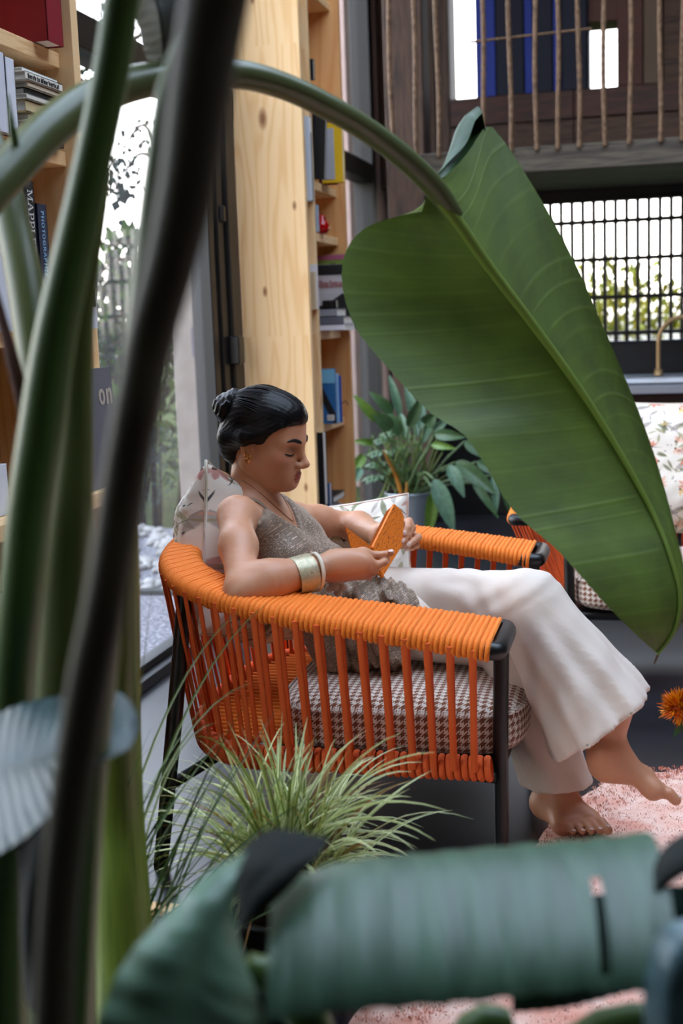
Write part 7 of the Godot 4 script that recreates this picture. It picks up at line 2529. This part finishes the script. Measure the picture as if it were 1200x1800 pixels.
func build_background_plants() -> void:
	var pot_at := Vector3(-1.185, 0, -6.18)
	var pot := thing("steel_pot", "ribbed brushed steel pot by the far window wall", "pot", pot_at)
	var b := MB.new()
	b.lathe([Vector2(0.0, 0.0), Vector2(0.098, 0.0), Vector2(0.104, 0.012), Vector2(0.108, 0.07), Vector2(0.111, 0.074), Vector2(0.1095, 0.080), Vector2(0.113, 0.15), Vector2(0.116, 0.154), Vector2(0.1145, 0.16), Vector2(0.119, 0.225), Vector2(0.124, 0.228), Vector2(0.124, 0.236), Vector2(0.117, 0.236), Vector2(0.112, 0.20), Vector2(0.0, 0.195)], Transform3D.IDENTITY, 36)
	put("body", b.mesh(), M.steel, pot)
	put("soil", tube_mesh([Vector3(0, 0.19, 0), Vector3(0, 0.212, 0)], [0.110, 0.110], 24), M.soil, pot)
	var t := thing("strelitzia", "bushy strelitzia with long spoon shaped leaves in the steel pot", "plant", Vector3(pot_at.x, 0.21, pot_at.z))
	var lf := [leaf_mat(Color(0.25, 0.37, 0.22), Color(0.44, 0.55, 0.40), 24, 101, 0.36, 0.2), leaf_mat(Color(0.34, 0.47, 0.37), Color(0.55, 0.66, 0.55), 24, 102, 0.36, 0.2), leaf_mat(Color(0.36, 0.49, 0.18), Color(0.46, 0.55, 0.27), 24, 103, 0.36, 0.25)]
	var st := plain(Color(0.34, 0.43, 0.27), 0.4)
	var yl := plain(Color(0.68, 0.44, 0.13), 0.6)
	# blade foot, tip, width in metres, droop, tone
	var list := [
		[Vector3(-1.2134, 0.6189, -6.1500), Vector3(-1.2643, 0.8469, -6.1500), 0.062, 0.02, 1], [Vector3(-1.2406, 0.6348, -6.1000), Vector3(-1.3467, 0.7670, -6.0500), 0.075, 0.02, 0], [Vector3(-1.2982, 0.6047, -6.0000), Vector3(-1.4043, 0.7605, -5.9500), 0.065, 0.04, 2],
		[Vector3(-1.2385, 0.5601, -6.0500), Vector3(-1.3228, 0.6792, -5.9800), 0.10, 0.03, 0], [Vector3(-1.2005, 0.5294, -6.1000), Vector3(-1.2760, 0.6596, -6.0800), 0.09, 0.02, 0], [Vector3(-1.1509, 0.5966, -6.2000), Vector3(-1.2009, 0.8062, -6.2500), 0.07, 0.02, 1],
		[Vector3(-1.1526, 0.5700, -6.0500), Vector3(-1.0709, 0.7446, -6.0000), 0.085, 0.01, 0], [Vector3(-1.1233, 0.5445, -6.2000), Vector3(-1.1245, 0.7268, -6.3000), 0.06, 0.01, 1], [Vector3(-1.0905, 0.5771, -6.1500), Vector3(-1.0174, 0.6476, -6.1000), 0.10, 0.02, 0],
		[Vector3(-1.0369, 0.5468, -6.1000), Vector3(-0.9557, 0.6297, -6.1000), 0.06, 0.03, 1], [Vector3(-1.0148, 0.5392, -6.0000), Vector3(-0.8575, 0.5418, -5.9500), 0.075, 0.04, 0], [Vector3(-1.0294, 0.4915, -5.9800), Vector3(-0.8997, 0.4869, -5.9300), 0.05, 0.06, 2],
		[Vector3(-1.3189, 0.4985, -6.0000), Vector3(-1.4126, 0.5272, -5.9500), 0.05, 0.05, 2], [Vector3(-1.3696, 0.4427, -6.0000), Vector3(-1.4240, 0.3701, -5.9500), 0.07, 0.07, 2], [Vector3(-1.3775, 0.3866, -5.9500), Vector3(-1.4085, 0.3146, -5.9000), 0.06, 0.10, 1],
		[Vector3(-0.9482, 0.3908, -5.9800), Vector3(-0.8664, 0.2528, -5.9300), 0.085, 0.06, 1], [Vector3(-0.9252, 0.3990, -6.0500), Vector3(-0.7212, 0.2647, -6.0000), 0.11, 0.06, 0], [Vector3(-1.0088, 0.3348, -5.9000), Vector3(-0.9090, 0.0980, -5.8600), 0.115, 0.16, 1],
		[Vector3(-1.0188, 0.2727, -5.9500), Vector3(-1.0495, 0.0514, -5.9000), 0.085, 0.20, 2], [Vector3(-0.8363, 0.3097, -6.0000), Vector3(-0.7099, 0.1453, -5.9800), 0.055, 0.08, 0], [Vector3(-0.9000, 0.4842, -6.2000), Vector3(-0.7762, 0.4087, -6.2000), 0.09, 0.05, 0],
		[Vector3(-0.8258, 0.3923, -6.1000), Vector3(-0.6983, 0.3351, -6.1000), 0.08, 0.06, 0], [Vector3(-0.7425, 0.3305, -6.0500), Vector3(-0.7229, 0.1644, -6.0000), 0.06, 0.07, 1], [Vector3(-0.6991, 0.2845, -6.1000), Vector3(-0.6680, 0.1432, -6.1000), 0.06, 0.07, 0],
		[Vector3(-1.1987, 0.4771, -6.2500), Vector3(-1.2604, 0.6504, -6.3500), 0.07, 0.01, 0], [Vector3(-1.1225, 0.4704, -6.2500), Vector3(-1.0907, 0.6435, -6.4000), 0.07, 0.01, 0], [Vector3(-1.1662, 0.4950, -6.3000), Vector3(-1.1854, 0.6747, -6.4000), 0.075, 0.01, 1],
	]
	var r := RandomNumberGenerator.new()
	r.seed = 12
	for e in list:
		var from := Vector3(pot_at.x + r.randfn() * 0.035, 0.20, pot_at.z + r.randfn() * 0.03)
		spoon_leaf(from, e[0], e[1], e[2] * 0.74, e[3], lf[e[4]], t, st)
	for i in 34:
		var from := Vector3(pot_at.x + r.randfn() * 0.045, 0.20, pot_at.z + r.randfn() * 0.035)
		var to := from + Vector3(r.randfn() * 0.10, r.randf_range(0.12, 0.30), r.randfn() * 0.05)
		spoon_leaf(from, to, to + Vector3(r.randfn() * 0.03, 0.04, 0), 0.008, 0.0, lf[2], t, plain(Color(0.36, 0.42, 0.20), 0.5))
	var y0 := Vector3(pot_at.x, 0, pot_at.z)
	put("dried_stalk", tube_mesh(path([Vector3(-1.2067, 0.2236, -6.1000) - t.position, Vector3(-1.2287, 0.3240, -6.0800) - t.position, Vector3(-1.2713, 0.4642, -6.0000) - t.position], 6), [0.010, 0.010, 0.010, 0.011, 0.011, 0.010, 0.009, 0.009, 0.008, 0.008, 0.006, 0.005, 0.003], 8), yl, t)
	put("dried_stalk", tube_mesh([Vector3(-1.1738, 0.2307, -6.0500) - t.position, Vector3(-1.1670, 0.3004, -6.0400) - t.position], [0.008, 0.004], 8), yl, t)
	# variegated umbrella plant behind it
	var up := thing("umbrella_plant", "small variegated umbrella plant with pale edged leaflets behind the steel pot", "plant", Vector3(-1.33, 0.16, -6.28))
	var vm: StandardMaterial3D = M.leafcol
	var sp := MB.new()
	for q in [Vector3(-1.2798, 0.5336, -6.2800), Vector3(-1.3314, 0.4432, -6.2000), Vector3(-1.2466, 0.4544, -6.2500), Vector3(-1.3483, 0.3215, -6.1500), Vector3(-1.2651, 0.3578, -6.1800), Vector3(-1.2809, 0.2223, -6.1500), Vector3(-1.3268, 0.4972, -6.3000), Vector3(-1.2413, 0.3027, -6.2000), Vector3(-1.3451, 0.3851, -6.2000)]:
		var at := Vector3(q) - up.position
		sp.tube(path([Vector3(0, 0, 0), at * 0.5 + Vector3(0.02, 0.03, 0), at], 5), [0.006, 0.006, 0.005, 0.005, 0.005, 0.005, 0.004, 0.004, 0.004, 0.003, 0.003], 6)
		for k in 8:
			var a := TAU * k / 8.0
			var d := (Vector3(cos(a), -0.25 + 0.2 * sin(a * 2.0), sin(a)) + Vector3(0.1, 0, 0.5)).normalized()
			var lb := MB.new()
			var side := d.cross(Vector3.UP).normalized()
			var nn := side.cross(d).normalized()
			var rows := []
			for i in 7:
				var w := i / 6.0
				var hw := 0.017 * sin(PI * pow(w, 0.8)) + 0.0006
				var row := []
				for s in [-1.0, -0.4, 0.0, 0.4, 1.0]:
					row.append(at + d * (0.012 + 0.075 * w) + side * (s * hw) + nn * (absf(s) * 0.004 - w * w * 0.014))
				rows.append(row)
			lb.sheet(rows)
			for i in lb.c.size():
				lb.c[i] = Color(0.70, 0.75, 0.62) if i % 5 in [0, 4] else Color(0.20, 0.33, 0.22)
			put("leaflet", lb.mesh(), vm, up)
	put("stem", sp.mesh(), M.bark, up)
	var p2 := thing("dark_pot", "small dark pot hidden behind the steel pot", "pot", Vector3(-1.33, 0, -6.28))
	var pb := MB.new()
	pb.lathe([Vector2(0, 0), Vector2(0.055, 0), Vector2(0.07, 0.15), Vector2(0.075, 0.16), Vector2(0.066, 0.16), Vector2(0.0, 0.145)], Transform3D.IDENTITY, 20)
	put("body", pb.mesh(), M.steel_black, p2)


# ---------------------------------------------------------------- rug and flower
func build_rug_and_flower() -> void:
	var rug := thing("rug", "soft shaggy salmon pink rug under her feet", "rug", Vector3(0.9, 0, -2.2))
	var b := MB.new()
	var rows := []
	var line := path([Vector3(0.6, 0, -3.03), Vector3(0.25, 0, -3.0), Vector3(0.07, 0, -2.975), Vector3(-0.06, 0, -2.945), Vector3(-0.14, 0, -2.81), Vector3(-0.205, 0, -2.66), Vector3(-0.235, 0, -2.5), Vector3(-0.30, 0, -2.25), Vector3(-0.41, 0, -1.98), Vector3(-0.47, 0, -1.7), Vector3(-0.40, 0, -1.42), Vector3(0.0, 0, -1.27), Vector3(0.8, 0, -1.2), Vector3(1.6, 0, -1.4), Vector3(1.95, 0, -2.1), Vector3(1.6, 0, -2.8), Vector3(1.1, 0, -3.0), Vector3(0.6, 0, -3.03)], 9)
	var rim := even(line, 161)
	for i in 34:
		var v := i / 33.0
		var row := []
		for k in 160:
			var p: Vector3 = Vector3(rim[k]) - rug.position
			var y := 0.021
			if i == 33:
				y = 0.0
			elif i > 29:
				y = 0.021 - 0.004 * (i - 29)
			var s := minf(v if i < 30 else 0.905 + 0.024 * (i - 29), 1.0)
			row.append(Vector3(p.x * s, y + 0.0012 * sin(k * 3.1 + i * 1.7), p.z * s))
		rows.append(row)
	b.sheet(rows, true, true)
	var m := tri_mat(noise_tex(111, 0.008, [Color(0.84, 0.54, 0.45), Color(0.90, 0.66, 0.58), Color(0.95, 0.80, 0.73), Color(0.92, 0.70, 0.62), Color(0.96, 0.85, 0.79)], 512, FastNoiseLite.TYPE_SIMPLEX_SMOOTH, 5), Vector3(1.1, 1.1, 1.1), 0.95)
	m.rim_enabled = true
	m.rim = 0.5
	put("base", b.mesh(), m, rug)
	# pile
	var r := RandomNumberGenerator.new()
	r.seed = 3
	var tuft := MB.new()
	for k in 5:
		var d := Vector3(r.randfn() * 0.35, 1, r.randfn() * 0.35).normalized()
		leaflet(tuft, Vector3(r.randfn() * 0.003, 0, r.randfn() * 0.003), d, Vector3(r.randfn(), 0, r.randfn()).normalized(), 0.0065, 0.35)
	for i in tuft.n.size():
		tuft.n[i] = (tuft.n[i] * 0.25 + Vector3.UP).normalized()
	var mm := MultiMesh.new()
	mm.transform_format = MultiMesh.TRANSFORM_3D
	mm.use_colors = true
	mm.mesh = tuft.mesh()
	var n := FastNoiseLite.new()
	n.seed = 8
	n.frequency = 2.2
	mm.instance_count = 42000
	for i in 42000:
		var w := r.randf_range(0.0, 1.0)
		var rp := Vector3(rim[int(w * 159)]).lerp(rim[int(w * 159) + 1], w * 159 - int(w * 159)) - rug.position
		rp *= sqrt(r.randf()) * 0.985
		var x := rp.x
		var z := rp.z
		mm.set_instance_transform(i, Transform3D(Basis(Vector3.UP, r.randf() * TAU).scaled(Vector3.ONE * r.randf_range(0.8, 1.2)), Vector3(x, 0.017, z)))
		var k := clampf(0.5 + 0.9 * n.get_noise_2d(x, z * 1.6) + 0.04 * r.randfn(), 0.0, 1.0)
		mm.set_instance_color(i, Color(0.90, 0.60, 0.51).lerp(Color(0.97, 0.86, 0.80), k))
	var mi := MultiMeshInstance3D.new()
	mi.multimesh = mm
	mi.name = "pile"
	var pm: StandardMaterial3D = M.vcol.duplicate()
	pm.roughness = 0.95
	mi.material_override = pm
	mi.set_meta("kind", "stuff")
	rug.add_child(mi)

	# an orange thistle-like flower at the right edge, in a glass just out of view
	var fl := thing("safflower", "bristly orange safflower head on a thin green stem at the right edge", "flower", Vector3(0.0512, 0.3750, -2.3000))
	var core := MB.new()
	core.ball(Vector3(0, -0.004, 0), Vector3(0.014, 0.015, 0.014))
	put("flower_head", core.mesh(), plain(Color(0.80, 0.33, 0.03), 0.8), fl)
	var pet := MB.new()
	for i in 420:
		var d := Vector3(r.randfn(), r.randfn() + 0.35, r.randfn()).normalized()
		var len := r.randf_range(0.020, 0.034)
		var q := d * 0.008
		var k := r.randf()
		pet.col = Color(0.93, 0.40, 0.03).lerp(Color(0.98, 0.62, 0.06), k)
		leaflet(pet, q, (d + Vector3(r.randfn(), r.randfn(), r.randfn()) * 0.12).normalized(), Vector3(r.randfn(), r.randfn(), r.randfn()).normalized(), len, 0.09)
	put("florets", pet.mesh(), M.leafcol, fl).set_meta("kind", "stuff")
	put("stem", tube_mesh(path([Vector3(0, -0.012, 0), Vector3(0.02, -0.08, 0.0), Vector3(0.055, -0.20, 0.0)], 6), [0.003, 0.003, 0.003, 0.003, 0.003, 0.003, 0.003, 0.003, 0.003, 0.003, 0.003, 0.003, 0.003], 7), plain(Color(0.25, 0.36, 0.15), 0.6), fl)
	var lv := MB.new()
	leaflet(lv, Vector3(0.004, -0.03, 0.002), Vector3(-0.3, -0.5, 0.4).normalized(), Vector3(0, 0, 1), 0.03, 0.4)
	leaflet(lv, Vector3(0.012, -0.05, 0.002), Vector3(0.5, -0.6, 0.3).normalized(), Vector3(0, 0, 1), 0.04, 0.4)
	put("leaf", lv.mesh(), plain(Color(0.26, 0.40, 0.24), 0.6), fl)
	var vase := thing("glass_vase", "small clear glass vase holding the orange flower beyond the right edge", "vase", Vector3(fl.position.x + 0.06, 0.022, fl.position.z))
	var vb := MB.new()
	vb.lathe([Vector2(0.0, 0.0), Vector2(0.03, 0.0), Vector2(0.034, 0.01), Vector2(0.03, 0.10), Vector2(0.016, 0.16), Vector2(0.018, 0.19), Vector2(0.0155, 0.19), Vector2(0.0135, 0.16), Vector2(0.027, 0.10), Vector2(0.03, 0.012), Vector2(0.0, 0.008)], Transform3D.IDENTITY, 24)
	var gm := plain(Color(0.95, 1.0, 1.0, 0.05), 0.03)
	gm.refraction_enabled = true
	gm.refraction_scale = 0.05
	put("body", vb.mesh(), gm, vase)
